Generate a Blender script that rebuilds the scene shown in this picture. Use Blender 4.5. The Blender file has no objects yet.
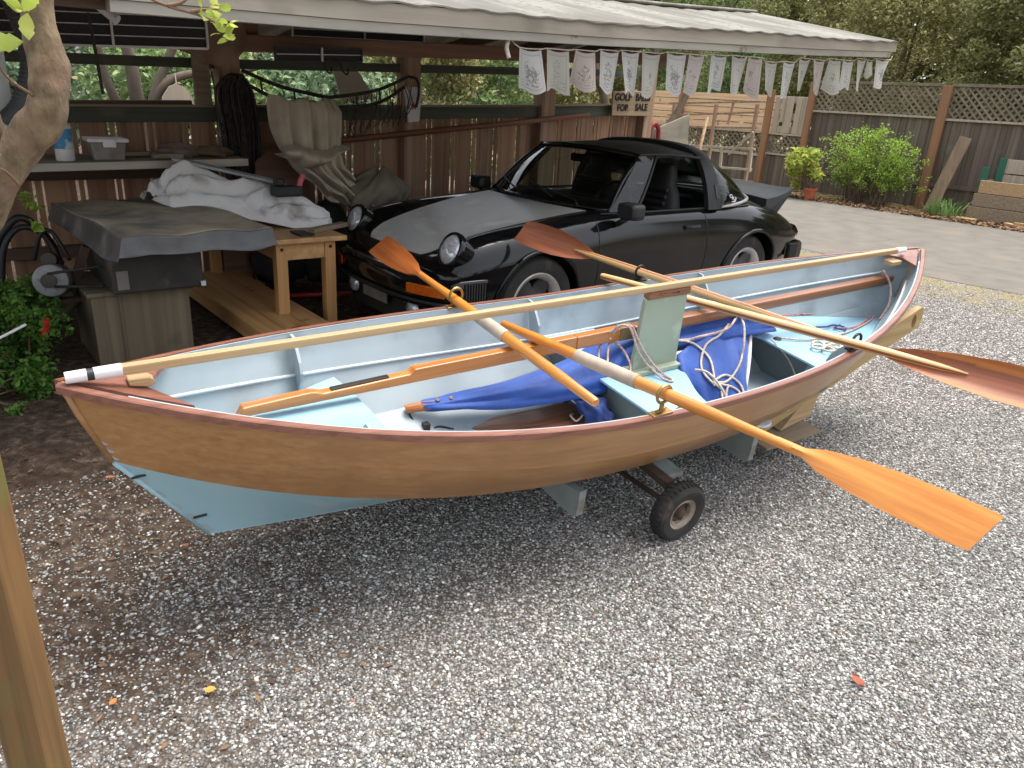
import bpy, bmesh, math, random
import numpy as np
from mathutils import Vector, Matrix
from mathutils.bvhtree import BVHTree
R = math.radians
sc = bpy.context.scene
COL = sc.collection
random.seed(7)
RNG = np.random.default_rng(11)

# ------------------------------------------------------------------ camera, sky, sun, exposure
PITCH, ROLL, CAM_H = R(21.0), R(3.4), 1.58
cam_d = bpy.data.cameras.new('camera')
cam_d.sensor_width = 36.0
cam_d.lens = 36.0 * 745.0 / 1024.0
cam_d.clip_start, cam_d.clip_end = 0.05, 600.0
cam = bpy.data.objects.new('camera', cam_d)
COL.objects.link(cam)
fw = Vector((0, math.cos(PITCH), -math.sin(PITCH)))
up0 = Vector((0, math.sin(PITCH), math.cos(PITCH)))
rt0 = Vector((1, 0, 0))
rt = rt0 * math.cos(ROLL) + up0 * math.sin(ROLL)
up = -rt0 * math.sin(ROLL) + up0 * math.cos(ROLL)
cm = Matrix((rt, up, -fw)).transposed().to_4x4()
cm.translation = Vector((0, 0, CAM_H))
cam.matrix_world = cm
sc.camera = cam

SUN_EL, SUN_AZ = 74.0, 60.0        # azimuth measured from +Y towards +X
w = bpy.data.worlds.new('World')
sc.world = w
w.use_nodes = True
nt = w.node_tree
bg = nt.nodes['Background']
sky = nt.nodes.new('ShaderNodeTexSky')
sky.sky_type = 'NISHITA'
sky.sun_disc = False
sky.sun_elevation = R(SUN_EL)
sky.sun_rotation = R(SUN_AZ)
sky.dust_density = 4.0
sky.air_density = 1.0
hs = nt.nodes.new('ShaderNodeHueSaturation')
hs.inputs['Saturation'].default_value = 0.30
nt.links.new(sky.outputs[0], hs.inputs['Color'])
nt.links.new(hs.outputs[0], bg.inputs[0])
bg.inputs[1].default_value = 0.15
sun_d = bpy.data.lights.new('sun', 'SUN')
sun_d.energy = 1.2
sun_d.angle = R(35)
sun_d.color = (1.0, 0.95, 0.86)
sun = bpy.data.objects.new('sun', sun_d)
COL.objects.link(sun)
_d = Vector((math.sin(R(SUN_AZ)) * math.cos(R(SUN_EL)), math.cos(R(SUN_AZ)) * math.cos(R(SUN_EL)), math.sin(R(SUN_EL))))
sun.rotation_euler = _d.to_track_quat('Z', 'Y').to_euler()
sc.view_settings.view_transform = 'Standard'
sc.view_settings.look = 'None'
sc.view_settings.exposure = 1.43
sc.view_settings.gamma = 1.0

# ------------------------------------------------------------------ frames of reference
def frame(origin, ang, tr=0.0, hl=0.0):
    return (Matrix.Translation(Vector(origin)) @ Matrix.Rotation(ang, 4, 'Z')
            @ Matrix.Rotation(-tr, 4, 'Y') @ Matrix.Rotation(hl, 4, 'X'))
WORLD = Matrix.Identity(4)
SA = R(39.6)
SHED = frame((0, 0, 0), SA)                                   # x = along the shed, y = into the shed
BOAT = frame((.551, 3.331, .56), .603, math.asin(.028), math.atan(.115))
CAR = frame((1.395, 6.815, 0), R(-140.4))
ORG = {}

def axis_frame(p0, p1, upv=(0, 0, 1)):
    """frame whose x axis runs from p0 to p1 (world points)"""
    x = (Vector(p1) - Vector(p0)).normalized()
    z = Vector(upv) - x * Vector(upv).dot(x)
    z.normalize()
    y = z.cross(x)
    m = Matrix((x, y, z)).transposed().to_4x4()
    m.translation = Vector(p0)
    return m

# ------------------------------------------------------------------ mesh builder
class MB:
    def __init__(self):
        self.v, self.f, self.m = [], [], []
    def add(self, vs, fs, mi=0):
        b = len(self.v)
        self.v += [tuple(p) for p in vs]
        for f in fs:
            self.f.append([b + i for i in f])
            self.m.append(mi)
        return self
    def box(self, lo, hi, mi=0, M=None):
        x0, y0, z0 = lo; x1, y1, z1 = hi
        vs = [Vector(p) for p in ((x0,y0,z0),(x1,y0,z0),(x1,y1,z0),(x0,y1,z0),(x0,y0,z1),(x1,y0,z1),(x1,y1,z1),(x0,y1,z1))]
        if M is not None: vs = [M @ p for p in vs]
        return self.hexa(vs, mi)
    def hexa(self, vs, mi=0):
        return self.add(vs, [(3,2,1,0),(4,5,6,7),(0,1,5,4),(1,2,6,5),(2,3,7,6),(3,0,4,7)], mi)
    def bar(self, p0, p1, wd, ht, mi=0, upv=(0, 0, 1)):
        """rectangular bar from p0 to p1, wd sideways, ht along upv"""
        M = axis_frame(p0, p1, upv)
        L = (Vector(p1) - Vector(p0)).length
        return self.box((0, -wd/2, -ht/2), (L, wd/2, ht/2), mi, M)
    def prism(self, pts, off, mi=0):
        n = len(pts); off = Vector(off)
        a = [Vector(p) for p in pts]
        vs = a + [p + off for p in a]
        fs = [list(range(n))[::-1], list(range(n, 2*n))] + [(i, (i+1) % n, n + (i+1) % n, n + i) for i in range(n)]
        return self.add(vs, fs, mi)
    def tube(self, pts, r, n=8, mi=0, closed=False, caps=True, flat=1.0, upv=(0, 0, 1)):
        pts = [Vector(p) for p in pts]
        N = len(pts)
        rr = [r] * N if not hasattr(r, '__len__') else list(r)
        rings = []
        prev = None
        for i, p in enumerate(pts):
            if closed: t = pts[(i+1) % N] - pts[i-1]
            else: t = pts[min(i+1, N-1)] - pts[max(i-1, 0)]
            if t.length < 1e-9: t = Vector((1, 0, 0))
            t.normalize()
            if prev is None:
                a = Vector(upv) if abs(t.dot(Vector(upv))) < .95 else Vector((1, 0, 0.01))
                u = (a - t * a.dot(t)).normalized()
            else:
                u = prev - t * prev.dot(t)
                u = u.normalized() if u.length > 1e-6 else t.orthogonal().normalized()
            prev = u
            wv = t.cross(u)
            rings.append([p + (u * math.cos(2*math.pi*k/n) * flat + wv * math.sin(2*math.pi*k/n)) * rr[i] for k in range(n)])
        vs = [q for ring in rings for q in ring]
        fs = []
        for i in range(N if closed else N - 1):
            j = (i + 1) % N
            for k in range(n):
                fs.append((i*n + k, i*n + (k+1) % n, j*n + (k+1) % n, j*n + k))
        if caps and not closed:
            fs.append(list(range(n))[::-1]); fs.append([(N-1)*n + k for k in range(n)])
        return self.add(vs, fs, mi)
    def grid(self, fn, nu, nv, mi=0, wrapu=False):
        vs = [Vector(fn(i / (nu if wrapu else nu - 1), j / (nv - 1))) for i in range(nu) for j in range(nv)]
        fs = []
        for i in range(nu if wrapu else nu - 1):
            for j in range(nv - 1):
                a, b = i, (i + 1) % nu
                fs.append((a*nv + j, b*nv + j, b*nv + j + 1, a*nv + j + 1))
        return self.add(vs, fs, mi)
    def shell(self, fo, fi, nu, nv, mo=0, mi=0):
        """closed shell between an outer and an inner grid function"""
        vo = [Vector(fo(i/(nu-1), j/(nv-1))) for i in range(nu) for j in range(nv)]
        vi = [Vector(fi(i/(nu-1), j/(nv-1))) for i in range(nu) for j in range(nv)]
        b = nu * nv
        self.add(vo + vi, [], 0)
        base = len(self.v) - 2 * b
        def F(l, m):
            self.f.append([base + q for q in l]); self.m.append(m)
        for i in range(nu - 1):
            for j in range(nv - 1):
                q = (i*nv + j, (i+1)*nv + j, (i+1)*nv + j + 1, i*nv + j + 1)
                F(q, mo); F([b + t for t in q[::-1]], mi)
        for i in range(nu - 1):
            for j in (0, nv - 1):
                F((i*nv + j, (i+1)*nv + j, b + (i+1)*nv + j, b + i*nv + j), mo)
        for j in range(nv - 1):
            for i in (0, nu - 1):
                F((i*nv + j, i*nv + j + 1, b + i*nv + j + 1, b + i*nv + j), mo)
        return self
    def lathe(self, prof, M, n=32, mi=0, closed=False):
        """profile of (radius, height) turned about the z axis of M"""
        k = len(prof)
        vs = [M @ Vector((r * math.cos(2*math.pi*i/n), r * math.sin(2*math.pi*i/n), h)) for i in range(n) for r, h in prof]
        fs = []
        for i in range(n):
            j = (i + 1) % n
            for q in range(k if closed else k - 1):
                q2 = (q + 1) % k
                fs.append((i*k + q, j*k + q, j*k + q2, i*k + q2))
        return self.add(vs, fs, mi)

def build(name, mb, mats, parent=None, fr=None, smooth=False, label=None, cat=None, group=None, kind=None, bevel=0.0, autos=None, weld=False, origin=None):
    if isinstance(mb, MB): V, F, MI = mb.v, mb.f, mb.m
    if not isinstance(mats, (list, tuple)): mats = [mats]
    a = np.array(V, float)
    lo, hi = a.min(0), a.max(0)
    org = Vector(origin) if origin else Vector(((lo[0]+hi[0])/2, (lo[1]+hi[1])/2, lo[2]))
    me = bpy.data.meshes.new(name)
    me.from_pydata((a - np.array(org)).tolist(), [], F)
    for m in mats: me.materials.append(m)
    me.polygons.foreach_set('material_index', MI)
    bm = bmesh.new(); bm.from_mesh(me)
    if weld: bmesh.ops.remove_doubles(bm, verts=bm.verts, dist=1e-5)
    bmesh.ops.recalc_face_normals(bm, faces=bm.faces)
    bm.to_mesh(me); bm.free()
    if smooth: me.polygons.foreach_set('use_smooth', [True] * len(me.polygons))
    if smooth and autos:
        me.set_sharp_from_angle(angle=R(autos))
    me.update()
    o = bpy.data.objects.new(name, me)
    place(o, org, parent, fr)
    tag(o, label, cat, group, kind)
    if bevel:
        bv = o.modifiers.new('bevel', 'BEVEL'); bv.width = bevel; bv.segments = 2; bv.limit_method = 'ANGLE'
    return o

def place(o, org, parent, fr):
    COL.objects.link(o)
    if parent is not None:
        o.parent = parent
        o.location = org - ORG[parent.name]
    else:
        o.matrix_world = (fr or WORLD) @ Matrix.Translation(org)
    ORG[o.name] = Vector(org)

def tag(o, label=None, cat=None, group=None, kind=None):
    if label: o['label'] = label
    if cat: o['category'] = cat
    if group: o['group'] = group
    if kind: o['kind'] = kind
    return o

def thing(name, label, cat, loc, fr=None, group=None):
    o = bpy.data.objects.new(name, None)
    o.empty_display_size = .1
    place(o, Vector(loc), None, fr)
    return tag(o, label, cat, group)

def copy_tree(o, parent=None):
    c = o.copy(); COL.objects.link(c)
    if parent is not None: c.parent = parent
    ORG[c.name] = ORG.get(o.name, Vector())
    for ch in list(o.children): copy_tree(ch, c)
    return c

def spline(pts, n=8):
    """Catmull-Rom through the points"""
    P = [Vector(p) for p in pts]
    out = []
    for i in range(len(P) - 1):
        p0, p1, p2, p3 = P[max(i-1, 0)], P[i], P[i+1], P[min(i+2, len(P)-1)]
        for k in range(n):
            t = k / n
            out.append(.5 * ((2*p1) + (p2-p0)*t + (2*p0-5*p1+4*p2-p3)*t*t + (3*p1-p0-3*p2+p3)*t**3))
    out.append(P[-1])
    return out

def lerp(a, b, t): return a + (b - a) * t
def interp(x, xs, ys): return float(np.interp(x, xs, ys))

# ------------------------------------------------------------------ materials
def lin(c):
    f = lambda x: x/12.92 if x <= .04045 else ((x+.055)/1.055)**2.4
    return tuple(f(q/255.0) for q in c) + (1.0,)

def _new(name):
    m = bpy.data.materials.new(name); m.use_nodes = True
    t = m.node_tree
    return m, t, t.nodes['Principled BSDF']

def mat(name, c, c2=None, rough=.6, scale=6.0, detail=5.0, stretch=(1, 1, 1), metal=0.0, spec=.5, coat=0.0, bump=0.0, bscale=None, lo=.35, hi=.65,
        island=0.0, objvar=0.0, sheen=0.0, spots=None, spot_scale=3.0, spot_lo=.58, spot_hi=.68, distort=0.0, rvar=0.0):
    """colour c mottled with c2 by stretched noise, optional spots of a third colour, bump and per-island or per-object variation"""
    m, t, b = _new(name)
    N, L = t.nodes, t.links
    tc = N.new('ShaderNodeTexCoord')
    mp = N.new('ShaderNodeMapping'); mp.inputs['Scale'].default_value = stretch
    L.new(tc.outputs['Object'], mp.inputs['Vector'])
    vec = mp.outputs['Vector']
    if objvar or island:
        oi = N.new('ShaderNodeObjectInfo')
        ad = N.new('ShaderNodeVectorMath'); ad.operation = 'ADD'
        sm = N.new('ShaderNodeVectorMath'); sm.operation = 'SCALE'
        cx = N.new('ShaderNodeCombineXYZ')
        for k in range(3): L.new(oi.outputs['Random'], cx.inputs[k])
        L.new(cx.outputs[0], sm.inputs[0]); sm.inputs['Scale'].default_value = 37.0
        L.new(vec, ad.inputs[0]); L.new(sm.outputs[0], ad.inputs[1])
        vec = ad.outputs[0]
    nz = N.new('ShaderNodeTexNoise'); nz.inputs['Scale'].default_value = scale; nz.inputs['Detail'].default_value = detail
    nz.inputs['Distortion'].default_value = distort
    L.new(vec, nz.inputs['Vector'])
    rp = N.new('ShaderNodeValToRGB')
    rp.color_ramp.elements[0].position = lo; rp.color_ramp.elements[1].position = hi
    c2 = c2 or tuple(q * .8 for q in c)
    rp.color_ramp.elements[0].color = lin(c); rp.color_ramp.elements[1].color = lin(c2)
    L.new(nz.outputs['Fac'], rp.inputs['Fac'])
    out = rp.outputs['Color']
    if spots:
        n2 = N.new('ShaderNodeTexNoise'); n2.inputs['Scale'].default_value = spot_scale; n2.inputs['Detail'].default_value = 6
        L.new(tc.outputs['Object'], n2.inputs['Vector'])
        r2 = N.new('ShaderNodeMapRange'); r2.inputs['From Min'].default_value = spot_lo; r2.inputs['From Max'].default_value = spot_hi
        L.new(n2.outputs['Fac'], r2.inputs['Value'])
        mx = N.new('ShaderNodeMix'); mx.data_type = 'RGBA'
        L.new(r2.outputs['Result'], mx.inputs['Factor']); L.new(out, mx.inputs['A']); mx.inputs['B'].default_value = lin(spots)
        out = mx.outputs['Result']
    if island or objvar:
        hv = N.new('ShaderNodeHueSaturation')
        mr = N.new('ShaderNodeMapRange')
        amt = island or objvar
        mr.inputs['To Min'].default_value = 1 - amt; mr.inputs['To Max'].default_value = 1 + amt
        if island:
            g = N.new('ShaderNodeNewGeometry'); L.new(g.outputs['Random Per Island'], mr.inputs['Value'])
        else:
            L.new(oi.outputs['Random'], mr.inputs['Value'])
        L.new(mr.outputs['Result'], hv.inputs['Value']); L.new(out, hv.inputs['Color'])
        out = hv.outputs['Color']
    L.new(out, b.inputs['Base Color'])
    b.inputs['Roughness'].default_value = rough
    if rvar:
        rr = N.new('ShaderNodeMapRange'); rr.inputs['To Min'].default_value = max(rough - rvar, 0.02); rr.inputs['To Max'].default_value = rough + rvar
        n4 = N.new('ShaderNodeTexNoise'); n4.inputs['Scale'].default_value = scale * .7; n4.inputs['Detail'].default_value = 6
        L.new(tc.outputs['Object'], n4.inputs['Vector']); L.new(n4.outputs['Fac'], rr.inputs['Value']); L.new(rr.outputs['Result'], b.inputs['Roughness'])
    b.inputs['Metallic'].default_value = metal
    b.inputs['Specular IOR Level'].default_value = spec
    b.inputs['Coat Weight'].default_value = coat
    b.inputs['Coat Roughness'].default_value = .12
    b.inputs['Sheen Weight'].default_value = sheen
    if bump:
        n3 = N.new('ShaderNodeTexNoise'); n3.inputs['Scale'].default_value = bscale or scale * 3; n3.inputs['Detail'].default_value = 6
        L.new(vec, n3.inputs['Vector'])
        bp = N.new('ShaderNodeBump'); bp.inputs['Strength'].default_value = min(bump, 1.0); bp.inputs['Distance'].default_value = .01
        L.new(n3.outputs['Fac'], bp.inputs['Height']); L.new(bp.outputs['Normal'], b.inputs['Normal'])
    return m

def wood(name, c, c2, axis=0, rough=.55, grain=14.0, coat=0.0, **k):
    st = [1.0, 1.0, 1.0]; st[axis] = .022
    return mat(name, c, c2, rough=rough, scale=grain * 3.4, detail=8, stretch=st, coat=coat, distort=.5, bump=k.pop('bump', .12), bscale=grain * 5, lo=k.pop('lo', .3), hi=k.pop('hi', .68), **k)

def leafmat(name, c, c2, trans=.35):
    m, t, b = _new(name)
    N, L = t.nodes, t.links
    g = N.new('ShaderNodeNewGeometry')
    rp = N.new('ShaderNodeValToRGB')
    rp.color_ramp.elements[0].color = lin(c); rp.color_ramp.elements[1].color = lin(c2)
    L.new(g.outputs['Random Per Island'], rp.inputs['Fac'])
    L.new(rp.outputs['Color'], b.inputs['Base Color'])
    b.inputs['Roughness'].default_value = .5
    b.inputs['Specular IOR Level'].default_value = .35
    tr = N.new('ShaderNodeBsdfTranslucent')
    L.new(rp.outputs['Color'], tr.inputs['Color'])
    mx = N.new('ShaderNodeMixShader'); mx.inputs['Fac'].default_value = trans
    L.new(b.outputs[0], mx.inputs[1]); L.new(tr.outputs[0], mx.inputs[2])
    L.new(mx.outputs[0], N['Material Output'].inputs['Surface'])
    return m

def glassmat(name, tint=(200, 215, 210), alpha=.75, rough=.02):
    """thin pane: see-through body with a mirror-like coat that follows the Fresnel law"""
    m, t, b = _new(name)
    N, L = t.nodes, t.links
    tp = N.new('ShaderNodeBsdfTransparent'); tp.inputs['Color'].default_value = lin(tint)
    gl = N.new('ShaderNodeBsdfGlossy'); gl.inputs['Roughness'].default_value = rough
    fr_ = N.new('ShaderNodeFresnel'); fr_.inputs['IOR'].default_value = 1.5
    mx = N.new('ShaderNodeMixShader')
    L.new(fr_.outputs[0], mx.inputs['Fac']); L.new(tp.outputs[0], mx.inputs[1]); L.new(gl.outputs[0], mx.inputs[2])
    L.new(mx.outputs[0], N['Material Output'].inputs['Surface'])
    return m

def plain(name, c, rough=.5, metal=0.0, coat=0.0, spec=.5):
    return mat(name, c, tuple(q * .9 for q in c), rough=rough, metal=metal, coat=coat, spec=spec, scale=20, bump=0)

M = {}
M['varnish_ply'] = wood('varnish_ply', (174, 131, 86), (154, 112, 70), 0, rough=.3, grain=12, coat=.35, bump=.03, spots=(150, 108, 68), spot_scale=2.4, spot_lo=.52, spot_hi=.72)
M['mahogany'] = wood('mahogany', (140, 94, 78), (112, 70, 56), 0, rough=.36, grain=16, coat=.25, bump=.03)
M['hull_blue'] = mat('hull_blue', (146, 182, 194), (154, 188, 198), rough=.45, scale=4, spots=(166, 190, 196), spot_scale=7, spot_lo=.55, spot_hi=.72)
M['inner_grey'] = mat('inner_grey', (160, 172, 178), (150, 162, 168), rough=.42, scale=3, spots=(132, 144, 148), spot_scale=5, spot_lo=.54, spot_hi=.74)
M['seat_blue'] = mat('seat_blue', (150, 188, 208), (142, 182, 202), rough=.35, scale=3, spots=(158, 196, 212), spot_scale=4, spot_lo=.6, spot_hi=.8)
M['sage'] = mat('sage', (152, 160, 142), (142, 152, 132), rough=.5, scale=3, spots=(170, 180, 158), spot_scale=6)
M['oar_orange'] = wood('oar_orange', (214, 146, 66), (186, 112, 42), 0, rough=.3, grain=12, coat=.4, bump=.02)
M['oar_red'] = wood('oar_red', (172, 106, 74), (134, 78, 54), 0, rough=.48, grain=12, coat=.05, bump=.02)
M['spruce'] = wood('spruce', (210, 180, 126), (186, 148, 92), 0, rough=.4, grain=12, coat=.2, bump=.02)
M['spruce_dark'] = wood('spruce_dark', (150, 84, 48), (128, 66, 38), 0, rough=.4, grain=12, coat=.2, bump=.02)
M['pale_pine'] = wood('pale_pine', (188, 158, 118), (158, 126, 90), 0, rough=.55, grain=10)
M['mast_wood'] = wood('mast_wood', (198, 130, 66), (150, 86, 38), 0, rough=.35, grain=10, coat=.3, bump=.03)
M['mast_red'] = wood('mast_red', (150, 100, 66), (118, 72, 44), 0, rough=.35, grain=10, coat=.3, bump=.03)
M['leather'] = mat('leather', (178, 164, 148), (158, 142, 126), rough=.75, scale=12, bump=.15)
M['blade_brown'] = wood('blade_brown', (188, 110, 56), (156, 82, 40), 0, rough=.35, grain=12, coat=.2, bump=.03)
M['blade_orange'] = wood('blade_orange', (190, 124, 66), (160, 94, 44), 0, rough=.5, grain=12)
M['bronze'] = mat('bronze', (178, 148, 96), (150, 120, 74), rough=.38, metal=.85, scale=14)
M['dark_metal'] = mat('dark_metal', (60, 54, 48), (44, 40, 36), rough=.5, metal=.5, scale=14)
M['white_tape'] = mat('white_tape', (226, 222, 222), (210, 206, 208), rough=.6, scale=10, bump=.1)
M['black_tape'] = plain('black_tape', (44, 46, 50), .5)
M['sail_blue'] = mat('sail_blue', (32, 80, 164), (24, 62, 138), rough=.62, scale=5, sheen=.2, bump=.6, bscale=16)
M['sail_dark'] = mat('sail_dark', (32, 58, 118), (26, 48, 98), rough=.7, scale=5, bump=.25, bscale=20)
M['rope'] = mat('rope', (212, 202, 188), (180, 164, 150), rough=.85, scale=60, bump=.5, bscale=160)
M['rope_pink'] = mat('rope_pink', (206, 186, 178), (176, 130, 124), rough=.85, scale=90, bump=.4, bscale=160)
M['rope_red'] = mat('rope_red', (176, 84, 92), (190, 150, 150), rough=.85, scale=70)
M['tyre'] = mat('tyre', (46, 44, 42), (36, 35, 34), rough=.85, scale=12, spots=(74, 68, 60), spot_scale=7, bump=.2, bscale=60)
M['rust'] = mat('rust', (84, 62, 50), (60, 46, 38), rough=.8, scale=14, bump=.3)
M['rim_white'] = mat('rim_white', (160, 150, 134), (104, 88, 74), rough=.5, scale=10)
M['plank_yellow'] = wood('plank_yellow', (180, 156, 110), (154, 128, 86), 0, rough=.65, grain=8)
M['plank_grey'] = wood('plank_grey', (150, 134, 112), (122, 106, 88), 0, rough=.8, grain=8)
M['bunk_paint'] = mat('bunk_paint', (146, 154, 150), (124, 130, 126), rough=.7, scale=6, spots=(120, 116, 104), spot_scale=8)
M['ply_edge'] = wood('ply_edge', (186, 160, 120), (160, 132, 96), 0, rough=.8, grain=12)

# ------------------------------------------------------------------ ground
def smooth(a, b, x):
    t = np.clip((x - a) / (b - a), 0, 1)
    return t * t * (3 - 2 * t)
CA, SAN = math.cos(SA), math.sin(SA)
def to_sd(x, y): return CA * x + SAN * y, -SAN * x + CA * y
def ground_z(x, y):
    s, d = to_sd(x, y)
    return -.2 * (1 - smooth(2.2, 4.3, d)) * (1 - smooth(4.5, 8.0, s))

def ground_material():
    m, t, b = _new('gravel_and_dirt')
    N, L = t.nodes, t.links
    tc = N.new('ShaderNodeTexCoord')
    P = tc.outputs['Object']
    def ramp(fac, stops):
        r = N.new('ShaderNodeValToRGB')
        while len(r.color_ramp.elements) < len(stops): r.color_ramp.elements.new(.5)
        for e, (p, c) in zip(r.color_ramp.elements, stops): e.position = p; e.color = lin(c)
        L.new(fac, r.inputs['Fac']); return r.outputs['Color']
    def noise(scale, det=5, dist=0.0):
        n = N.new('ShaderNodeTexNoise'); n.inputs['Scale'].default_value = scale; n.inputs['Detail'].default_value = det
        n.inputs['Distortion'].default_value = dist
        L.new(P, n.inputs['Vector']); return n.outputs['Fac']
    def mix(fac, a, c):
        x = N.new('ShaderNodeMix'); x.data_type = 'RGBA'
        L.new(fac, x.inputs['Factor'])
        for s_, v_ in (('A', a), ('B', c)):
            if isinstance(v_, tuple): x.inputs[s_].default_value = v_
            else: L.new(v_, x.inputs[s_])
        return x.outputs['Result']
    def rng_(fac, a, c):
        r = N.new('ShaderNodeMapRange'); r.inputs['From Min'].default_value = a; r.inputs['From Max'].default_value = c
        L.new(fac, r.inputs['Value']); return r.outputs['Result']
    vo = N.new('ShaderNodeTexVoronoi'); vo.inputs['Scale'].default_value = 84
    L.new(P, vo.inputs['Vector'])
    cc = N.new('ShaderNodeSeparateColor'); L.new(vo.outputs['Color'], cc.inputs[0])
    stones = ramp(cc.outputs[0], [(0, (84, 80, 75)), (.3, (112, 108, 102)), (.6, (150, 146, 144)), (.85, (186, 182, 176)), (1, (226, 222, 216))])
    edge = rng_(vo.outputs['Distance'], .35, .75)
    stones = mix(edge, stones, lin((84, 77, 72)))
    dirt = ramp(noise(22, 9, .4), [(.3, (54, 43, 36)), (.5, (74, 60, 50)), (.64, (94, 80, 68)), (.76, (128, 116, 104))])
    # brown earth by the table saw, under the shed and along the fence, from position and noise
    rot = N.new('ShaderNodeMapping'); rot.vector_type = 'POINT'; rot.inputs['Rotation'].default_value = (0, 0, -SA)
    L.new(P, rot.inputs['Vector'])
    sx = N.new('ShaderNodeSeparateXYZ'); L.new(rot.outputs[0], sx.inputs[0])
    def math_(op, a, c):
        x = N.new('ShaderNodeMath'); x.operation = op
        for i, v_ in enumerate((a, c)):
            if isinstance(v_, (int, float)): x.inputs[i].default_value = v_
            else: L.new(v_, x.inputs[i])
        return x.outputs[0]
    wob = math_('MULTIPLY', math_('SUBTRACT', noise(1.6, 6), .5), 2.2)
    s_ = math_('ADD', sx.outputs[0], wob); d_ = math_('ADD', sx.outputs[1], math_('MULTIPLY', wob, .4))
    m1 = math_('MULTIPLY', rng_(s_, 1.9, .6), rng_(d_, 1.3, 2.2))
    m2 = math_('MULTIPLY', rng_(d_, 3.2, 3.7), rng_(s_, 6.8, 6.2))
    m3 = rng_(s_, 13.6, 14.0)
    msk = math_('MAXIMUM', math_('MAXIMUM', m1, m2), m3)
    msk = math_('MAXIMUM', msk, math_('MULTIPLY', rng_(noise(2.3, 7), .6, .72), .2))
    moss = math_('MULTIPLY', rng_(s_, 7.3, 8.6), math_('MULTIPLY', rng_(noise(3.5, 6), .38, .55), .85))
    base = mix(msk, stones, dirt)
    base = mix(moss, base, lin((138, 126, 82)))
    L.new(base, b.inputs['Base Color'])
    b.inputs['Roughness'].default_value = .9
    b.inputs['Specular IOR Level'].default_value = .2
    bp = N.new('ShaderNodeBump'); bp.inputs['Strength'].default_value = .8; bp.inputs['Distance'].default_value = .012
    inv = math_('SUBTRACT', 1.0, vo.outputs['Distance'])
    L.new(math_('ADD', inv, math_('MULTIPLY', noise(9, 8), .6)), bp.inputs['Height'])
    L.new(bp.outputs['Normal'], b.inputs['Normal'])
    return m
M['ground'] = ground_material()

def build_ground():
    def axis():
        a = list(np.arange(-4, 12.01, .2))
        lo = [-300, -150, -80, -40, -20, -10, -6]
        hi = [14, 18, 25, 40, 80, 150, 300]
        return lo + a + hi
    X, Y = axis(), axis()
    mb = MB()
    vs = [(x, y, float(ground_z(x, y))) for x in X for y in Y]
    n = len(Y)
    fs = [(i*n + j, (i+1)*n + j, (i+1)*n + j + 1, i*n + j + 1) for i in range(len(X)-1) for j in range(n-1)]
    mb.add(vs, fs)
    build('ground', mb, M['ground'], smooth=True, kind='structure', origin=(0, 0, 0))
build_ground()

M['asphalt'] = mat('asphalt', (96, 91, 85), (110, 104, 96), rough=.9, scale=3, detail=8, spots=(114, 106, 94), spot_scale=1.3, spot_lo=.55, spot_hi=.75, bump=.35, bscale=90)
def build_asphalt():
    mb = MB()
    rs = np.random.default_rng(3)
    n = 60
    Ds = np.linspace(-30, 14, n)
    e0 = 8.75 + np.cumsum(rs.normal(0, .03, n)) * .35 + .1 * np.sin(Ds * 1.3)
    e1 = 14.15 + .08 * np.sin(Ds * 2.1)
    vs = []
    for i in range(n): vs += [(e0[i], Ds[i], .004), (e1[i], Ds[i], .004)]
    mb.add(vs, [(2*i, 2*i+1, 2*i+3, 2*i+2) for i in range(n-1)])
    build('road', mb, M['asphalt'], fr=SHED, kind='structure', origin=(0, 0, 0))
build_asphalt()

def scatter_mesh(name, verts, faces_per, nper, mats, fr=None, parent=None, smooth=False, **tags):
    """many little copies in one mesh: verts (N, k, 3), faces_per list of index tuples within a copy"""
    Nn, k, _ = verts.shape
    me = bpy.data.meshes.new(name)
    V = verts.reshape(-1, 3)
    org = np.array([V[:, 0].mean(), V[:, 1].mean(), V[:, 2].min()])
    V = V - org
    fl = np.array([i for f in faces_per for i in f], dtype=np.int64)
    ln = np.array([len(f) for f in faces_per], dtype=np.int64)
    loops = (np.arange(Nn)[:, None] * k + fl[None, :]).ravel()
    tot = np.tile(ln, Nn)
    st = np.concatenate([[0], np.cumsum(tot)[:-1]])
    me.vertices.add(len(V)); me.vertices.foreach_set('co', V.ravel())
    me.loops.add(len(loops)); me.loops.foreach_set('vertex_index', loops.astype(np.int32))
    me.polygons.add(len(tot)); me.polygons.foreach_set('loop_start', st.astype(np.int32)); me.polygons.foreach_set('loop_total', tot.astype(np.int32))
    for m in (mats if isinstance(mats, (list, tuple)) else [mats]): me.materials.append(m)
    if smooth: me.polygons.foreach_set('use_smooth', [True] * len(tot))
    me.update(calc_edges=True); me.validate()
    o = bpy.data.objects.new(name, me)
    place(o, Vector(org), parent, fr)
    tag(o, **tags)
    return o

def pebble_material():
    m, t, b = _new('pebbles')
    N, L = t.nodes, t.links
    g = N.new('ShaderNodeNewGeometry')
    r = N.new('ShaderNodeValToRGB'); r.color_ramp.interpolation = 'CONSTANT'
    stops = [(0, (88, 87, 84)), (.14, (116, 115, 112)), (.32, (136, 135, 132)), (.5, (154, 153, 149)), (.66, (124, 116, 104)), (.74, (174, 173, 169)), (.9, (200, 199, 194)), (.97, (226, 225, 220)), (.994, (140, 108, 88))]
    while len(r.color_ramp.elements) < len(stops): r.color_ramp.elements.new(.5)
    for e, (p, c) in zip(r.color_ramp.elements, stops): e.position = p; e.color = lin(c)
    L.new(g.outputs['Random Per Island'], r.inputs['Fac'])
    L.new(r.outputs['Color'], b.inputs['Base Color'])
    b.inputs['Roughness'].default_value = .7
    b.inputs['Specular IOR Level'].default_value = .35
    return m
M['pebble'] = pebble_material()

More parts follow.
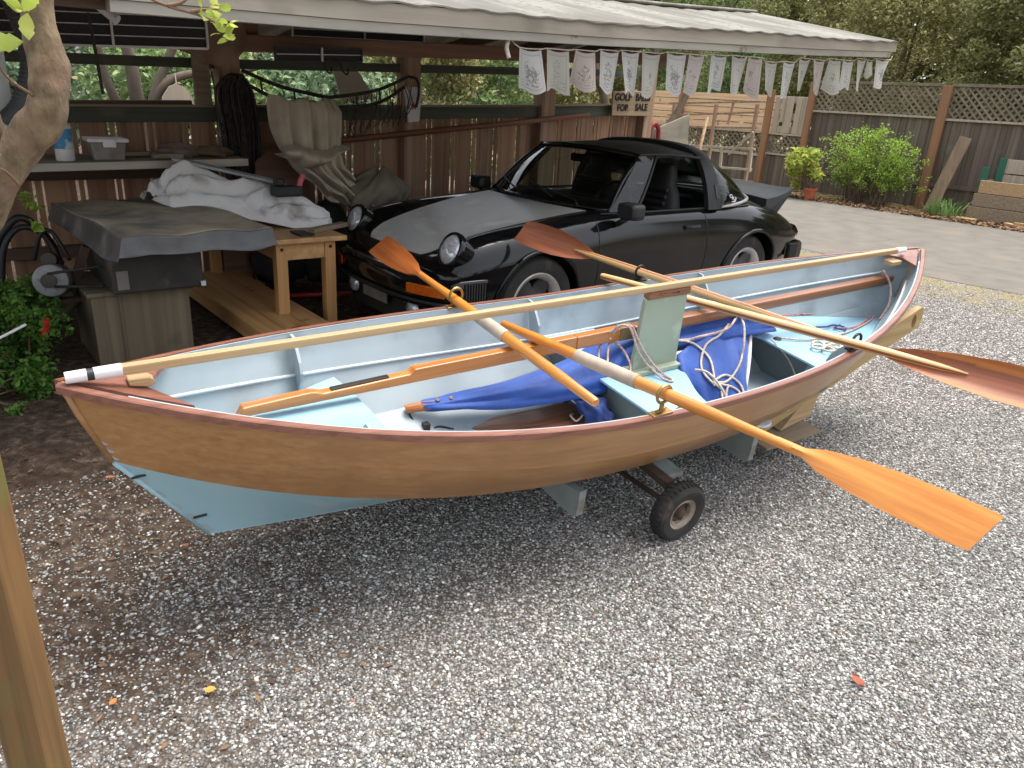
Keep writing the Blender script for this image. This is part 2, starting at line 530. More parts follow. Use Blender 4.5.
def build_pebbles():
    rs = np.random.default_rng(5)
    # area in front of and around the boat, in camera-near density
    out = []
    for (n, y0, y1) in ((170000, .7, 2.6), (170000, 2.6, 4.6), (80000, 4.6, 9.0)):
        y = rs.uniform(y0, y1, n); x = np.sign(rs.uniform(-1, 1, n)) * rs.uniform(0, 1, n) ** .9 * (.82 * y + .75) + rs.normal(0, .1, n)
        out.append(np.stack([x, y], 1))
    p = np.concatenate(out)
    s, d = to_sd(p[:, 0], p[:, 1])
    keep = (s < 8.9) & ((d < 3.4) | (s > 6.6))
    wob = np.sin(p[:, 0]*5.1 + np.sin(p[:, 1]*3.7)*1.7) * .25 + np.sin(p[:, 1]*7.3 + p[:, 0]*2.1) * .2
    dirt = (1 - smooth(.25, 1.8, s + wob)) * smooth(1.2, 2.3, d + wob)
    keep &= rs.uniform(0, 1, len(p)) > dirt * .74
    patch = np.sin(p[:, 0]*2.3+1.0)*np.sin(p[:, 1]*3.1+.5) + .6*np.sin(p[:, 0]*6.1-p[:, 1]*4.4)
    keep &= rs.uniform(0, 1, len(p)) > smooth(7.6, 8.6, s) * .75
    keep &= rs.uniform(0, 1, len(p)) > smooth(.35, 1.2, patch) * .5 * (1 - smooth(1.6, 4.2, s))
    p = p[keep]; n = len(p)
    size = np.minimum(rs.lognormal(math.log(.0041), .36, n), .0088)
    base = np.array([(1, 0, 0), (.31, .95, 0), (-.81, .59, 0), (-.81, -.59, 0), (.31, -.95, 0), (0, 0, 1), (0, 0, -1)], float)
    v = base[None] * rs.uniform(.7, 1.3, (n, 7, 1))
    v[:, :, 2] *= rs.uniform(.45, .8, (n, 1))
    v[:, :, 0] *= rs.uniform(.9, 1.6, (n, 1))
    ang = rs.uniform(0, 2*math.pi, n); c, s_ = np.cos(ang)[:, None], np.sin(ang)[:, None]
    tilt = rs.normal(0, .35, n)[:, None]
    x, y, z = v[..., 0], v[..., 1], v[..., 2]
    x, z = x*np.cos(tilt) - z*np.sin(tilt), x*np.sin(tilt) + z*np.cos(tilt)
    x, y = x*c - y*s_, x*s_ + y*c
    v = np.stack([x, y, z], -1) * size[:, None, None]
    pos = np.stack([p[:, 0], p[:, 1], ground_z(p[:, 0], p[:, 1]) + size*.22], -1)
    v += pos[:, None, :]
    fs = [(i, (i+1) % 5, 5) for i in range(5)] + [((i+1) % 5, i, 6) for i in range(5)]
    scatter_mesh('gravel', v, fs, 7, M['pebble'], kind='stuff', label='loose grey and white gravel covering the yard', cat='gravel')
build_pebbles()

def build_litter():
    rs = np.random.default_rng(15)
    n = 900
    s = rs.uniform(-1.2, 1.1, n); d = rs.uniform(1.7, 4.4, n)
    x, y = CA*s - SAN*d, SAN*s + CA*d
    P = np.stack([x, y, ground_z(x, y) + .006 + rs.uniform(0, .008, n)], 1)
    L = rs.uniform(.005, .02, n)[:, None]; a = rs.uniform(0, 6.28, n)
    t = np.stack([np.cos(a), np.sin(a), rs.normal(0, .15, n)], 1); b = np.stack([-np.sin(a), np.cos(a), rs.normal(0, .2, n)], 1)
    w = L * rs.uniform(.15, .5, n)[:, None]
    v = np.stack([P - t*L, P + b*w + np.array([0, 0, .003]), P + t*L, P - b*w], 1)
    m, tt, bb = _new('litter_chips'); g = tt.nodes.new('ShaderNodeNewGeometry'); r = tt.nodes.new('ShaderNodeValToRGB')
    r.color_ramp.elements[0].color = lin((66, 48, 38)); r.color_ramp.elements[1].color = lin((128, 100, 74)); tt.links.new(g.outputs['Random Per Island'], r.inputs['Fac']); tt.links.new(r.outputs['Color'], bb.inputs['Base Color']); bb.inputs['Roughness'].default_value = .9
    scatter_mesh('ground_litter', v, [(0, 1, 2), (0, 2, 3)], 4, m, kind='stuff', label='brown twigs and leaf bits on the bare earth at the left', cat='litter')
build_litter()
M['inner_lit'] = mat('inner_lit', (190, 198, 202), (180, 190, 194), rough=.4, scale=3)  # lighter copy of the inner grey, the lit lap's highlight put into its colour

# ------------------------------------------------------------------ the rowing boat (frame BOAT: x to the stern on the right, y to the far side, z up)
HU = [2.285, 2.255, 2.19, 1.93]
HB = [(.605, 2.54), (.55, 2.45), (.44, 2.1), (.21, 1.5)]
HW = [(0., .233, 2), (-.2, .32, 2), (-.36, .294, 2.8), (-.455, .005, 2)]
def hull(row, t, side=1):
    b, p = HB[row]; w0, w2, wp = HW[row]
    at = min(abs(t), 1.0)
    return Vector((HU[row] * t, side * b * (1 - at ** p), w0 + w2 * at ** wp))
def hull_n(row, t, side):
    """outward plan normal of a row"""
    e = 1e-3
    a, c = hull(row, min(t + e, 1), side), hull(row, max(t - e, -1), side)
    d = a - c; n = Vector((d.y, -d.x, 0)) * -side
    return n.normalized()

boat = thing('rowing_boat', 'varnished wooden rowing boat with pale blue interior on a two wheeled dolly', 'boat', (0, 0, -.475), BOAT)
def strake(r0, r1, side, outer, bulge=.012, name='strake', lap=.012):
    th = .009
    def P(u, v, off):
        t = -1 + 2*u
        a, c = hull(r0, t, side), hull(r1, t, side)
        p = a.lerp(c, v)
        n = hull_n(r0, t, side)
        k = (1 - abs(t) ** 6)
        p = p + n * (bulge * math.sin(math.pi * v) * k + off * k)
        if v == 1.0 and lap: p = p + (c - a).normalized() * lap * k + n * .004 * k
        if off == 0 and p.y * side < 0: p.y = 0
        return p
    mb = MB()
    mb.shell(lambda u, v: P(u, v, .003), lambda u, v: P(u, v, .003 - th), 101, 7, 0, 1)
    return build(name, mb, [outer, M['inner_grey']], boat, smooth=True, autos=40)
for sd in (1, -1):
    strake(0, 1, sd, M['varnish_ply'], .008)
    strake(1, 2, sd, M['varnish_ply'], .012)
    strake(2, 3, sd, M['hull_blue'], .015, lap=0)
mb = MB()
mb.shell(lambda u, v: hull(3, -1 + 2*u, 1).lerp(hull(3, -1 + 2*u, -1), v) + Vector((0, 0, -.004)),
         lambda u, v: hull(3, -1 + 2*u, 1).lerp(hull(3, -1 + 2*u, -1), v) + Vector((0, 0, .006)), 61, 5, 0, 1)
build('bottom_panel', mb, [M['hull_blue'], M['inner_grey']], boat, smooth=True, autos=40)
# stems closing both ends
for e in (-1, 1):
    pts = [hull(r, e) for r in range(4)]
    mb = MB(); mb.tube(pts[:3], [.011, .011, .009], n=8)
    sm_ = build('stem', mb, M['varnish_ply'], boat, smooth=True)
    mb = MB(); mb.tube([pts[2].lerp(pts[3], .02), pts[3]], [.009, .006], n=8)
    build('stem_foot', mb, M['hull_blue'], sm_, smooth=True)
# rub rails and inwales
def rail(side, o0, o1, z0, z1, m, name, t0=-1.0, t1=1.0, n=101):
    mb = MB()
    vs = []
    for i in range(n):
        t = t0 + (t1 - t0) * i / (n - 1)
        p = hull(0, t, side); nn = hull_n(0, min(max(t, -.995), .995), side)
        for (o, z) in ((o0, z0), (o1, z0 + .004), (o1, z1 - .004), (o1 - .004, z1), (o0, z1)):
            vs.append(p + nn * o + Vector((0, 0, z)))
    fs = []
    for i in range(n - 1):
        for k in range(5):
            fs.append((5*i + k, 5*i + (k+1) % 5, 5*(i+1) + (k+1) % 5, 5*(i+1) + k))
    fs += [tuple(range(5)), tuple(5*(n-1) + k for k in range(5))]
    mb.add(vs, fs)
    return build(name, mb, m, boat, smooth=True, autos=30)
for sd in (1, -1):
    rail(sd, .004, .027, -.026, .006, M['mahogany'], 'gunwale')
    rail(sd, -.006, .0035, -.016, .003, M['inner_grey'], 'inwale', -.93, .93)
# ledge inside along the upper lap, its bright light catch painted in as paler colour
for sd in (1, -1):
    mb = MB(); mb.tube([hull(1, t, sd) - hull_n(1, t, sd) * .010 for t in np.linspace(-.93, .93, 70)], .0075, 6)
    build('lap_ledge', mb, M['inner_lit'], boat, smooth=True)
# breasthooks
def breasthook(t0, t1, depth, name='breasthook'):
    mb = MB()
    n = 16
    ts = [t0 + (t1 - t0) * i / n for i in range(n + 1)]
    A = [hull(0, t, 1) - hull_n(0, min(max(t, -.99), .99), 1) * .016 for t in ts]
    Bq = [hull(0, t, -1) - hull_n(0, min(max(t, -.99), .99), -1) * .016 for t in ts]
    for p in A: p.y = max(p.y, .001)
    for p in Bq: p.y = min(p.y, -.001)
    mid = [Vector((x, 0, z)) for x, z in [(A[-1].x + (A[0].x - A[-1].x) * depth, A[-1].z + .002)]]
    poly = A + mid + Bq[::-1]
    mb.prism([p + Vector((0, 0, -.012)) for p in poly], (0, 0, .016))
    build(name, mb, M['mahogany'], boat)
breasthook(-.995, -.86, .35)
breasthook(.995, .9, .3)
# frames (ribs)
def rib(t, side, w):
    pts_o = []
    for r in range(3):
        for k in range(4):
            v = k / 4
            if r == 2 and k > 0: break
            a, c = hull(r, t, side), hull(min(r+1, 3), t, side)
            sx = t * HU[0]
            q = a.lerp(c, v); q.x = sx
            pts_o.append(q)
    outer = [q + Vector((0, -side * .012, 0)) for q in pts_o]
    outer = [q for q in outer if q.z > (-.15 if t < -.5 else -.235)]
    n = len(outer)
    inner = []
    for i, q in enumerate(outer):
        k = i / (n - 1)
        inner.append(q + Vector((0, -side * (.014 + w * math.sin(math.pi * min(1, .08 + .92*k)) ** .8 * (.45 + .55*k)), 0)))
    mb = MB(); mb.prism(outer + inner[::-1], (.012, 0, 0))
    build('frame_web', mb, M['inner_grey'], boat)
for t in (-.65, -.085, .42):
    for sd in (1, -1): rib(t, sd, .10)

def hull_half(u, w):
    """inside half-breadth of the hull at station u, height w"""
    t = u / 2.25
    zs, bs = [], []
    for r in (3, 2, 1, 0):
        tt = min(abs(u) / HU[r], 1.0)
        q = hull(r, tt)
        zs.append(q.z); bs.append(q.y)
    return max(np.interp(w, zs, bs) - .006, .001)
def seat(edge_front, edge_aft, w, th, name, n=25, m=None):
    """deck whose fore and aft edges are functions of y in -1..1, trimmed to the hull"""
    mb = MB()
    def P(i, j, z):
        v = -1 + 2*i
        x = edge_front(v) + (edge_aft(v) - edge_front(v)) * j
        return Vector((x, v * hull_half(x, w), z))
    mb.shell(lambda i, j: P(i, j, w), lambda i, j: P(i, j, w - th), n, 25)
    return build(name, mb, m or M['seat_blue'], boat, bevel=.004)
seat(lambda v: -2.04, lambda v: -1.28 - .03 * v * v, -.12, .012, 'bow_seat')
st = seat(lambda v: 1.07 + .05 * v - .28 * max(0, v - .2) ** 1.2 + .03 * max(0, -v), lambda v: 2.10, -.2, .012, 'stern_seat')
th_ = seat(lambda v: -.13, lambda v: .18 + .16 * math.exp(-((v) / .42) ** 2) + .05 * max(0, v), -.2, .014, 'thwart')
# bulkheads under thwart and stern seat, in plain grey paint
def bulkhead(u, w0, name, m):
    mb = MB()
    pts = []
    for k in range(9):
        w = w0 + (-.465 - w0) * k / 8
        pts.append((u, hull_half(u, w) - .004, w))
    poly = pts + [(x, -y, z) for x, y, z in pts[::-1]]
    mb.prism(poly, (.01, 0, 0))
    return build(name, mb, m, boat)
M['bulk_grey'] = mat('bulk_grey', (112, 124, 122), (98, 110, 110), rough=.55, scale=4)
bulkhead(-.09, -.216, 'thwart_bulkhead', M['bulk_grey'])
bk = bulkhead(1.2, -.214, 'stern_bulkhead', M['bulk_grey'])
mb = MB(); Mx = Matrix.Translation((1.196, -.24, -.325)) @ Matrix.Rotation(-math.pi/2, 4, 'Y')
mb.lathe([(0, .014), (.062, .014), (.066, .008), (.078, .006), (.08, 0)], Mx, 28)
build('hatch_cover', mb, M['inner_grey'], bk, smooth=True, autos=30)
# drain plug and round deck plate
mb = MB(); mb.lathe([(0, .012), (.012, .012), (.02, .006), (.024, 0)], Matrix.Translation((1.15, .03, -.2)), 20)
build('deck_plug', mb, M['black_tape'], boat, smooth=True, autos=30)
mb = MB(); mb.lathe([(0, .008), (.07, .008), (.078, .0)], Matrix.Translation((.72, -.27, -.462)), 28)
build('floor_hatch', mb, M['white_tape'], boat, smooth=True, autos=30)
# daggerboard case lips
mb = MB()
mb.box((.0, -.03, -.2), (.37, .07, -.172))
build('daggerboard_case', mb, M['sage'], boat, bevel=.006)

# oarlocks standing on the gunwales
def oarlock(t, side, m, rad=.034, h=.075, lean=0.0, kind='ring', tiltdir=(0, 0, 0)):
    p = hull(0, t, side)
    base = p + hull_n(0, t, side) * .004
    mb = MB()
    mb.box((base.x - .05, base.y - .02, base.z + .004), (base.x + .05, base.y + .018, base.z + .014))
    build('oarlock_pad', mb, M['mahogany'] if kind == 'horn' else m, boat, bevel=.003)
    mb = MB()
    top = base + Vector((0, 0, h)) + Vector(tiltdir)
    mb.tube([base + Vector((0, 0, .01)), base.lerp(top, .55)], .009, 10)
    ctr = top
    if kind == 'ring':
        mb.tube([ctr + Vector((rad * math.cos(a) * .95, 0, rad * math.sin(a))) for a in np.linspace(0, 2*math.pi, 28)[:-1]], .0065, 8, closed=True)
    else:
        mb.tube([ctr + Vector((rad * 1.0 * math.cos(a), 0, rad * 1.2 * math.sin(a))) for a in np.linspace(R(-215), R(35), 20)], [.0095] * 17 + [.008, .006, .004], 8)
    # wing nut and chain stub
    mb.tube([base + Vector((-.03, -.006, .02)), base + Vector((.03, .008, .022))], .006, 8)
    build('oarlock', mb, m, boat, smooth=True, autos=40)
oarlock(-.272, 1, M['bronze'], .036, .064)
oarlock(-.172, -1, M['bronze'], .036, .088)
oarlock(.243, 1, M['dark_metal'], .032, .060)
oarlock(.391, -1, M['dark_metal'], .036, .046)
# painter ring bolts on the bow
for (u, z) in ((-2.148, -.143), (-1.978, -.361)):
    mb = MB(); mb.tube([(u + .004, -.006, z), (u + .045, -.022, z + .012)], .005, 6)
    build('stem_bolt', mb, M['dark_metal'], boat, smooth=True)

# ------------------------------------------------------------------ daggerboard
dg = thing('daggerboard', 'sage green daggerboard with reddish wooden cap standing in the middle of the boat', 'daggerboard', (.18, .02, -.2), BOAT)
mb = MB()
mb.prism([(.03, .005, -.4), (.335, .005, -.4), (.312, .005, .188), (.045, .005, .188)], (0, .026, 0))
build('board', mb, M['sage'], dg, bevel=.005)
cp = MB(); cp.box((.055, -.003, .1885), (.318, .040, .222)); cp = build('cap', cp, M['mast_red'], dg, bevel=.003)
mb = MB()
ink = plain('ink', (60, 40, 34), .8)
for (a, c) in (((.115, .222), (.118, .230)), ((.118, .230), (.126, .230)), ((.126, .23), (.126, .221)), ((.132, .221), (.132, .230)), ((.132, .221), (.14, .222)), ((.14, .222), (.14, .231)), ((.145, .230), (.155, .230)), ((.150, .230), (.150, .221)),
              ((.195, .225), (.245, .226)), ((.245, .226), (.232, .231)), ((.245, .226), (.232, .221))):
    mb.bar((a[0], -.0036, a[1] - .019), (c[0], -.0036, c[1] - .019), .001, .0028)
build('lettering', mb, ink, cp)

# ------------------------------------------------------------------ long pole lying from stem to stem
def local_frame(fr, p0, p1, upv=(0, 0, 1)):
    return fr @ axis_frame(p0, p1, upv)
p0, p1 = Vector((-2.262, -.02, .256)), Vector((2.15, .02, .236))
FR = local_frame(BOAT, p0, p1)
L = (p1 - p0).length
po = thing('long_pole', 'long pale wooden pole with white taped ends lying over the boat from stem to stem', 'pole', (L/2, 0, -.02), FR)
def rpole(x0, x1, r0, r1, n=24, k=4.0):
    mb = MB()
    def P(u, v):
        x = x0 + (x1 - x0) * v; r = r0 + (r1 - r0) * v
        a = 2*math.pi*u; c, s = math.cos(a), math.sin(a)
        q = r / (abs(c) ** k + abs(s) ** k) ** (1/k)
        return Vector((x, q * c, q * s))
    mb.grid(P, n, 12, wrapu=True)
    mb.add([P(i/n, 0) for i in range(n)], [list(range(n))]); mb.add([P(i/n, 1) for i in range(n)], [list(range(n))])
    return mb
build('shaft', rpole(.125, L - .09, .0148, .0148, k=7.0), M['pale_pine'], po, smooth=True, autos=30)
build('tape', rpole(.065, .14, .0175, .0185, k=3.0), M['white_tape'], po, smooth=True, autos=40)
build('black_band', rpole(.044, .067, .0172, .0175, k=2.6), M['black_tape'], po, smooth=True, autos=40)
build('end_tape', rpole(-.01, .046, .0165, .0178, k=2.6), M['white_tape'], po, smooth=True, autos=40)
build('end_tape', rpole(L - .10, L - .0, .0185, .014, k=2.2), M['white_tape'], po, smooth=True, autos=40)
# chocks under the pole at both stems
for (u, lab) in ((-2.08, 'small pale wood block under the left end of the pole'), (2.02, 'small pale wood block under the right end of the pole')):
    zz = hull(0, u / 2.285).z
    mb = MB(); d = -1 if u < 0 else 1
    mb.prism([(u - .03, -.028, zz + .006), (u + .03, -.028, zz - .008), (u + .045, -.028, zz + .004), (u + .03, -.028, zz + .016), (u - .03, -.028, zz + .018)] if d < 0 else
             [(u - .05, -.03, zz - .02), (u + .05, -.03, zz - .02), (u + .05, -.03, zz + .006), (u - .05, -.03, zz + .006)], (0, .06, 0))
    o = build('wood_block', mb, M['pale_pine'], fr=BOAT, bevel=.004)
    tag(o, lab, 'block', 'blocks under the pole')

# ------------------------------------------------------------------ mast lying inside the boat
p0, p1 = Vector((-1.64, .17, -.065)), Vector((2.2, .06, .035))
FR = local_frame(BOAT, p0, p1)
L = (p1 - p0).length
ms = thing('mast', 'long orange varnished mast with stepped ends lying inside the boat', 'mast', (L/2, 0, -.03), FR)
mb = MB()
mb.prism([(-.12, -.02, -.028), (.55, -.02, -.03), (1.4, -.02, -.032), (1.4, -.02, .032), (.585, -.02, .031), (.565, -.02, .012), (.20, -.02, .004), (.175, -.02, .014), (.15, -.02, .019), (-.10, -.02, .010)], (0, .045, 0))
mb.box((1.4, -.022, -.032), (1.655, .025, .032))
build('foot', mb, M['mast_wood'], ms, bevel=.005)
mb = MB(); mb.prism([(.235, -.012, .0062), (.475, -.012, .0112), (.475, -.012, .0165), (.235, -.012, .0115)], (0, .026, 0)); build('metal_strip', mb, M['dark_metal'], ms, bevel=.002)
mb = MB(); mb.box((1.655, -.0235, -.034), (1.74, .0265, .034)); build('chafe_patch', mb, mat('patch', (128, 108, 76), (108, 90, 62), rough=.7, scale=20), ms, bevel=.003)
build('upper_spar', rpole(1.74, L, .031, .026, k=5), M['mast_red'], ms, smooth=True, autos=40)

# ------------------------------------------------------------------ oars
def oar(handle, tip, label, kind, blade_len, wid, blade_up, rgrip=.017, leather=None, spine=0.0, group='oars laid across the boat'):
    """handle and tip in BOAT coordinates"""
    handle, tip = Vector(handle), Vector(tip)
    FRo = local_frame(BOAT, handle, tip, blade_up)
    Lo = (tip - handle).length
    o = thing('oar', label, 'oar', (Lo * .5, 0, -.02), FRo, group)
    if kind == 'orange':
        wm, bmt = M['oar_orange'], (M['blade_brown'] if 'bonnet' in label else M['oar_orange'])
        xs = [0, .01, .13, .2, Lo*.35, Lo*.55, Lo - blade_len - .1, Lo - blade_len + .06]
        rs = [.016, .0195, .0205, .023, .026, .024, .0185, .016]
        mb = MB(); mb.tube([(x, 0, 0) for x in xs], rs, 16, upv=(0, 0, 1))
        build('shaft', mb, wm, o, smooth=True, autos=40)
        prof = [(0, .017), (.10, .03), (.25, .56), (.42, .82), (.62, .96), (.85, 1.0), (.985, .97), (1.0, .93)]
        def W(v):
            a = np.interp(v, [p[0] for p in prof], [p[1] for p in prof]); return max(a * wid / 2, .0165)
        def P(u, v, sg):
            x = Lo - blade_len + blade_len * v
            y = (2*u - 1) * W(v)
            th = (.014 * (1 - v) ** 1.3 + .0035) * (1 - .5 * abs(2*u - 1))
            return Vector((x + (.018 * (2*u-1) if v > .9 else 0) * (v - .9) * 10, y, sg * th - .03 * v * v))
        mb = MB(); mb.shell(lambda v, u: P(u, v, 1), lambda v, u: P(u, v, -1), 33, 9)
        build('blade', mb, bmt, o, smooth=True, autos=40)
    else:
        wm = M['spruce']
        sp = Lo - blade_len + spine
        # laminated loom: two pale halves with a dark strip between, tapering to a ridge on the blade
        xs = np.concatenate([[0, .012], np.linspace(.1, sp - .4, 8), np.linspace(sp - .3, sp, 6)])
        rs = [interp(x, [0, .012, .1, sp*.5, sp - .35, sp - .1, sp], [.014, .017, .0185, .0225, .0215, .016, .005]) for x in xs]
        mb = MB(); mb.tube([(x, 0, 0) for x in xs], rs, 20, upv=(0, 0, 1))
        # the dark centre lamination is the ring of faces at the sides
        k = 20
        for fi, f in enumerate(mb.f):
            if len(f) == 4 and (fi % k) in (1, 2, 11, 12): mb.m[fi] = 1
        sh = build('shaft', mb, [wm, M['spruce_dark']], o, smooth=True, autos=40)
        prof = [(0, .0), (.05, .22), (.15, .5), (.3, .78), (.5, .98), (.7, 1.0), (.9, .93), (1.0, .8)]
        def W(v): return max(np.interp(v, [p[0] for p in prof], [p[1] for p in prof]) * wid / 2, .004)
        def P(u, v, sg):
            x = Lo - blade_len + blade_len * v
            q = 2*u - 1
            return Vector((x + .02 * q * v ** 8, q * W(v), sg * .0035 - .012 + .035 * q * q * math.sin(math.pi * min(v, .98)) ** .7 + .05 * (v - .2) ** 2))
        mb = MB(); mb.shell(lambda v, u: P(u, v, 1), lambda v, u: P(u, v, -1), 33, 13, 0, 0)
        if kind == 'pale':
            for i, f in enumerate(mb.f):
                q = [mb.v[k2] for k2 in f]
                cy = sum(p[1] for p in q) / len(q)
                if cy > wid * .26 or cy < -wid * .3: mb.m[i] = 1
        build('blade', mb, [M['oar_red'], M['blade_orange']], o, smooth=True, autos=40)
    if leather:
        a, c, r0 = leather
        xs = np.linspace(a, c, 12)
        mb = MB(); mb.tube([(x, 0, 0) for x in xs], [np.interp(x, [0, .13, .2, Lo*.35, Lo*.55, Lo], [.0195, .0205, .023, .026, .024, .016]) + r0 for x in xs], 18)
        build('leather_wrap', mb, M['leather'], o, smooth=True, autos=40)
    return o
oar((-.558, -.42, 0), (-.673, 1.42, .10), 'orange varnished oar with its blade over the car bonnet and handle over the boat floor', 'orange', .56, .140, (-.72, -.05, .70), leather=(.60, .82, .003))
oar((-.486, .371, .0), (-.264, -1.70, .198), 'orange varnished oar with its blade in front of the boat on the near right', 'orange', .64, .135, (-.78, 0, .62), leather=(.50, .84, .003))
oar((.872, -.47, .062), (.30, 1.40, .083), 'pale striped oar with its dark red blade in front of the car door', 'red', .56, .16, (-.85, -.2, .45), spine=.16)
oar((.33, .655, .05), (1.30, -1.56, .10), 'pale striped oar with its red and orange blade sticking out past the right edge', 'pale', 1.0, .175, (-.78, -.3, .5), spine=.39)

# ------------------------------------------------------------------ sail, lines and loose spars in the boat
def cloth_tube(path, wid, hgt, seed, n=28, steps=10, fold=.02, freq=5):
    """a furled bundle of cloth: irregular oval sections along a path"""
    rs = np.random.default_rng(seed)
    P = spline(path, steps)
    N = len(P)
    ph = rs.uniform(0, 6.28, 6)
    xs = np.linspace(0, 1, len(wid))
    mb = MB(); vs = []
    for i, p in enumerate(P):
        q = i / (N - 1)
        t = (P[min(i+1, N-1)] - P[max(i-1, 0)]).normalized()
        sd = t.cross(Vector((0, 0, 1))).normalized(); upv = sd.cross(t)
        w_, h_ = np.interp(q, xs, wid), np.interp(q, xs, hgt)
        for k in range(n):
            a = 2*math.pi*k/n
            f = 1 + fold / max(w_, .02) * (math.sin(freq*a + ph[0] + q*9) * .5 + math.sin((freq+4)*a - q*14 + ph[1]) * .35 + math.sin(3*a + q*23 + ph[2]) * .4)
            vs.append(p + sd * math.cos(a) * w_ * f + upv * (math.sin(a) * h_ * f))
    fs = [(i*n + k, i*n + (k+1) % n, (i+1)*n + (k+1) % n, (i+1)*n + k) for i in range(N-1) for k in range(n)]
    fs += [tuple(range(n)), tuple((N-1)*n + k for k in range(n))]
    return mb.add(vs, fs)
sail = thing('furled_sail', 'blue furled sail lashed to a short wooden yard lying in the bottom of the boat', 'sail', (0, .15, -.4), BOAT)
mb = cloth_tube([(-.93, .31, -.31), (-.75, .26, -.30), (-.45, .20, -.285), (-.12, .17, -.25), (.12, .19, -.14), (.42, .18, -.13), (.75, .15, -.115), (1.0, .12, -.14), (1.18, .10, -.155)],
                [.015, .05, .10, .15, .13, .12, .11, .07, .02], [.012, .03, .055, .08, .065, .07, .075, .05, .015], 3)
build('cloth', mb, M['sail_blue'], sail, smooth=True)
# the loose part of the sail hanging over the thwart edge into the footwell
def droop(u, v):
    top = spline([(.34, .02, -.15), (.52, .05, -.10), (.75, .09, -.10), (1.0, .12, -.14)], 10)
    bot = spline([(.28, -.12, -.42), (.38, -.25, -.44), (.52, -.34, -.45), (.66, -.20, -.43)], 10)
    a = top[int(round(u * (len(top)-1)))]; c = bot[int(round(u * (len(bot)-1)))]
    p = a.lerp(c, v)
    out = math.sin(math.pi * v) * .05
    f = .028 * math.sin(u * 17 + 1.5*v) * (.3 + v) + .016 * math.sin(u * 37 - 3*v) * v
    return p + Vector((-.35, -.8, .45)) * (out + f)
mb = MB(); mb.grid(droop, 31, 21)
dr = build('loose_cloth', mb, M['sail_blue'], sail, smooth=True)
so = dr.modifiers.new('thick', 'SOLIDIFY'); so.thickness = .004
mb = MB(); mb.tube([droop(1.0, v) + Vector((.004, -.004, .004)) for v in np.linspace(0, 1, 20)], .011, 8)
build('bolt_rope', mb, M['white_tape'], dr, smooth=True)
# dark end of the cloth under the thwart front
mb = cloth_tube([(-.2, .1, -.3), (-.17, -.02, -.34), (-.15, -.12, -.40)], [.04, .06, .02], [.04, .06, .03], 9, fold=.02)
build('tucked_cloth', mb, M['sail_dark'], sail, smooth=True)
mb = MB(); mb.tube([(-1.0, .325, -.318), (-.99, .323, -.317), (-.4, .2, -.29)], [.018, .022, .022], 14)
build('yard', mb, M['mast_wood'], sail, smooth=True, autos=40)
mb = MB()
for (x, y, z) in ((-.86, .285, -.28), (-.80, .27, -.275)):
    mb.tube([Vector((x, y, z)) + Vector((math.cos(a)*.008, math.sin(a)*.008, 0)) for a in np.linspace(0, 6.28, 12)[:-1]], .003, 6, closed=True)
build('grommet', mb, M['bronze'], sail, smooth=True)
mb = MB(); mb.tube(spline([(-.985, .315, -.34), (-.96, .28, -.4), (-.93, .25, -.42), (-.87, .25, -.40), (-.80, .23, -.42)]), .005, 6)
mb.box((-.945, .24, -.42), (-.915, .27, -.37))
build('cleat', mb, M['dark_metal'], sail, smooth=True, autos=30)

def rope(pts, r, m, name, label, cat, steps=8, group=None, fr=BOAT, kind=None):
    mb = MB(); mb.tube(spline(pts, steps), r, 7)
    o = build(name, mb, m, fr=fr, smooth=True)
    return tag(o, label, cat, group, kind)
_sv, _sf = [], []
for o_ in sail.children:
    if 'cloth' in o_.name:
        b_ = len(_sv); _sv += [ORG[o_.name] + v.co for v in o_.data.vertices]; _sf += [[b_ + i for i in p.vertices] for p in o_.data.polygons]
SAILB = BVHTree.FromPolygons(_sv, _sf)
SD = Vector((-.60, -.56, .57)).normalized()
def snap(P):
    """lay the points of a rope on the sail's surface"""
    out = []
    for p in P:
        h = SAILB.ray_cast(p + SD * .35, -SD)
        out.append(h[0] + SD * .008 if h[0] is not None and h[3] < .40 else p)
    return [out[0]] + [(out[i-1] + out[i] * 2 + out[i+1]) / 4 for i in range(1, len(out) - 1)] + [out[-1]]
# white mainsheet tangle over the blue cloth
tg = thing('rope_tangle', 'tangle of white rope lying on the blue sail behind the daggerboard', 'rope', (.55, -.1, -.4), BOAT)
paths = [
    [(.36, .06, -.09), (.45, .02, -.10), (.50, -.05, -.16), (.50, -.10, -.24), (.49, -.13, -.28), (.53, -.20, -.33), (.56, -.27, -.37), (.52, -.31, -.40)],
    [(.36, .06, -.09), (.50, .0, -.06), (.66, -.0, -.045), (.80, .07, -.03), (.86, .1, -.02)],
    [(.86, .1, -.02), (.80, .0, -.08), (.70, -.10, -.19), (.58, -.14, -.27), (.48, -.13, -.28)],
    [(.48, -.13, -.28), (.44, -.07, -.20), (.52, .0, -.12), (.64, .02, -.08), (.74, .06, -.05)],
    [(.47, -.14, -.28), (.56, -.17, -.28), (.60, -.22, -.31), (.53, -.28, -.36), (.46, -.25, -.35), (.49, -.18, -.30)],
    [(.50, -.12, -.27), (.58, -.12, -.25), (.63, -.18, -.28), (.6, -.27, -.36), (.57, -.32, -.41)],
    [(.36, -.10, -.18), (.38, -.17, -.17), (.42, -.25, -.24), (.47, -.31, -.37), (.50, -.22, -.33), (.56, -.16, -.28)],
    [(.86, .1, -.02), (.93, .06, -.05), (1.0, .08, -.05), (1.06, .13, -.04)],
]
for i, p in enumerate(paths):
    mb = MB(); mb.tube(snap(spline(p, 10)), .0062 if i != 7 else .005, 7)
    build('rope_strand', mb, M['rope'] if i not in (1, 7) else M['rope_pink'], tg, smooth=True)
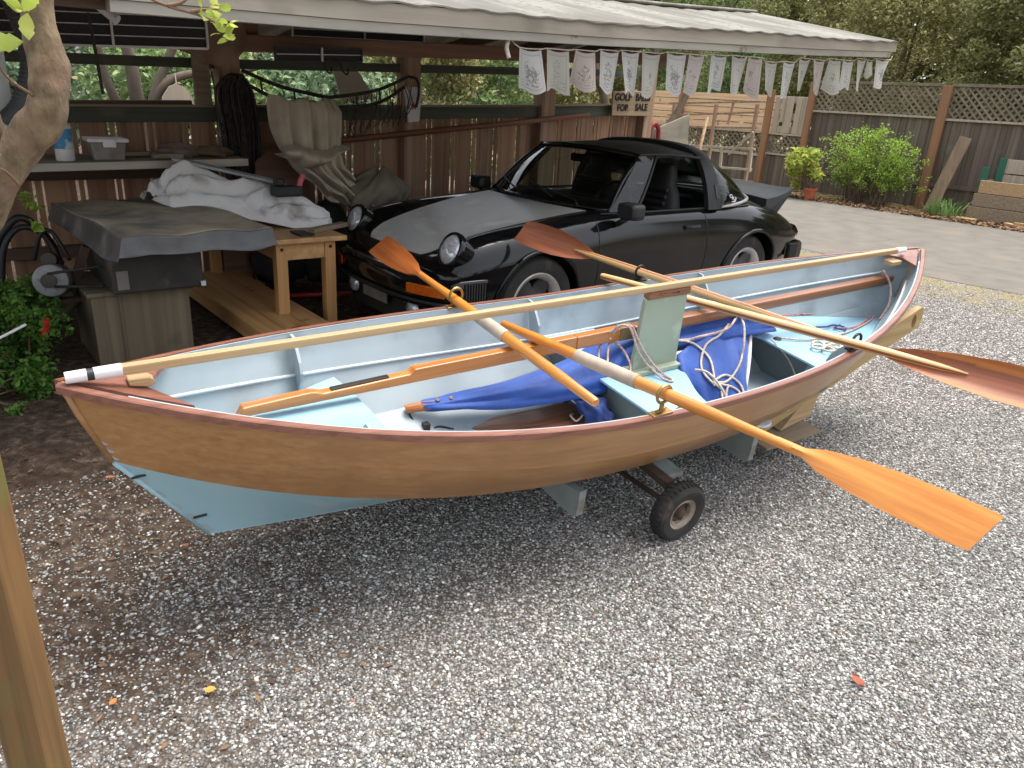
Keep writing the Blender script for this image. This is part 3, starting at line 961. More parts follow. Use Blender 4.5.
mb = MB(); mb.box((.82, .07, -.03), (.87, .1, .0)); mb.lathe([(.0, .02), (.02, .02), (.02, 0), (0, 0)], Matrix.Translation((.845, .11, -.02)), 14)
build('pulley_block', mb, M['white_tape'], tg, bevel=.003)
rope([(1.05, .0, -.17), (1.13, -.1, -.28), (1.08, -.24, -.40), (.92, -.3, -.44)], .004, M['rope'], 'bungee_line', 'thin grey cord hanging under the front edge of the stern seat', 'cord')
rope([(-.06, .10, .0), (-.05, .05, .055), (-.045, -.006, .072), (-.01, -.012, .02), (.03, -.014, -.055), (.10, -.016, -.135), (.13, -.036, -.165), (.15, -.09, -.190), (.17, -.13, -.192), (.19, -.12, -.192), (.185, -.07, -.19), (.155, -.035, -.16), (.11, -.016, -.11), (.05, -.014, -.04), (.0, -.012, .03), (-.03, -.008, .072), (-.045, .04, .06), (-.05, .09, .0)],
     .0055, M['rope_pink'], 'rope_loop', 'pinkish white rope hanging in a loop over the front edge of the daggerboard', 'rope')
rope([(-.05, .1, -.03), (-.02, .12, -.05), (.02, .10, -.08), (-.02, .14, -.06), (-.08, .13, -.08), (-.13, .06, -.12), (-.10, .04, -.13), (-.03, .12, -.07), (.03, .10, -.09), (.03, .02, -.14), (-.03, -.06, -.17), (-.02, -.12, -.192), (.04, -.15, -.192), (.11, -.16, -.192)],
     .0055, M['rope_pink'], 'rope_curl', 'pinkish white rope curled on the blue sail just left of the daggerboard', 'rope')
rope([(1.16, .02, -.188), (1.3, -.06, -.19), (1.6, -.08, -.19), (1.9, -.03, -.19), (2.05, .02, -.19), (2.09, .06, -.1), (2.13, .05, .02)], .0048, M['rope_pink'], 'painter_line', 'pink line running over the blue stern seat up to the stem', 'rope')
rope([(1.35, .28, -.19), (1.7, .2, -.19), (2.0, .1, -.19), (2.07, .06, -.19), (1.95, .0, -.19), (1.75, -.04, -.19), (1.62, .0, -.19)], .0045, M['rope_red'], 'red_line', 'red line curling back on the blue stern seat', 'rope')
rope([(1.52, .05, -.19), (1.58, .02, -.185), (1.66, .03, -.19), (1.70, -.02, -.19), (1.66, -.05, -.19), (1.62, -.01, -.185), (1.68, .0, -.18)], .0045, plain('blue_cord', (40, 70, 130), .8), 'blue_cord', 'short dark blue cord end on the stern seat', 'cord')
# neat flaked coil on the stern seat
cp_ = []
for k in range(5):
    a = k * 1.25 + .4
    c = Vector((1.31, -.17, -.19))
    for q in np.linspace(0, 2*math.pi, 9)[:-1]:
        r_ = .065 * (1 - math.cos(q)) / 2 + .008
        cp_.append(c + Vector((math.cos(a + .55*math.sin(q)) * r_ * 1.3, math.sin(a + .55*math.sin(q)) * r_, .004 * k)))
rope(cp_, .0065, M['rope'], 'rope_coil', 'small coil of beige rope flaked in loops on the stern seat', 'rope', steps=4)
# rudder or second board in the bottom, and a short stick
mb = MB()
mb.prism([(-.72, .27, -.445), (-.10, .22, -.435), (-.07, .14, -.435), (-.16, .06, -.44), (-.60, .15, -.45), (-.76, .24, -.45)], (0, 0, .02))
o = build('rudder', mb, M['mast_red'], fr=BOAT, bevel=.006)
tag(o, 'reddish brown wooden rudder blade lying under the blue sail on the boat floor', 'rudder')
mb = MB(); mb.bar((-.62, .10, -.437), (-.10, .03, -.42), .05, .016)
o = build('tiller', mb, M['mahogany'], fr=BOAT, bevel=.005)
tag(o, 'dark wooden tiller lying beside the rudder on the boat floor', 'tiller')
rope([(-.22, .09, -.40), (-.25, .07, -.39), (-.24, .03, -.40), (-.2, .04, -.36), (-.26, .08, -.30)], .005, M['rope'], 'rudder_lanyard', 'short white lanyard tied to the rudder', 'rope')
rope([(2.06, .06, .10), (2.09, .0, .02), (2.05, -.05, -.08), (1.98, -.06, -.17)], .007, M['rope_pink'], 'stern_line', 'pale rope hanging down inside the right hand stem', 'rope')

# ------------------------------------------------------------------ dolly under the boat
def zl(x, y, zw):            # world height to boat height, roughly
    return zw
dl = thing('boat_dolly', 'home made two wheeled boat dolly with pale bunks and a yellow plank tongue', 'dolly', (-.1, 0, -.7), BOAT)
def wheel(v):
    r = .137
    c = BOAT.inverted() @ Vector((0, 0, 0))
    u = -.12
    # height so that the tyre rests on the gravel
    pw = BOAT @ Vector((u, v, -.5)); gz = float(ground_z(pw.x, pw.y)) + .004
    wc = Vector((pw.x, pw.y, gz + r)); lc = BOAT.inverted() @ wc
    s = 1 if v > 0 else -1
    Mx = Matrix.Translation(lc) @ Matrix.Rotation(-s * math.pi/2, 4, 'X')
    wh = MB()
    prof = [(.075, -.034), (.095, -.042), (.118, -.043), (.131, -.034), (.137, -.014), (.137, .014), (.131, .034), (.118, .043), (.095, .042), (.075, .034)]
    wh.lathe(prof, Mx, 40)
    for k in range(36):
        a = 2*math.pi*k/36
        Rm = Mx @ Matrix.Rotation(a, 4, 'Z')
        wh.box((.133, -.004, -.026), (.1405, .004, -.006), M=Rm); wh.box((.133, .008, .006), (.1405, .016, .026), M=Rm)
    ty = build('tyre', wh, M['tyre'], dl, smooth=True, autos=35)
    rm = MB(); rm.lathe([(.077, .033), (.07, .03), (.064, .026), (.060, .028), (.054, .024), (.050, .008), (.03, .004)], Mx, 32)
    rm2 = build('rim', rm, M['rim_white'], dl, smooth=True, autos=35)
    hb = MB(); hb.lathe([(.050, .0085), (.03, .010), (.022, .028), (.012, .034), (0, .034)], Mx, 24)
    for k in range(4):
        a = 2*math.pi*k/4 + .4
        hb.lathe([(0, .018), (.007, .018), (.007, .01)], Mx @ Matrix.Translation((.042*math.cos(a), .042*math.sin(a), 0)), 6)
    build('hub', hb, M['rust'], rm2, smooth=True, autos=35)
    return lc
cA, cB = wheel(-.57), wheel(.5)
mb = MB(); mb.tube([cA + Vector((0, .03, 0)), cB - Vector((0, .03, 0))], .012, 10)
for cc_, s in ((cA, 1), (cB, -1)):
    mb.tube([cc_ + Vector((0, s*.06, 0)), cc_ + Vector((.0, s*.10, .10))], .012, 8)
mb.bar((-.12, -.5, cA.z + .09), (-.12, .46, cA.z + .11), .05, .03)
mb.bar((-.5, -.08, cA.z + .05), (.75, -.08, cA.z + .11), .03, .03)
mb.bar((-.5, .14, cA.z + .05), (.75, .14, cA.z + .11), .03, .03)
build('axle', mb, M['rust'], dl, smooth=True, autos=30)
def bunk(u, w0, w1, y0, y1, m, name='bunk', th=.038):
    mb = MB()
    mb.prism([(u, y0, w1 + .02), (u, y0 + .02, w1), (u, y1 - .02, w1), (u, y1, w1 + .02), (u, y1, w0 + .05), (u, y1 - .13, w0 - .01), (u, y0 + .13, w0 - .01), (u, y0, w0 + .02)], (th, 0, 0))
    build(name, mb, m, dl, bevel=.003)
bunk(-.545, -.46, -.585, -.40, .40, M['bunk_paint'])
bunk(.55, -.465, -.61, -.40, .40, M['bunk_paint'])
mb = MB(); mb.box((-.07, -.44, -.50), (.03, -.30, -.475)); build('pad', mb, M['bunk_paint'], dl, bevel=.003)
# tongue: plank with an oval hand hole rising past the right hand stem
TA, TB = Vector((.72, -.24, -.545)), Vector((2.06, -.24, -.075))
FT = axis_frame(TA, TB, (0, 0, 1))
mb = MB()
Lt = (TB - TA).length; h2 = .066
out = [(0, -h2), (Lt - .02, -h2), (Lt, -h2 + .02), (Lt + .01, h2 - .02), (Lt - .01, h2), (0, h2)]
ov = [(Lt - .075 + .022 * math.cos(a), .05 * math.sin(a) * .95) for a in np.linspace(0, 2*math.pi, 25)[:-1]]
bm = bmesh.new()
vo = [bm.verts.new((x, 0, z)) for x, z in out]; vh = [bm.verts.new((x, 0, z)) for x, z in ov]
ed = [bm.edges.new((vo[i], vo[(i+1) % len(vo)])) for i in range(len(vo))] + [bm.edges.new((vh[i], vh[(i+1) % len(vh)])) for i in range(len(vh))]
rr = bmesh.ops.triangle_fill(bm, use_beauty=True, edges=ed)
bm.verts.index_update()
flat_v = [v.co.copy() for v in bm.verts]; flat_f = [[v.index for v in f.verts] for f in bm.faces]
bm.free()
nV = len(flat_v); th = .036
mb.add([FT @ (p + Vector((0, -th/2, 0))) for p in flat_v] + [FT @ (p + Vector((0, th/2, 0))) for p in flat_v],
       flat_f + [[nV + i for i in f[::-1]] for f in flat_f]
       + [(i, (i+1) % 6, nV + (i+1) % 6, nV + i) for i in range(6)]
       + [(6 + i, 6 + (i+1) % 24, nV + 6 + (i+1) % 24, nV + 6 + i) for i in range(24)])
build('tongue', mb, M['plank_yellow'], dl)
mb = MB(); mb.prism([(.98, -.26, -.60), (1.22, -.26, -.56), (1.24, -.26, -.44), (1.10, -.26, -.46)], (0, .06, 0))
build('wedge_block', mb, M['ply_edge'], dl, bevel=.003)
mb = MB(); mb.box((.78, -.34, -.632), (1.24, -.10, -.614)); build('base_board', mb, M['plank_grey'], dl, bevel=.003)

# ------------------------------------------------------------------ the black sports car (frame CAR: x forward from the rear axle, y to its left, z up)
M['paint'] = mat('paint', (13, 13, 15), (18, 18, 20), rough=.10, scale=3, spec=.42, coat=0.0, spots=(30, 28, 27), spot_scale=2.2, spot_lo=.6, spot_hi=.85, rvar=.05)
M['bonnet'] = mat('bonnet', (184, 182, 178), (168, 166, 162), rough=.34, scale=3, spec=.45, spots=(192, 190, 184), spot_scale=5)  # grey panel made paler, the sky's reflection is put into its colour
M['trim'] = mat('trim', (24, 24, 25), (30, 30, 31), rough=.55, scale=14)
M['rubber'] = mat('rubber', (58, 60, 62), (50, 52, 54), rough=.6, scale=10)
M['chrome'] = plain('chrome', (190, 192, 196), .18, metal=1.0)
M['silver'] = mat('silver', (200, 198, 195), (180, 178, 175), rough=.4, metal=.45, scale=12)
M['interior'] = mat('interior', (22, 21, 21), (30, 29, 28), rough=.7, scale=14)
M['glass'] = glassmat('glass', (176, 190, 184))
M['lens'] = mat('lens', (226, 228, 230), (176, 180, 186), rough=.14, metal=.35, scale=30, coat=1.0, stretch=(1, 1, 6))
M['amber'] = mat('amber', (200, 96, 20), (176, 78, 14), rough=.2, scale=40, coat=.6)
M['red_lens'] = mat('red_lens', (120, 20, 20), (96, 14, 14), rough=.2, scale=30, coat=.6)
M['spoke'] = mat('spoke', (74, 74, 76), (60, 60, 62), rough=.4, metal=.3, scale=12)
M['plate'] = mat('plate', (120, 116, 108), (104, 100, 94), rough=.5, scale=8)

car = thing('sports_car', 'black targa sports car with sky-brightened grey bonnet and duck tail parked under the shed roof', 'car', (1.136, 0, 0), CAR)
SEC = [
 (2.985, [(.50,.34),(.55,.40),(.57,.46),(.56,.51),(.50,.545),(.40,.555),(.2,.56),(0,.562)]),
 (2.93, [(.60,.28),(.67,.36),(.69,.46),(.68,.55),(.58,.60),(.44,.60),(.2,.595),(0,.595)]),
 (2.84, [(.66,.24),(.735,.35),(.765,.49),(.75,.62),(.62,.745),(.46,.645),(.2,.63),(0,.63)]),
 (2.72, [(.67,.21),(.755,.35),(.79,.51),(.77,.66),(.635,.805),(.47,.685),(.2,.662),(0,.66)]),
 (2.52, [(.68,.20),(.775,.35),(.808,.53),(.785,.70),(.65,.838),(.48,.735),(.2,.712),(0,.71)]),
 (2.27, [(.68,.18),(.785,.35),(.82,.55),(.79,.73),(.67,.85),(.51,.785),(.25,.768),(0,.765)]),
 (1.95, [(.68,.17),(.775,.32),(.805,.55),(.78,.75),(.69,.868),(.54,.838),(.27,.828),(0,.825)]),
 (1.60, [(.68,.17),(.77,.32),(.80,.55),(.78,.77),(.71,.878),(.58,.882),(.3,.885),(0,.887)]),
 (1.35, [(.68,.17),(.77,.32),(.80,.55),(.785,.76),(.735,.872),(.62,.878),(.3,.80),(0,.80)]),
 (0.9,  [(.69,.17),(.775,.32),(.805,.55),(.79,.75),(.745,.868),(.64,.872),(.3,.74),(0,.74)]),
 (0.45, [(.69,.17),(.78,.32),(.812,.55),(.80,.75),(.745,.872),(.64,.88),(.3,.78),(0,.78)]),
 (0.2,  [(.69,.17),(.79,.34),(.832,.55),(.82,.73),(.755,.868),(.64,.89),(.3,.90),(0,.905)]),
 (0.0,  [(.69,.18),(.80,.35),(.845,.55),(.835,.72),(.765,.855),(.62,.893),(.3,.925),(0,.93)]),
 (-.30, [(.67,.2),(.79,.35),(.835,.54),(.815,.70),(.73,.825),(.58,.87),(.3,.905),(0,.91)]),
 (-.60, [(.64,.25),(.75,.38),(.78,.52),(.76,.66),(.67,.76),(.5,.805),(.25,.83),(0,.835)]),
 (-.82, [(.60,.30),(.69,.40),(.72,.51),(.70,.61),(.62,.68),(.46,.715),(.2,.73),(0,.735)]),
 (-.93, [(.54,.36),(.61,.42),(.63,.49),(.61,.55),(.54,.60),(.4,.62),(.2,.63),(0,.63)]),
]
def body_mesh():
    mb = MB()
    rows = []
    for x, pr in SEC:
        full = [(x, y, z) for y, z in pr] + [(x, -y, z) for y, z in pr[-2::-1]]
        rows.append(full)
    n = len(rows[0])
    vs = [p for r in rows for p in r]
    fs = [(i*n + k, (i+1)*n + k, (i+1)*n + k + 1, i*n + k + 1) for i in range(len(rows)-1) for k in range(n-1)]
    # floor and end caps
    fs += [(i*n, i*n + n - 1, (i+1)*n + n - 1, (i+1)*n) for i in range(len(rows)-1)]
    m = len(rows) - 1
    for k in range((n-1)//2):
        a, b = k, k + 1; c, d = n - 2 - k, n - 1 - k
        q = [a, b, c, d] if b != c else [a, b, d]
        fs.append(tuple(q)); fs.append(tuple(m*n + i for i in q[::-1]))
    mb.add(vs, fs)
    me = bpy.data.meshes.new('tmp'); me.from_pydata(mb.v, [], mb.f)
    bm = bmesh.new(); bm.from_mesh(me); bmesh.ops.recalc_face_normals(bm, faces=bm.faces); bm.to_mesh(me); bm.free()
    o = bpy.data.objects.new('tmp', me); COL.objects.link(o)
    s_ = o.modifiers.new('s', 'SUBSURF'); s_.levels = 3; s_.render_levels = 3
    dg_ = bpy.context.evaluated_depsgraph_get()
    solid = bpy.data.meshes.new_from_object(o.evaluated_get(dg_))
    cut = []
    for (x, r) in ((0, .352), (2.272, .348)):
        for s in (1, -1):
            cb = MB(); cb.lathe([(0, -.4), (r, -.4), (r, .4), (0, .4)], Matrix.Translation((x, s*.92, .315)) @ Matrix.Rotation(math.pi/2, 4, 'X'), 64)
            cmz = bpy.data.meshes.new('c'); cmz.from_pydata(cb.v, [], cb.f)
            bm = bmesh.new(); bm.from_mesh(cmz); bmesh.ops.remove_doubles(bm, verts=bm.verts, dist=1e-5); bmesh.ops.recalc_face_normals(bm, faces=bm.faces); bm.to_mesh(cmz); bm.free()
            co = bpy.data.objects.new('c', cmz); COL.objects.link(co); cut.append(co)
            bo = o.modifiers.new('b', 'BOOLEAN'); bo.object = co; bo.operation = 'DIFFERENCE'; bo.solver = 'EXACT'
    bpy.context.view_layer.update()
    dg_ = bpy.context.evaluated_depsgraph_get()
    res = bpy.data.meshes.new_from_object(o.evaluated_get(dg_))
    for c in cut: bpy.data.objects.remove(c, do_unlink=True)
    bpy.data.objects.remove(o, do_unlink=True)
    return solid, res
solid, res = body_mesh()
bvh = BVHTree.FromPolygons([v.co for v in solid.vertices], [list(p.vertices) for p in solid.polygons])
V_ = [v.co.copy() for v in res.vertices]; F_ = [list(p.vertices) for p in res.polygons]
bmb = MB(); bmb.add(V_, F_)
build('body', bmb, M['paint'], car, smooth=True, autos=32)
def topz(x, y):
    h = bvh.ray_cast(Vector((x, y, 3)), Vector((0, 0, -1)))
    return h[0] if h[0] is not None else Vector((x, y, .5))
def sidep(x, z, s=1):
    h = bvh.ray_cast(Vector((x, s * 3, z)), Vector((0, -s, 0)))
    return h[0] if h[0] is not None else Vector((x, s*.8, z))
# bonnet
def bon(u, v):
    x = 2.90 - u * (2.90 - 1.70)
    hw = interp(x, [1.62, 2.1, 2.5, 2.75, 2.86, 2.90], [.575, .525, .465, .43, .39, .33])
    p = topz(x, (2*v - 1) * hw)
    return p + Vector((0, 0, .006))
mb = MB(); mb.grid(bon, 41, 25)
bo_ = build('bonnet', mb, M['bonnet'], car, smooth=True)
mb = MB()
mb.tube([bon(0, v) + Vector((0, 0, -.006)) for v in np.linspace(0, 1, 20)] + [bon(u, 1) + Vector((0, 0, -.005)) for u in np.linspace(0, 1, 30)], .004, 6)
mb.tube([bon(u, 0) + Vector((0, 0, -.005)) for u in np.linspace(0, 1, 30)], .004, 6)
build('seam', mb, M['trim'], bo_, smooth=True)
# cowl vent strip
mb = MB()
for k in range(10):
    y = -.36 + .08*k
    p = topz(1.66, y); mb.box((p.x - .02, y - .03, p.z + .002), (p.x + .02, y + .03, p.z + .007))
build('cowl_vent', mb, M['trim'], car)
# door outline, sill trim, handle
mb = MB()
for s in (1, -1):
    ln = [sidep(1.76, z, s) for z in np.linspace(.84, .27, 14)] + [sidep(x, .26, s) for x in np.linspace(1.72, .70, 14)] + [sidep(.63 - .03*math.sin((z-.26)*5), z, s) for z in np.linspace(.28, .86, 14)]
    mb.tube(ln, .0045, 6)
    mb.tube([sidep(x, .86, s) + Vector((0, 0, .006)) for x in np.linspace(1.68, .0, 24)], .008, 6)
    mb.tube([sidep(x, .235, s) for x in np.linspace(1.88, .38, 24)], .012, 6)
build('door_seam', mb, M['trim'], car, smooth=True)
mb = MB()
for s in (1, -1):
    p = sidep(.80, .745, s)
    mb.box((p.x - .095, p.y - .01, p.z - .016), (p.x + .075, p.y + s*.018, p.z + .014))
    mb.tube([p + Vector((-.08, s*.012, 0)), p + Vector((-.06, s*.034, .004)), p + Vector((.04, s*.034, .004)), p + Vector((.06, s*.012, 0))], .011, 8)
build('door_handle', mb, M['trim'], car, smooth=True, autos=30)
# wheel arch lips
for (x0, r) in ((0, .362), (2.272, .358)):
    for s in (1, -1):
        pts = []; mb = MB()
        for a in np.linspace(R(12), R(168), 28):
            x, z = x0 + r * math.cos(a), .315 + r * math.sin(a)
            p = sidep(x, z, s); pts.append(p + Vector((0, s*.002, 0)))
        mb.tube(pts, .016, 8)
        build('arch_lip', mb, M['paint'], car, smooth=True)
# dark wells behind the wheels
# headlights
for s in (1, -1):
    Mx = Matrix.Translation((2.835, s*.617, .683)) @ Matrix.Rotation(R(90 - 24), 4, 'Y')
    pod = MB()
    def PD(u, v):
        a = 2*math.pi*u; r = .113
        return Mx @ Vector((r*math.cos(a) * (1 - .25*v) + .05*v, r*math.sin(a)*(1 - .12*v), .036 - .42*v))
    pod.grid(PD, 36, 6, wrapu=True)
    build('headlight_pod', pod, M['paint'], car, smooth=True)
    hl_ = MB(); hl_.lathe([(.094, .036), (.09, .046), (.07, .058), (.035, .066), (0, .068)], Mx, 36)
    h_ = build('headlight', hl_, M['lens'], car, smooth=True)
    rg = MB(); rg.lathe([(.093, .034), (.096, .05), (.108, .046), (.113, .034), (.112, .01)], Mx, 36)
    build('headlight_ring', rg, M['paint'], h_, smooth=True)
# bumpers
def bumper(front, name):
    mb = MB()
    S = [(-.80, .33, .0)] 
    def path(y):
        a = abs(y)
        if front: return 3.045 - .16 * (a/.74) ** 3.2
        return -.985 + .14 * (a/.72) ** 3.0
    ymax = .755 if front else .745
    ys = np.concatenate([np.linspace(-ymax, ymax, 41)])
    sg = 1 if front else -1
    zs = [(.35, -.05), (.33, .0), (.37, .035), (.44, .045), (.50, .035), (.525, .0), (.53, -.05)]
    rows = []
    rows.append([(2.70 if front else -.56, -ymax - .03, z) for z, o in zs])
    for y in ys:
        rows.append([(path(y) + sg*o, y * (1 + .0*o), z) for z, o in zs])
    rows.append([(2.70 if front else -.56, ymax + .03, z) for z, o in zs])
    k = len(zs)
    mb.add([p for r in rows for p in r], [(i*k + j, (i+1)*k + j, (i+1)*k + j + 1, i*k + j + 1) for i in range(len(rows)-1) for j in range(k-1)])
    return build(name, mb, M['paint'], car, smooth=True, autos=50), path
fbm, fpath = bumper(True, 'front_bumper')
rbm, rpath = bumper(False, 'rear_bumper')
for front, par in ((True, fbm), (False, rbm)):
    x0, x1 = (2.72, 2.86) if front else (-.72, -.62)
    for s in (1, -1):
        mb = MB()
        for k in range(8):
            x = x0 + (x1 - x0) * k / 7
            mb.box((x - .005, s*.778 - .012, .36), (x + .004, s*.778 + .012, .515))
        build('bellows', mb, M['tyre'], par)
    mb = MB()
    path = fpath if front else rpath
    mb.tube([(path(y) + (.046 if front else -.046), y, .375) for y in np.linspace(-.72, .72, 30)], .012, 8)
    build('bumper_strip', mb, M['trim'], par, smooth=True)
for s in (1, -1):
    mb = MB()
    pts = [(fpath(y) + .047, s*y) for y in np.linspace(.44, .70, 8)]
    poly = []
    vs = []
    for x, y in pts: vs += [(x, y, .415), (x + .012, y, .42), (x + .012, y, .475), (x, y, .48)]
    mb.add(vs, [(4*i + j, 4*(i+1) + j, 4*(i+1) + (j+1) % 4, 4*i + (j+1) % 4) for i in range(7) for j in range(4)] + [(0, 1, 2, 3), (28, 29, 30, 31)])
    build('turn_signal', mb, M['amber'], car)
    mb = MB(); mb.lathe([(0, .03), (.05, .028), (.06, .0)], Matrix.Translation((2.99, s*.40, .285)) @ Matrix.Rotation(R(90), 4, 'Y'), 20)
    build('fog_light', mb, M['lens'], car, smooth=True)
    mb = MB()
    vs = []
    for y in np.linspace(.30, .70, 9):
        x = -.965 + .30 * (max(y - .5, 0) / .2) ** 2 * .5
        vs += [(x - .02, s*y, .55), (x - .028, s*y, .60), (x + .02, s*y, .645)]
    mb.add(vs, [(3*i + j, 3*i + 3 + j, 3*i + 4 + j, 3*i + 1 + j) for i in range(8) for j in range(2)])
    build('tail_light', mb, M['red_lens'], car, smooth=True)
# front spoiler, number plate
mb = MB()
vs = []
ys = np.linspace(-.66, .66, 21)
for y in ys:
    x = 3.0 - .16 * (abs(y)/.66) ** 3
    vs += [(x, y, .36), (x - .0, y, .25), (x + .035, y, .185), (x - .02, y, .185)]
mb.add(vs, [(4*i + j, 4*i + 4 + j, 4*i + 5 + j, 4*i + 1 + j) for i in range(20) for j in range(3)])
build('front_spoiler', mb, M['trim'], car, smooth=True, autos=40)
mb = MB(); mb.box((3.04, -.17, .235), (3.048, .15, .375), M=Matrix.Translation((0, 0, .03)))
build('number_plate', mb, M['plate'], car, bevel=.002)
mb = MB(); mb.box((-.015, -.03, -.008), (.015, .03, .008), M=Matrix.Translation((2.965, 0, .60)))
build('badge', mb, M['chrome'], car, bevel=.003)
# greenhouse -------------------------------------------------------
def ws(u, v):
    """windscreen: u across, v up"""
    q = 2*u - 1
    b = Vector((1.73 - .14 * q*q - .03*q**4, q * .655, .885 - .01*q*q)); t = Vector((1.27 - .09 * q*q, q * .535, 1.262 - .03 * q*q))
    p = b.lerp(t, v); p.x += .03 * math.sin(math.pi * v); p.z += .012 * math.sin(math.pi * v)
    return p
mb = MB(); mb.grid(ws, 25, 13)
wsg = build('windscreen', mb, M['glass'], car, smooth=True)
mb = MB()
mb.tube([ws(0, v) for v in np.linspace(-.02, 1, 12)] + [ws(u, 1) for u in np.linspace(.04, .96, 24)] + [ws(1, v) for v in np.linspace(1, -.02, 12)], .021, 10)
mb.tube([ws(u, 0.01) for u in np.linspace(0, 1, 24)], .013, 8)
wf = build('windscreen_frame', mb, M['paint'], car, smooth=True)
mb = MB()
for y in (.45, -.12):
    a = ws(.5 + y/1.31, .0) + Vector((.02, 0, .012))
    mb.tube([a, a + Vector((-.02, -.05, .03)), ws(.5 + y/1.31 - .36, .20) + Vector((.012, 0, .012))], .006, 6)
    mb.tube([ws(.5 + y/1.31 - .18, .06) + Vector((.02, 0, .014)), ws(.5 + y/1.31 - .46, .26) + Vector((.014, 0, .012))], .005, 6)
build('wiper', mb, M['trim'], wf, smooth=True)
mb = MB(); mb.box((-.015, -.11, -.03), (.015, .11, .03), M=Matrix.Translation((1.25, .0, 1.175)))
build('rear_view_mirror', mb, M['trim'], car, bevel=.01)
# roof panel
def rp_(u, v):
    q = 2*u - 1
    x = 1.26 - .09*q*q - v * (.69 - .08*q*q)
    z0 = 1.268 - .03*q*q; z1 = 1.302 - .055 * q*q
    return Vector((x, q * (.545 + .01*v), z0 + (z1 - z0) * v + .014 * math.sin(math.pi * v)))
mb = MB(); mb.shell(rp_, lambda u, v: rp_(u, v) - Vector((0, 0, .03)), 21, 11)
build('roof_panel', mb, M['trim'], car, smooth=True, autos=50)
# targa hoop
HOOP = [(.765, .862), (.742, .95), (.70, 1.06), (.645, 1.16), (.57, 1.242), (.45, 1.292), (.25, 1.315), (0, 1.32)]
HPTS = spline([Vector((0, y, z)) for y, z in HOOP] + [Vector((0, -y, z)) for y, z in HOOP[-2::-1]], 5)
def hoop(u, v, off):
    f = u * (len(HPTS) - 1); i = min(int(f), len(HPTS) - 2); p = HPTS[i].lerp(HPTS[i+1], f - i)
    k = (p.z - .86) / .46
    xf, xr = .60 - .02*k, .44 + .02*k
    c = Vector((0, 0, .95)); d = (p - c).normalized()
    q = p + d * off * (1 if True else 0)
    return Vector((xf + (xr - xf) * v, q.y, q.z))
mb = MB(); mb.shell(lambda u, v: hoop(u, v, .006 + .006*math.sin(math.pi*v)), lambda u, v: hoop(u, v, -.035), 73, 7)
hp = build('targa_hoop', mb, M['trim'], car, smooth=True, autos=50)
mb = MB()
for s in (0.03, .97):
    mb.shell(lambda u, v: hoop(s + (.10 if s < .5 else -.10) * (.35 + .65*u), .58 + .25*v, .018), lambda u, v: hoop(s + (.10 if s < .5 else -.10) * (.35 + .65*u), .58 + .25*v, .008), 8, 3)
build('hoop_vent', mb, M['rubber'], hp, smooth=True, autos=40)
# rear window wrapping round
BASE = spline([Vector((.45, .745, .872)), Vector((.18, .725, .880)), Vector((-.12, .60, .900)), Vector((-.32, .30, .925)), Vector((-.36, 0, .932)),
               Vector((-.32, -.30, .925)), Vector((-.12, -.60, .900)), Vector((.18, -.725, .880)), Vector((.45, -.745, .872))], 8)
def rw(u, v):
    f = u * (len(BASE) - 1); i = min(int(f), len(BASE) - 2); b = BASE[i].lerp(BASE[i+1], f - i)
    t = hoop(u, .96, -.008)
    p = t.lerp(b, v)
    bl_ = math.sin(math.pi * v) * .025
    d = Vector((p.x - .4, p.y, (p.z - .7))).normalized()
    return p + d * bl_
mb = MB(); mb.grid(rw, 49, 13)
rwg = build('rear_window', mb, M['glass'], car, smooth=True)
mb = MB(); mb.tube([p + Vector((0, 0, .004)) for p in BASE], .014, 8)
build('rear_window_trim', mb, M['silver'], rwg, smooth=True)
# small white emblem on the rear side glass: a ring with a stem and crossed bars
mb = MB()
ec = rw(.115, .62) + Vector((0, .012, 0))
ex = (rw(.135, .62) - rw(.095, .62)).normalized(); ez = (rw(.115, .45) - rw(.115, .8)).normalized()
mb.tube([ec + ex*.018*math.cos(a) + ez*(.03 + .018*math.sin(a)) for a in np.linspace(0, 6.28, 18)[:-1]], .004, 6, closed=True)
mb.tube([ec + ez*.012, ec - ez*.045], .005, 6)
mb.tube([ec + ex*.04 - ez*.02, ec + ex*.02 - ez*.042, ec - ez*.048, ec - ex*.02 - ez*.042, ec - ex*.04 - ez*.02], .005, 6)
mb.tube([ec - ex*.02 - ez*.005, ec + ex*.02 - ez*.005], .004, 6)
build('emblem', mb, M['white_tape'], rwg, smooth=True)
# side windows with vent pillar
for s in (1, -1):
    mb = MB()
    def sw(u, v):
        b = Vector((1.60 - u * 1.0, s * (.685 + .055*u), .874)); t = Vector((1.20 - u * .62, s * (.548 + .06*u), 1.245 - .02*u + .012*math.sin(math.pi*u)))
        p = b.lerp(t, v); p.y += s * .012 * math.sin(math.pi*v); return p
    mb.grid(lambda u, v: sw(u * .27, v), 7, 9)
    sg_ = build('vent_window', mb, M['glass'], car, smooth=True)
    mb = MB(); mb.tube([sw(.27, v) for v in np.linspace(0, .97, 8)], .012, 8)
    mb.tube([sw(u, 1) for u in np.linspace(0, 1, 12)], .011, 8)
    build('window_frame', mb, M['trim'], sg_, smooth=True)
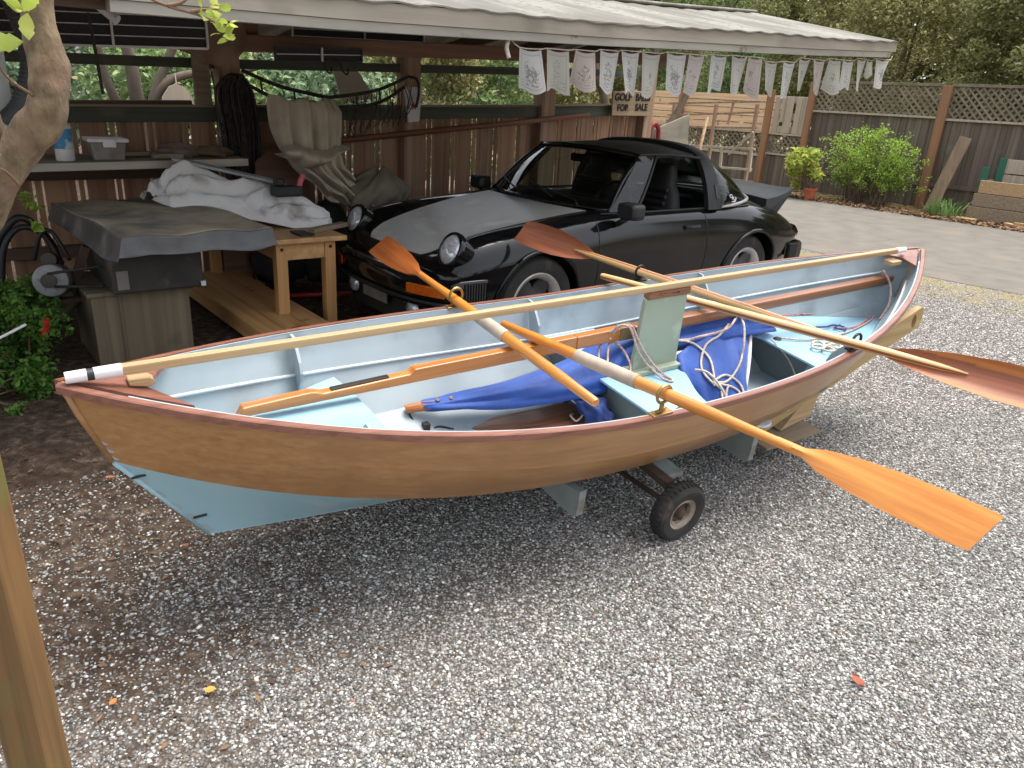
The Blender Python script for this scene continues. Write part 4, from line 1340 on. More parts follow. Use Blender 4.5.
# mirror on the door
for s in (1, -1):
    Mx = Matrix.Translation((1.57, s*.865, .905))
    mb = MB()
    def mir(u, v):
        a = 2*math.pi*u; c, q = math.cos(a), math.sin(a)
        e = 5
        r = 1 / (abs(c)**e + abs(q)**e) ** (1/e)
        k = [.75, .95, 1, 1, .97, 0.0][int(round(v*5))]; x = [.06, .045, .02, -.02, -.045, -.045][int(round(v*5))]
        return Mx @ Vector((x, r*c*.088*k, r*q*.056*k))
    mb.grid(mir, 32, 6, wrapu=True)
    mb.add([mir(i/32, 0) for i in range(32)], [list(range(32))])
    mo = build('door_mirror', mb, M['trim'], car, smooth=True, autos=50)
    mb = MB(); mb.tube([Mx @ Vector((.01, -s*.02, -.05)), Mx @ Vector((.02, -s*.10, -.10))], .02, 8)
    build('mirror_foot', mb, M['trim'], mo, smooth=True)
# duck tail
def tail(u, v):
    q = 2*u - 1
    x0 = -.42 - .06*(1 - q*q); x1 = -.74 - .07 * (1 - q*q)
    x = x0 + (x1 - x0) * v
    w_ = .60 + .05*v
    z = .905 - .02*q*q + (.015*v + .055 * v**3) + .03 * abs(q)**6 * v
    return Vector((x, q * w_, z))
mb = MB(); mb.shell(tail, lambda u, v: tail(u, v) - Vector((0, 0, .022 + .10 * (1 - v) ** 1.5)), 25, 13)
dt = build('duck_tail', mb, M['rubber'], car, smooth=True, autos=50)
mb = MB()
vs = []
for k in range(25):
    q = -1 + 2*k/24
    p = tail((q+1)/2, 1.0); b = topz(-.64 - .06*(1 - q*q), q*.58)
    vs += [p - Vector((-.01, 0, .02)), Vector((b.x, b.y, b.z - .01)), Vector((b.x + .14, b.y, topz(b.x + .14, b.y).z - .01)), tail((q+1)/2, .55) - Vector((0, 0, .03))]
mb.add(vs, [(4*i + j, 4*i + 4 + j, 4*i + 4 + (j+1) % 4, 4*i + (j+1) % 4) for i in range(24) for j in range(4)] + [(0, 1, 2, 3), (96, 97, 98, 99)])
build('tail_base', mb, M['rubber'], dt, smooth=True, autos=40)
# wheels
def car_wheel(x, s):
    Mx = Matrix.Translation((x, s*.665, .315)) @ Matrix.Rotation(-s*math.pi/2, 4, 'X')
    wh = thing_part = MB()
    prof = [(.205, -.10), (.25, -.115), (.295, -.108), (.314, -.085), (.317, 0), (.314, .085), (.295, .108), (.25, .115), (.21, .10)]
    wh.lathe(prof, Mx, 56)
    wl = build('wheel', wh, M['tyre'], car, smooth=True, autos=40)
    rm = MB(); rm.lathe([(.215, .10), (.210, .108), (.200, .104), (.186, .092), (.170, .07), (.164, .035), (.160, -.05), (.06, -.02), (.0, -.02)], Mx, 48)
    for fi in range(len(rm.f)):
        if fi % 8 >= 5: rm.m[fi] = 1
    ri = build('rim', rm, [M['silver'], M['trim']], wl, smooth=True, autos=40)
    sp = MB()
    for k in range(5):
        Rm = Mx @ Matrix.Rotation(2*math.pi*k/5 + .3, 4, 'Z')
        def spk(u, v):
            q = 2*u - 1
            r = .035 + .15*v
            w2 = .028 + .034 * math.sin(math.pi * min(1, .1 + .8*v))
            return Rm @ Vector((r, q*w2, .062 - .012*q*q + .02*v - .02*math.sin(math.pi*v)))
        sp.shell(spk, lambda u, v: spk(u, v) + (Rm.to_3x3() @ Vector((0, 0, -.03))), 7, 9)
    build('spoke', sp, M['spoke'], ri, smooth=True, autos=40)
    hb = MB(); hb.lathe([(.05, .05), (.045, .072), (.03, .08), (0, .082)], Mx, 24)
    build('hub_cap', hb, M['silver'], ri, smooth=True, autos=40)
for x in (2.272, 0.0):
    for s in (1, -1): car_wheel(x, s)
# seats and dash
for y in (.36, -.36):
    mb = MB()
    def st_(u, v):
        a = 2*math.pi*u
        w2 = interp(v, [0, .5, .72, .76, .82, 1], [.25, .24, .18, .13, .14, .09]); th = interp(v, [0, .6, 1], [.085, .065, .045])
        z = .50 + .66*v; x = .84 - .17*v
        c, q = math.cos(a), math.sin(a)
        e = 4; r = 1/(abs(c)**e + abs(q)**e)**(1/e)
        return Vector((x + r*q*th, y + r*c*w2, z))
    mb.grid(st_, 24, 20, wrapu=True)
    mb.add([st_(i/24, 1) for i in range(24)], [list(range(24))])
    for k in range(5):
        z = .78 + .05*k
        mb.tube([Vector((.92 - .17*(z-.5)/.66 - .0, y - .15 + .3*j/6, z)) for j in range(7)], .016, 6)
    build('seat', mb, M['interior'], car, smooth=True, autos=50)
mb = MB(); mb.tube([Vector((1.26 - .07*math.sin(a), .36 + .185*math.cos(a), .86 + .175*math.sin(a))) for a in np.linspace(0, 2*math.pi, 32)[:-1]], .013, 8, closed=True)
mb.tube([Vector((1.26, .36 - .18, .86)), Vector((1.27, .36, .85)), Vector((1.26, .36 + .18, .86))], .014, 8)
build('steering_wheel', mb, M['interior'], car, smooth=True)
mb = MB()
def dash(u, v):
    y = -.62 + 1.24*u
    P4 = [(1.62, .87), (1.52, .91), (1.40, .915), (1.34, .87), (1.35, .74)]
    x, z = P4[int(round(v*4))]
    return Vector((x, y, z))
mb.grid(dash, 14, 5)
build('dashboard', mb, M['interior'], car, smooth=True, autos=50)

# ------------------------------------------------------------------ the open shed (frame SHED: x along it to the right, y into it)
M['old_board'] = wood('old_board', (172, 134, 106), (130, 98, 76), 2, rough=.8, grain=7, island=.22, bump=.3, spots=(150, 130, 110), spot_scale=2.2)
M['post_wood'] = wood('post_wood', (176, 146, 122), (136, 108, 88), 2, rough=.85, grain=7, bump=.3)
M['dark_beam'] = wood('dark_beam', (104, 82, 66), (76, 60, 48), 0, rough=.85, grain=7, bump=.3)
M['green_rail'] = wood('green_rail', (84, 90, 76), (66, 70, 60), 0, rough=.75, grain=6, bump=.2, spots=(92, 90, 78), spot_scale=2.5)
M['red_beam'] = wood('red_beam', (136, 98, 76), (104, 74, 58), 0, rough=.6, grain=7)
M['fascia'] = mat('fascia', (152, 144, 129), (130, 122, 108), rough=.75, scale=4, stretch=(.3, 1, 3), spots=(118, 112, 96), spot_scale=3, spot_lo=.55, spot_hi=.75, bump=.15)
M['gutter'] = mat('gutter', (164, 159, 147), (142, 137, 126), rough=.6, scale=5, stretch=(.4, 2, 2), spots=(96, 86, 74), spot_scale=9, spot_lo=.64, spot_hi=.72)
def roof_material():
    m, t, b = _new('roof_sheet')
    N, L = t.nodes, t.links
    tc = N.new('ShaderNodeTexCoord')
    mp = N.new('ShaderNodeMapping'); mp.inputs['Scale'].default_value = (1, .25, 1)
    L.new(tc.outputs['Object'], mp.inputs['Vector'])
    n1 = N.new('ShaderNodeTexNoise'); n1.inputs['Scale'].default_value = 3.2; n1.inputs['Detail'].default_value = 8; L.new(mp.outputs[0], n1.inputs['Vector'])
    n2 = N.new('ShaderNodeTexNoise'); n2.inputs['Scale'].default_value = 26; n2.inputs['Detail'].default_value = 6; L.new(tc.outputs['Object'], n2.inputs['Vector'])
    r1 = N.new('ShaderNodeValToRGB'); r1.color_ramp.elements[0].position = .40; r1.color_ramp.elements[1].position = .58
    r1.color_ramp.elements[0].color = lin((150, 146, 136)); r1.color_ramp.elements[1].color = lin((112, 108, 97))
    L.new(n1.outputs['Fac'], r1.inputs['Fac'])
    r2 = N.new('ShaderNodeMapRange'); r2.inputs['From Min'].default_value = .52; r2.inputs['From Max'].default_value = .66
    L.new(n2.outputs['Fac'], r2.inputs['Value'])
    mx = N.new('ShaderNodeMix'); mx.data_type = 'RGBA'; L.new(r2.outputs[0], mx.inputs['Factor']); L.new(r1.outputs[0], mx.inputs['A']); mx.inputs['B'].default_value = lin((112, 108, 92))
    L.new(mx.outputs['Result'], b.inputs['Base Color'])
    b.inputs['Roughness'].default_value = .6
    tr = N.new('ShaderNodeBsdfTranslucent'); L.new(mx.outputs['Result'], tr.inputs['Color'])
    ms_ = N.new('ShaderNodeMixShader'); ms_.inputs[0].default_value = .28
    L.new(b.outputs[0], ms_.inputs[1]); L.new(tr.outputs[0], ms_.inputs[2]); L.new(ms_.outputs[0], N['Material Output'].inputs['Surface'])
    return m
M['roof_sheet'] = roof_material()
def eave_z(s): return interp(s, [-2, .59, 1.73, 3.3, 5.38, 6.8, 7.2], [1.79, 1.80, 1.83, 1.895, 2.0, 2.085, 2.10])
def rail_z(s): return interp(s, [-2, .95, 4.55, 6.9], [1.26, 1.34, 1.475, 1.575])
def head_z(s): return interp(s, [-2, 1.0, 4.35, 6.9], [1.60, 1.685, 1.83, 1.95])
WD = 6.3
ROOF_END = 6.56
shed = thing('open_shed', 'low open sided wooden shed with a pale corrugated roof over a black car', 'shed', (3, 5, 0), SHED)
def roofz(s, d):
    e = eave_z(s) + .115
    ridge = e + .255
    if d <= 4.7: return e + (ridge - e) * (d - 3.3) / 1.4
    return ridge + (head_z(s) + .17 - ridge) * (d - 4.7) / 2.1
mb = MB()
ds = list(np.linspace(3.27, 4.7, 6)) + list(np.linspace(5.0, 6.8, 5))
ns = 330
xs = np.linspace(-2.2, ROOF_END, ns)
def corr(s): return .0042 * math.sin(2*math.pi*s/.23)
def RP(i, j, off=0):
    s = xs[i]; d = ds[j]
    return Vector((s, d, roofz(s, d) + corr(s) + off + .006*math.sin(s*2.3 + d)))
vs = [RP(i, j) for i in range(ns) for j in range(len(ds))] + [RP(i, j, -.008) for i in range(ns) for j in range(len(ds))]
k = len(ds); b_ = ns * k
fs = []
for i in range(ns - 1):
    for j in range(k - 1):
        q = (i*k + j, (i+1)*k + j, (i+1)*k + j + 1, i*k + j + 1)
        fs += [q, tuple(b_ + t for t in q[::-1])]
    fs += [(i*k, (i+1)*k, b_ + (i+1)*k, b_ + i*k), (i*k + k - 1, (i+1)*k + k - 1, b_ + (i+1)*k + k - 1, b_ + i*k + k - 1)]
for j in range(k - 1):
    for i in (0, ns - 1): fs.append((i*k + j, i*k + j + 1, b_ + i*k + j + 1, b_ + i*k + j))
mb.add(vs, fs)
rf = build('roof', mb, M['roof_sheet'], shed, smooth=True, autos=60)
# ridge strip and a thin end trim
mb = MB()
mb.tube([Vector((s, 4.7, roofz(s, 4.7) + .012)) for s in np.linspace(-2.2, ROOF_END, 40)], .035, 8, flat=.5)
build('ridge_cap', mb, M['roof_sheet'], rf, smooth=True)
# fascia with gutter rail under it
def sweep(prof, n, s0, s1, zf):
    mb = MB(); vs = []; k = len(prof)
    for i in range(n):
        s = s0 + (s1 - s0) * i / (n - 1)
        vs += [(s, d, zf(s) + z) for d, z in prof]
    fs = [(i*k + j, (i+1)*k + j, (i+1)*k + (j+1) % k, i*k + (j+1) % k) for i in range(n-1) for j in range(k)]
    fs += [tuple(range(k)), tuple((n-1)*k + j for j in range(k))]
    return mb.add(vs, fs)
build('fascia', sweep([(3.28, .03), (3.31, .03), (3.31, .108), (3.28, .108)], 40, -2.2, ROOF_END, eave_z), M['fascia'], shed)
build('gutter', sweep([(3.295, -.012), (3.36, -.012), (3.36, .028), (3.315, .028), (3.315, .0), (3.30, .028), (3.29, .028)], 40, .72, ROOF_END - .05, eave_z), M['gutter'], shed)
mb = MB()
mb.prism([(ROOF_END - .035, 3.31, eave_z(ROOF_END) + .03), (ROOF_END - .035, 4.7, roofz(ROOF_END, 4.7) - .09), (ROOF_END - .035, 6.7, roofz(ROOF_END, 6.7) - .08),
          (ROOF_END - .035, 6.7, roofz(ROOF_END, 6.7) - .02), (ROOF_END - .035, 4.7, roofz(ROOF_END, 4.7) - .022), (ROOF_END - .035, 3.31, roofz(ROOF_END, 3.31) - .022)], (.03, 0, 0))
build('barge_board', mb, M['fascia'], shed)
# rafters and beams
for s in np.arange(-.6, 6.4, .82):
    mb = MB()
    pts = [Vector((s, 3.34, roofz(s, 3.34) - .075)), Vector((s, 4.7, roofz(s, 4.7) - .075)), Vector((s, 6.6, roofz(s, 6.6) - .075))]
    mb.bar(pts[0], pts[1], .045, .10); mb.bar(pts[1] + Vector((0, .003, 0)), pts[2], .045, .10)
    build('rafter', mb, M['dark_beam'], shed)
mb = MB()
for s0, s1 in ((-2, 2.0), (2.02, 5.3), (5.32, 6.9)):
    mb.hexa([Vector((s0, WD - .02, head_z(s0) - .07)), Vector((s1, WD - .02, head_z(s1) - .07)), Vector((s1, WD + .05, head_z(s1) - .07)), Vector((s0, WD + .05, head_z(s0) - .07)),
             Vector((s0, WD - .02, head_z(s0))), Vector((s1, WD - .02, head_z(s1))), Vector((s1, WD + .05, head_z(s1))), Vector((s0, WD + .05, head_z(s0)))])
build('header_beam', mb, M['green_rail'], shed)
mb = MB()
mb.bar((1.75, 5.1, 1.80), (6.25, 5.1, 2.01), .07, .10)
build('tie_beam', mb, M['red_beam'], shed, bevel=.006)
build('eave_beam', sweep([(3.40, .0), (3.445, .0), (3.445, .065), (3.40, .065)], 30, -2.1, ROOF_END - .1, eave_z), M['dark_beam'], shed)
# back wall: rail with cap, posts, boards with light gaps
def railseg(s0, s1, d0, d1, z0, z1, m, name):
    mb = MB()
    mb.hexa([Vector((s0, d0, rail_z(s0) + z0)), Vector((s1, d0, rail_z(s1) + z0)), Vector((s1, d1, rail_z(s1) + z0)), Vector((s0, d1, rail_z(s0) + z0)),
             Vector((s0, d0, rail_z(s0) + z1)), Vector((s1, d0, rail_z(s1) + z1)), Vector((s1, d1, rail_z(s1) + z1)), Vector((s0, d1, rail_z(s0) + z1))])
    build(name, mb, m, shed, bevel=.004)
for a, c in ((-2, 2.06), (2.24, 3.68), (3.87, 5.30), (5.50, 6.84)):
    railseg(a, c, WD - .045, WD - .004, -.105, 0, M['green_rail'], 'top_rail')
    railseg(a, c, WD - .07, WD + .05, .001, .02, M['plank_grey'], 'rail_cap')
for s, wd, d in ((2.14, .17, 6.27), (3.77, .17, 6.27), (5.40, .18, 6.27), (6.94, .15, 6.27)):
    mb = MB(); mb.box((s - wd/2, d - .07, -.1), (s + wd/2, d + .08, roofz(s, d) - .1))
    build('post', mb, M['post_wood'], shed, bevel=.008)
mb = MB(); mb.box((1.86, 6.16, rail_z(2) + .02), (1.98, 6.2, head_z(2) + .1)); build('batten', mb, M['plank_grey'], shed, bevel=.003)
mb = MB()
rs = np.random.default_rng(21)
s = -1.9
while s < 6.86:
    wd = rs.uniform(.17, .215)
    z1 = rail_z(s) - .06
    mb.box((s, WD + .004 + rs.uniform(0, .01), -.05), (min(s + wd, 6.86), WD + .028, z1))
    s += wd + rs.uniform(.016, .024)
    w2 = rs.uniform(.03, .045)
    mb.box((s, WD + .006, -.05), (s + w2, WD + .022, z1))
    s += w2 + rs.uniform(.016, .024)
build('wall_boards', mb, M['old_board'], shed)
mb = MB(); mb.bar((-2, WD - .03, .35), (6.9, WD - .03, .35), .06, .08); mb.bar((-2, WD - .03, .88), (2.0, WD - .03, .90), .06, .08)
build('lower_rail', mb, M['dark_beam'], shed)
# brown pole stored slantwise along the wall
mb = MB(); mb.tube([(2.45, 6.14, 1.10), (4.2, 6.15, 1.275), (5.95, 6.16, 1.45)], .026, 10)
o = build('stored_pole', mb, wood('pole_brown', (128, 80, 54), (100, 60, 42), 0, rough=.6), fr=SHED, smooth=True)
tag(o, 'long brown wooden pole stored slantwise against the shed wall behind the car', 'pole')
# things on and under the wall shelf -------------------------------------------------
shf = thing('wall_shelf', 'grey plank shelf with a white front edge along the shed wall at the left', 'shelf', (1, 5.9, .95), SHED)
mb = MB(); mb.hexa([Vector(p) for p in ((-.4, 5.62, .985), (2.02, 5.62, 1.035), (2.02, 6.22, 1.035), (-.4, 6.22, .985), (-.4, 5.62, 1.01), (2.02, 5.62, 1.06), (2.02, 6.22, 1.06), (-.4, 6.22, 1.01))])
build('top', mb, M['plank_grey'], shf, bevel=.004)
mb = MB(); mb.bar((-.4, 5.607, .985), (2.02, 5.607, 1.034), .022, .05)
build('front_edge', mb, mat('old_white', (186, 180, 168), (150, 142, 130), rough=.7, scale=6, stretch=(.2, 1, 1)), shf, bevel=.003)
def sz(s): return 1.01 + .0207 * (s + .4)
# white bottle with a blue label
bt = thing('bottle', 'white plastic bottle with a blue label on the wall shelf', 'bottle', (.88, 5.75, sz(.88)), SHED)
mb = MB(); Mx = Matrix.Translation((.88, 5.75, sz(.88)))
mb.lathe([(0, 0), (.052, 0), (.056, .01), (.056, .20), (.05, .225), (.022, .24), (.02, .25), (0, .25)], Mx, 28)
build('body', mb, M['white_tape'], bt, smooth=True, autos=40)
mb = MB(); mb.lathe([(.0568, .075), (.0572, .08), (.0572, .195), (.0568, .20)], Mx, 28)
build('label', mb, mat('label_blue', (70, 140, 186), (200, 206, 210), rough=.5, scale=14, lo=.5, hi=.6), bt, smooth=True)
mb = MB(); mb.lathe([(.024, .25), (.026, .255), (.024, .285), (.01, .292), (0, .292)], Mx, 20)
build('cap', mb, M['white_tape'], bt, smooth=True, autos=40)
# clear box with a white lid
bx = thing('storage_tub', 'small clear plastic tub with a white lid on the wall shelf', 'tub', (1.13, 5.75, sz(1.13)), SHED)
z0 = sz(1.13)
mb = MB(); mb.hexa([Vector(p) for p in ((1.035, 5.68, z0), (1.22, 5.68, z0), (1.22, 5.83, z0), (1.035, 5.83, z0), (1.02, 5.67, z0 + .115), (1.235, 5.67, z0 + .115), (1.235, 5.84, z0 + .115), (1.02, 5.84, z0 + .115))])
build('body', mb, mat('tub', (146, 142, 136), (112, 106, 100), rough=.35, scale=9, stretch=(1, 1, .6)), bx, bevel=.008)
mb = MB(); mb.box((1.005, 5.655, z0 + .116), (1.25, 5.855, z0 + .14)); mb.box((1.09, 5.645, z0 + .085), (1.17, 5.656, z0 + .138))
build('lid', mb, M['white_tape'], bx, bevel=.006)
# odds and ends on the shelf
def lump(name, c, r, m, label, cat, seed, fr=SHED, group=None, amp=.25, n=3):
    rs = np.random.default_rng(seed)
    bm = bmesh.new(); bmesh.ops.create_icosphere(bm, subdivisions=n, radius=1)
    k = rs.uniform(1.5, 4, (5, 3)); ph = rs.uniform(0, 6, 5)
    vs = []
    for v in bm.verts:
        d = v.co.normalized()
        f = 1 + amp * sum(math.sin(k[i] @ np.array(d) * 1.6 + ph[i]) for i in range(5)) / 3
        vs.append(Vector(c) + Vector((d.x*r[0]*f, d.y*r[1]*f, max(d.z, -.55)*r[2]*f)))
    bm.verts.index_update()
    fs = [[v.index for v in f.verts] for f in bm.faces]; bm.free()
    mb = MB(); mb.add(vs, fs)
    o = build(name, mb, m, fr=fr, smooth=True)
    return tag(o, label, cat, group)
M['rag'] = mat('rag', (128, 112, 96), (96, 82, 70), rough=.9, scale=9, bump=.5, bscale=30)
M['dark_cloth'] = mat('dark_cloth', (56, 52, 50), (40, 38, 37), rough=.9, scale=9, bump=.4)
lump('work_rag', (1.62, 5.85, sz(1.62) + .035), (.16, .10, .06), M['rag'], 'crumpled brown rag on the right end of the wall shelf', 'rag', 4)
lump('leather_glove', (1.84, 5.8, sz(1.84) + .03), (.13, .09, .05), mat('glove', (112, 88, 70), (82, 64, 52), rough=.85, scale=8, bump=.3), 'crumpled brown work glove beside the rag at the right end of the shelf', 'glove', 6)
for i, (s, l, wd, lab) in enumerate(((1.32, .26, .05, 'thin offcut of wood lying behind the tub on the wall shelf'), (1.5, .2, .06, 'short brown offcut of wood in front of the rag on the wall shelf'))):
    mb = MB(); mb.bar((s - l/2, 5.9 - .2*i, sz(s) + .018), (s + l/2, 5.93 - .2*i, sz(s) + .02), wd, .03)
    tag(build('wood_offcut', mb, M['plank_grey'], fr=SHED, bevel=.004), lab, 'wood', 'offcuts on the shelf')
# rough planks lying on the rail cap, plug outlet on the post
mb = MB(); mb.bar((1.02, WD + .0, rail_z(1.0) + .036), (1.86, WD + .01, rail_z(1.86) + .036), .10, .028)
tag(build('loose_board', mb, M['dark_beam'], fr=SHED, bevel=.004), 'loose rough board lying on top of the wall rail', 'board')
ol = thing('power_outlet', 'grey double power outlet box on the shed post', 'outlet', (2.06, 6.18, 1.18), SHED)
mb = MB(); mb.box((2.02, 6.165, 1.17), (2.09, 6.198, 1.30)); build('plate', mb, M['silver'], ol, bevel=.004)
for z in (1.205, 1.265):
    mb = MB(); mb.lathe([(0, .004), (.018, .004), (.02, 0)], Matrix.Translation((2.055, 6.165, z)) @ Matrix.Rotation(math.pi/2, 4, 'X'), 18); build('socket', mb, M['trim'], ol, smooth=True, autos=30)
# ---- table saw under a black cover
ts = thing('table_saw', 'old table saw on a wooden base with an electric motor under a dusty black cover', 'table saw', (1.0, 4.9, 0), SHED)
M['saw_base'] = wood('saw_base', (116, 104, 84), (88, 78, 62), 2, rough=.85, grain=5, spots=(78, 66, 50), spot_scale=3)
M['saw_metal'] = mat('saw_metal', (54, 50, 46), (40, 38, 36), rough=.6, scale=8, spots=(84, 70, 58), spot_scale=5)
mb = MB(); mb.box((.72, 4.6, -.05), (1.245, 5.15, .41)); mb.box((.70, 4.58, .41), (1.27, 5.17, .432))
mb.box((.86, 4.592, -.04), (.872, 4.5985, .40))
build('base', mb, M['saw_base'], ts, bevel=.006)
mb = MB(); mb.box((.82, 4.5, .434), (1.31, 5.2, .74)); cb_ = build('cabinet', mb, M['saw_metal'], ts, bevel=.01)
mb = MB(); mb.box((.845, 4.492, .46), (.905, 4.4985, .565)); build('label_plate', mb, M['plate'], cb_)
mb = MB(); mb.box((1.29, 4.485, .44), (1.318, 4.499, .47)); build('switch', mb, plain('switch_white', (200, 204, 206)), cb_, bevel=.003)
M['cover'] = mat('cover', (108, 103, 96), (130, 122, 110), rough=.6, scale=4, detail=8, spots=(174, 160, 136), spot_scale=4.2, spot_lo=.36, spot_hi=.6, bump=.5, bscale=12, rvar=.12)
# cover: a draped sheet, flat top and skirts, with pulled corners
TOPC = [Vector((.845, 4.24, .80)), Vector((1.655, 4.27, .80)), Vector((1.56, 5.75, .80)), Vector((.74, 5.62, .80))]
def cover(u, v):
    # u,v in 0..1 with a skirt band of .12 on every side
    e = .16
    a = min(max((u - e) / (1 - 2*e), 0), 1); c = min(max((v - e) / (1 - 2*e), 0), 1)
    p = TOPC[0].lerp(TOPC[1], a).lerp(TOPC[3].lerp(TOPC[2], a), c)
    p.z += .012 * math.sin(a*5.1 + c*3) * math.sin(c*7) + .008*math.sin(a*13 + c*4)
    du = max(e - u, 0) / e, max(u - 1 + e, 0) / e; dv = max(e - v, 0) / e, max(v - 1 + e, 0) / e
    skirt = max(du[0], du[1], dv[0], dv[1])
    L_ = .10 + .006*math.sin(a*9 + 1) + .006*math.sin(c*11) + .008*math.sin(a*2.3 + c*4.1)
    if du[0] >= max(dv) and du[0] > 0: L_ = .125 + .03*math.sin(c*6.2)
    out = .022 + .007 * math.sin((a + c) * 11 + 2*math.sin(5*a)) + .004*math.sin(31*a + 17*c)
    p.x += (-du[0] + du[1]) * (out + .02*(du[0] > 0)); p.y += (-dv[0] + dv[1]) * out
    p.z -= L_ * (1 - (1 - skirt) ** 1.6) * (1.0)
    return p
mb = MB(); mb.grid(cover, 71, 71)
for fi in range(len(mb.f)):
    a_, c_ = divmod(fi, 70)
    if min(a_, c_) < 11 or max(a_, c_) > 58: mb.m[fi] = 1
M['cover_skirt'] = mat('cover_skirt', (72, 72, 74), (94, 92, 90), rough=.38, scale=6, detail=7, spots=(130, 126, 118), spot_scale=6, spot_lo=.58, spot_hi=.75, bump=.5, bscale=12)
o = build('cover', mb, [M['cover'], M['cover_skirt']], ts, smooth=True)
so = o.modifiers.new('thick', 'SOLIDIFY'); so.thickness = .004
# motor with belts
Mx = Matrix.Translation((.60, 4.93, .45)) @ Matrix.Rotation(R(78), 4, 'X') @ Matrix.Rotation(R(-14), 4, 'Y')
mb = MB(); mb.lathe([(0, -.16), (.07, -.16), (.092, -.14), (.095, -.06), (.097, .05), (.095, .10), (.085, .125), (.03, .135), (0, .135)], Mx, 36)
mo = build('motor', mb, mat('motor_grey', (122, 112, 102), (92, 84, 76), rough=.6, scale=10), ts, smooth=True, autos=40)
mb = MB(); mb.lathe([(.086, .126), (.088, .135), (.07, .145), (.03, .15), (.0, .15)], Mx, 36)
for k in range(6): mb.lathe([(0, .152), (.008, .152), (.01, .145)], Mx @ Matrix.Translation((.058*math.cos(k), .058*math.sin(k), 0)), 8)
build('end_bell', mb, mat('bell', (150, 152, 154), (124, 124, 124), rough=.55, metal=.15, scale=14), mo, smooth=True, autos=40)
mb = MB(); mb.lathe([(.012, .15), (.012, .19), (.04, .19), (.028, .20), (.04, .21), (.01, .212), (0, .212)], Mx, 24)
build('pulley', mb, M['dark_metal'], mo, smooth=True, autos=30)
mb = MB(); mb.lathe([(0, -.1), (.04, -.1), (.044, -.09), (.044, .05), (.04, .06), (0, .06)], Mx @ Matrix.Translation((.0, .115, 0)), 20)
build('capacitor', mb, M['dark_metal'], mo, smooth=True, autos=30)
pc = Mx @ Vector((0, 0, .2))
mb = MB(); mb.tube([pc + Vector((.0, 0, .04)), Vector((.80, 4.60, .58))], .008, 6); mb.tube([pc + Vector((.02, 0, -.035)), Vector((.80, 4.62, .46))], .008, 6)
build('belt', mb, M['tyre'], mo, smooth=True)
mb = MB(); mb.bar((.50, 4.95, .32), (.80, 4.95, .34), .16, .03); mb.bar((.66, 5.0, .3), (.80, 4.98, .62), .05, .05)
build('motor_bracket', mb, M['rust'], ts, bevel=.004)
# black hose coil beside it
hz = [(.36, 5.25, .2), (.40, 5.25, .55), (.50, 5.25, .70), (.62, 5.25, .66), (.69, 5.2, .48)]
rope(hz, .018, M['trim'], 'black_hose', 'black rubber hose arching over the electric motor', 'hose', fr=SHED)
rope([(.30, 5.4, .0), (.36, 5.35, .5), (.47, 5.3, .72), (.56, 5.3, .74), (.66, 5.3, .6), (.70, 5.3, .4)], .022, M['trim'], 'thick_hose', 'thicker black hose looping behind the motor beside the tree trunk', 'hose', fr=SHED)
rope([(.55, 5.2, .52), (.60, 5.15, .68), (.66, 5.15, .68), (.72, 5.1, .52)], .012, M['trim'], 'motor_cable', 'thin black cable arching just above the electric motor', 'cable', fr=SHED)
# ---- pine work bench
wb = thing('work_bench', 'yellow pine work bench with square legs and a low shelf beside the car', 'bench', (2.05, 5.4, 0), SHED)
M['pine'] = wood('pine', (204, 160, 106), (178, 132, 80), 2, rough=.5, grain=7, spots=(150, 96, 52), spot_scale=4, spot_lo=.66, spot_hi=.72)
M['pine_y'] = wood('pine_y', (204, 162, 110), (178, 134, 84), 1, rough=.5, grain=7, spots=(150, 96, 52), spot_scale=4, spot_lo=.66, spot_hi=.72)
for s in (1.83, 2.17):
    for d in (4.68, 6.02):
        mb = MB(); mb.box((s, d, -.02), (s + .075, d + .075, .615)); lg = build('leg', mb, M['pine'], wb, bevel=.004)
        if d < 5:
            mb = MB(); mb.lathe([(0, .006), (.012, .006), (.012, 0)], Matrix.Translation((s + .037, d, .575)) @ Matrix.Rotation(math.pi/2, 4, 'X'), 6); build('bolt', mb, M['trim'], lg)
mb = MB(); mb.box((1.906, 4.69, .50), (2.169, 4.73, .615)); mb.box((1.84, 4.757, .50), (1.88, 6.018, .615)); mb.box((2.195, 4.757, .50), (2.235, 6.018, .615))
build('apron', mb, M['pine_y'], wb, bevel=.003)
mb = MB(); mb.box((1.775, 4.63, .616), (2.31, 6.15, .65)); build('top', mb, M['pine_y'], wb, bevel=.006)
mb = MB()
for k in range(3): mb.box((1.58 + .155*k, 4.28 + .02*k, .11), (1.73 + .155*k, 6.1, .145))
mb.box((1.56, 4.26, .03), (2.06, 4.30, .108)); mb.box((1.58, 4.31, .03), (1.62, 6.0, .108)); mb.box((2.0, 4.31, .03), (2.04, 6.0, .108))
build('low_shelf', mb, M['pine_y'], wb, bevel=.004)
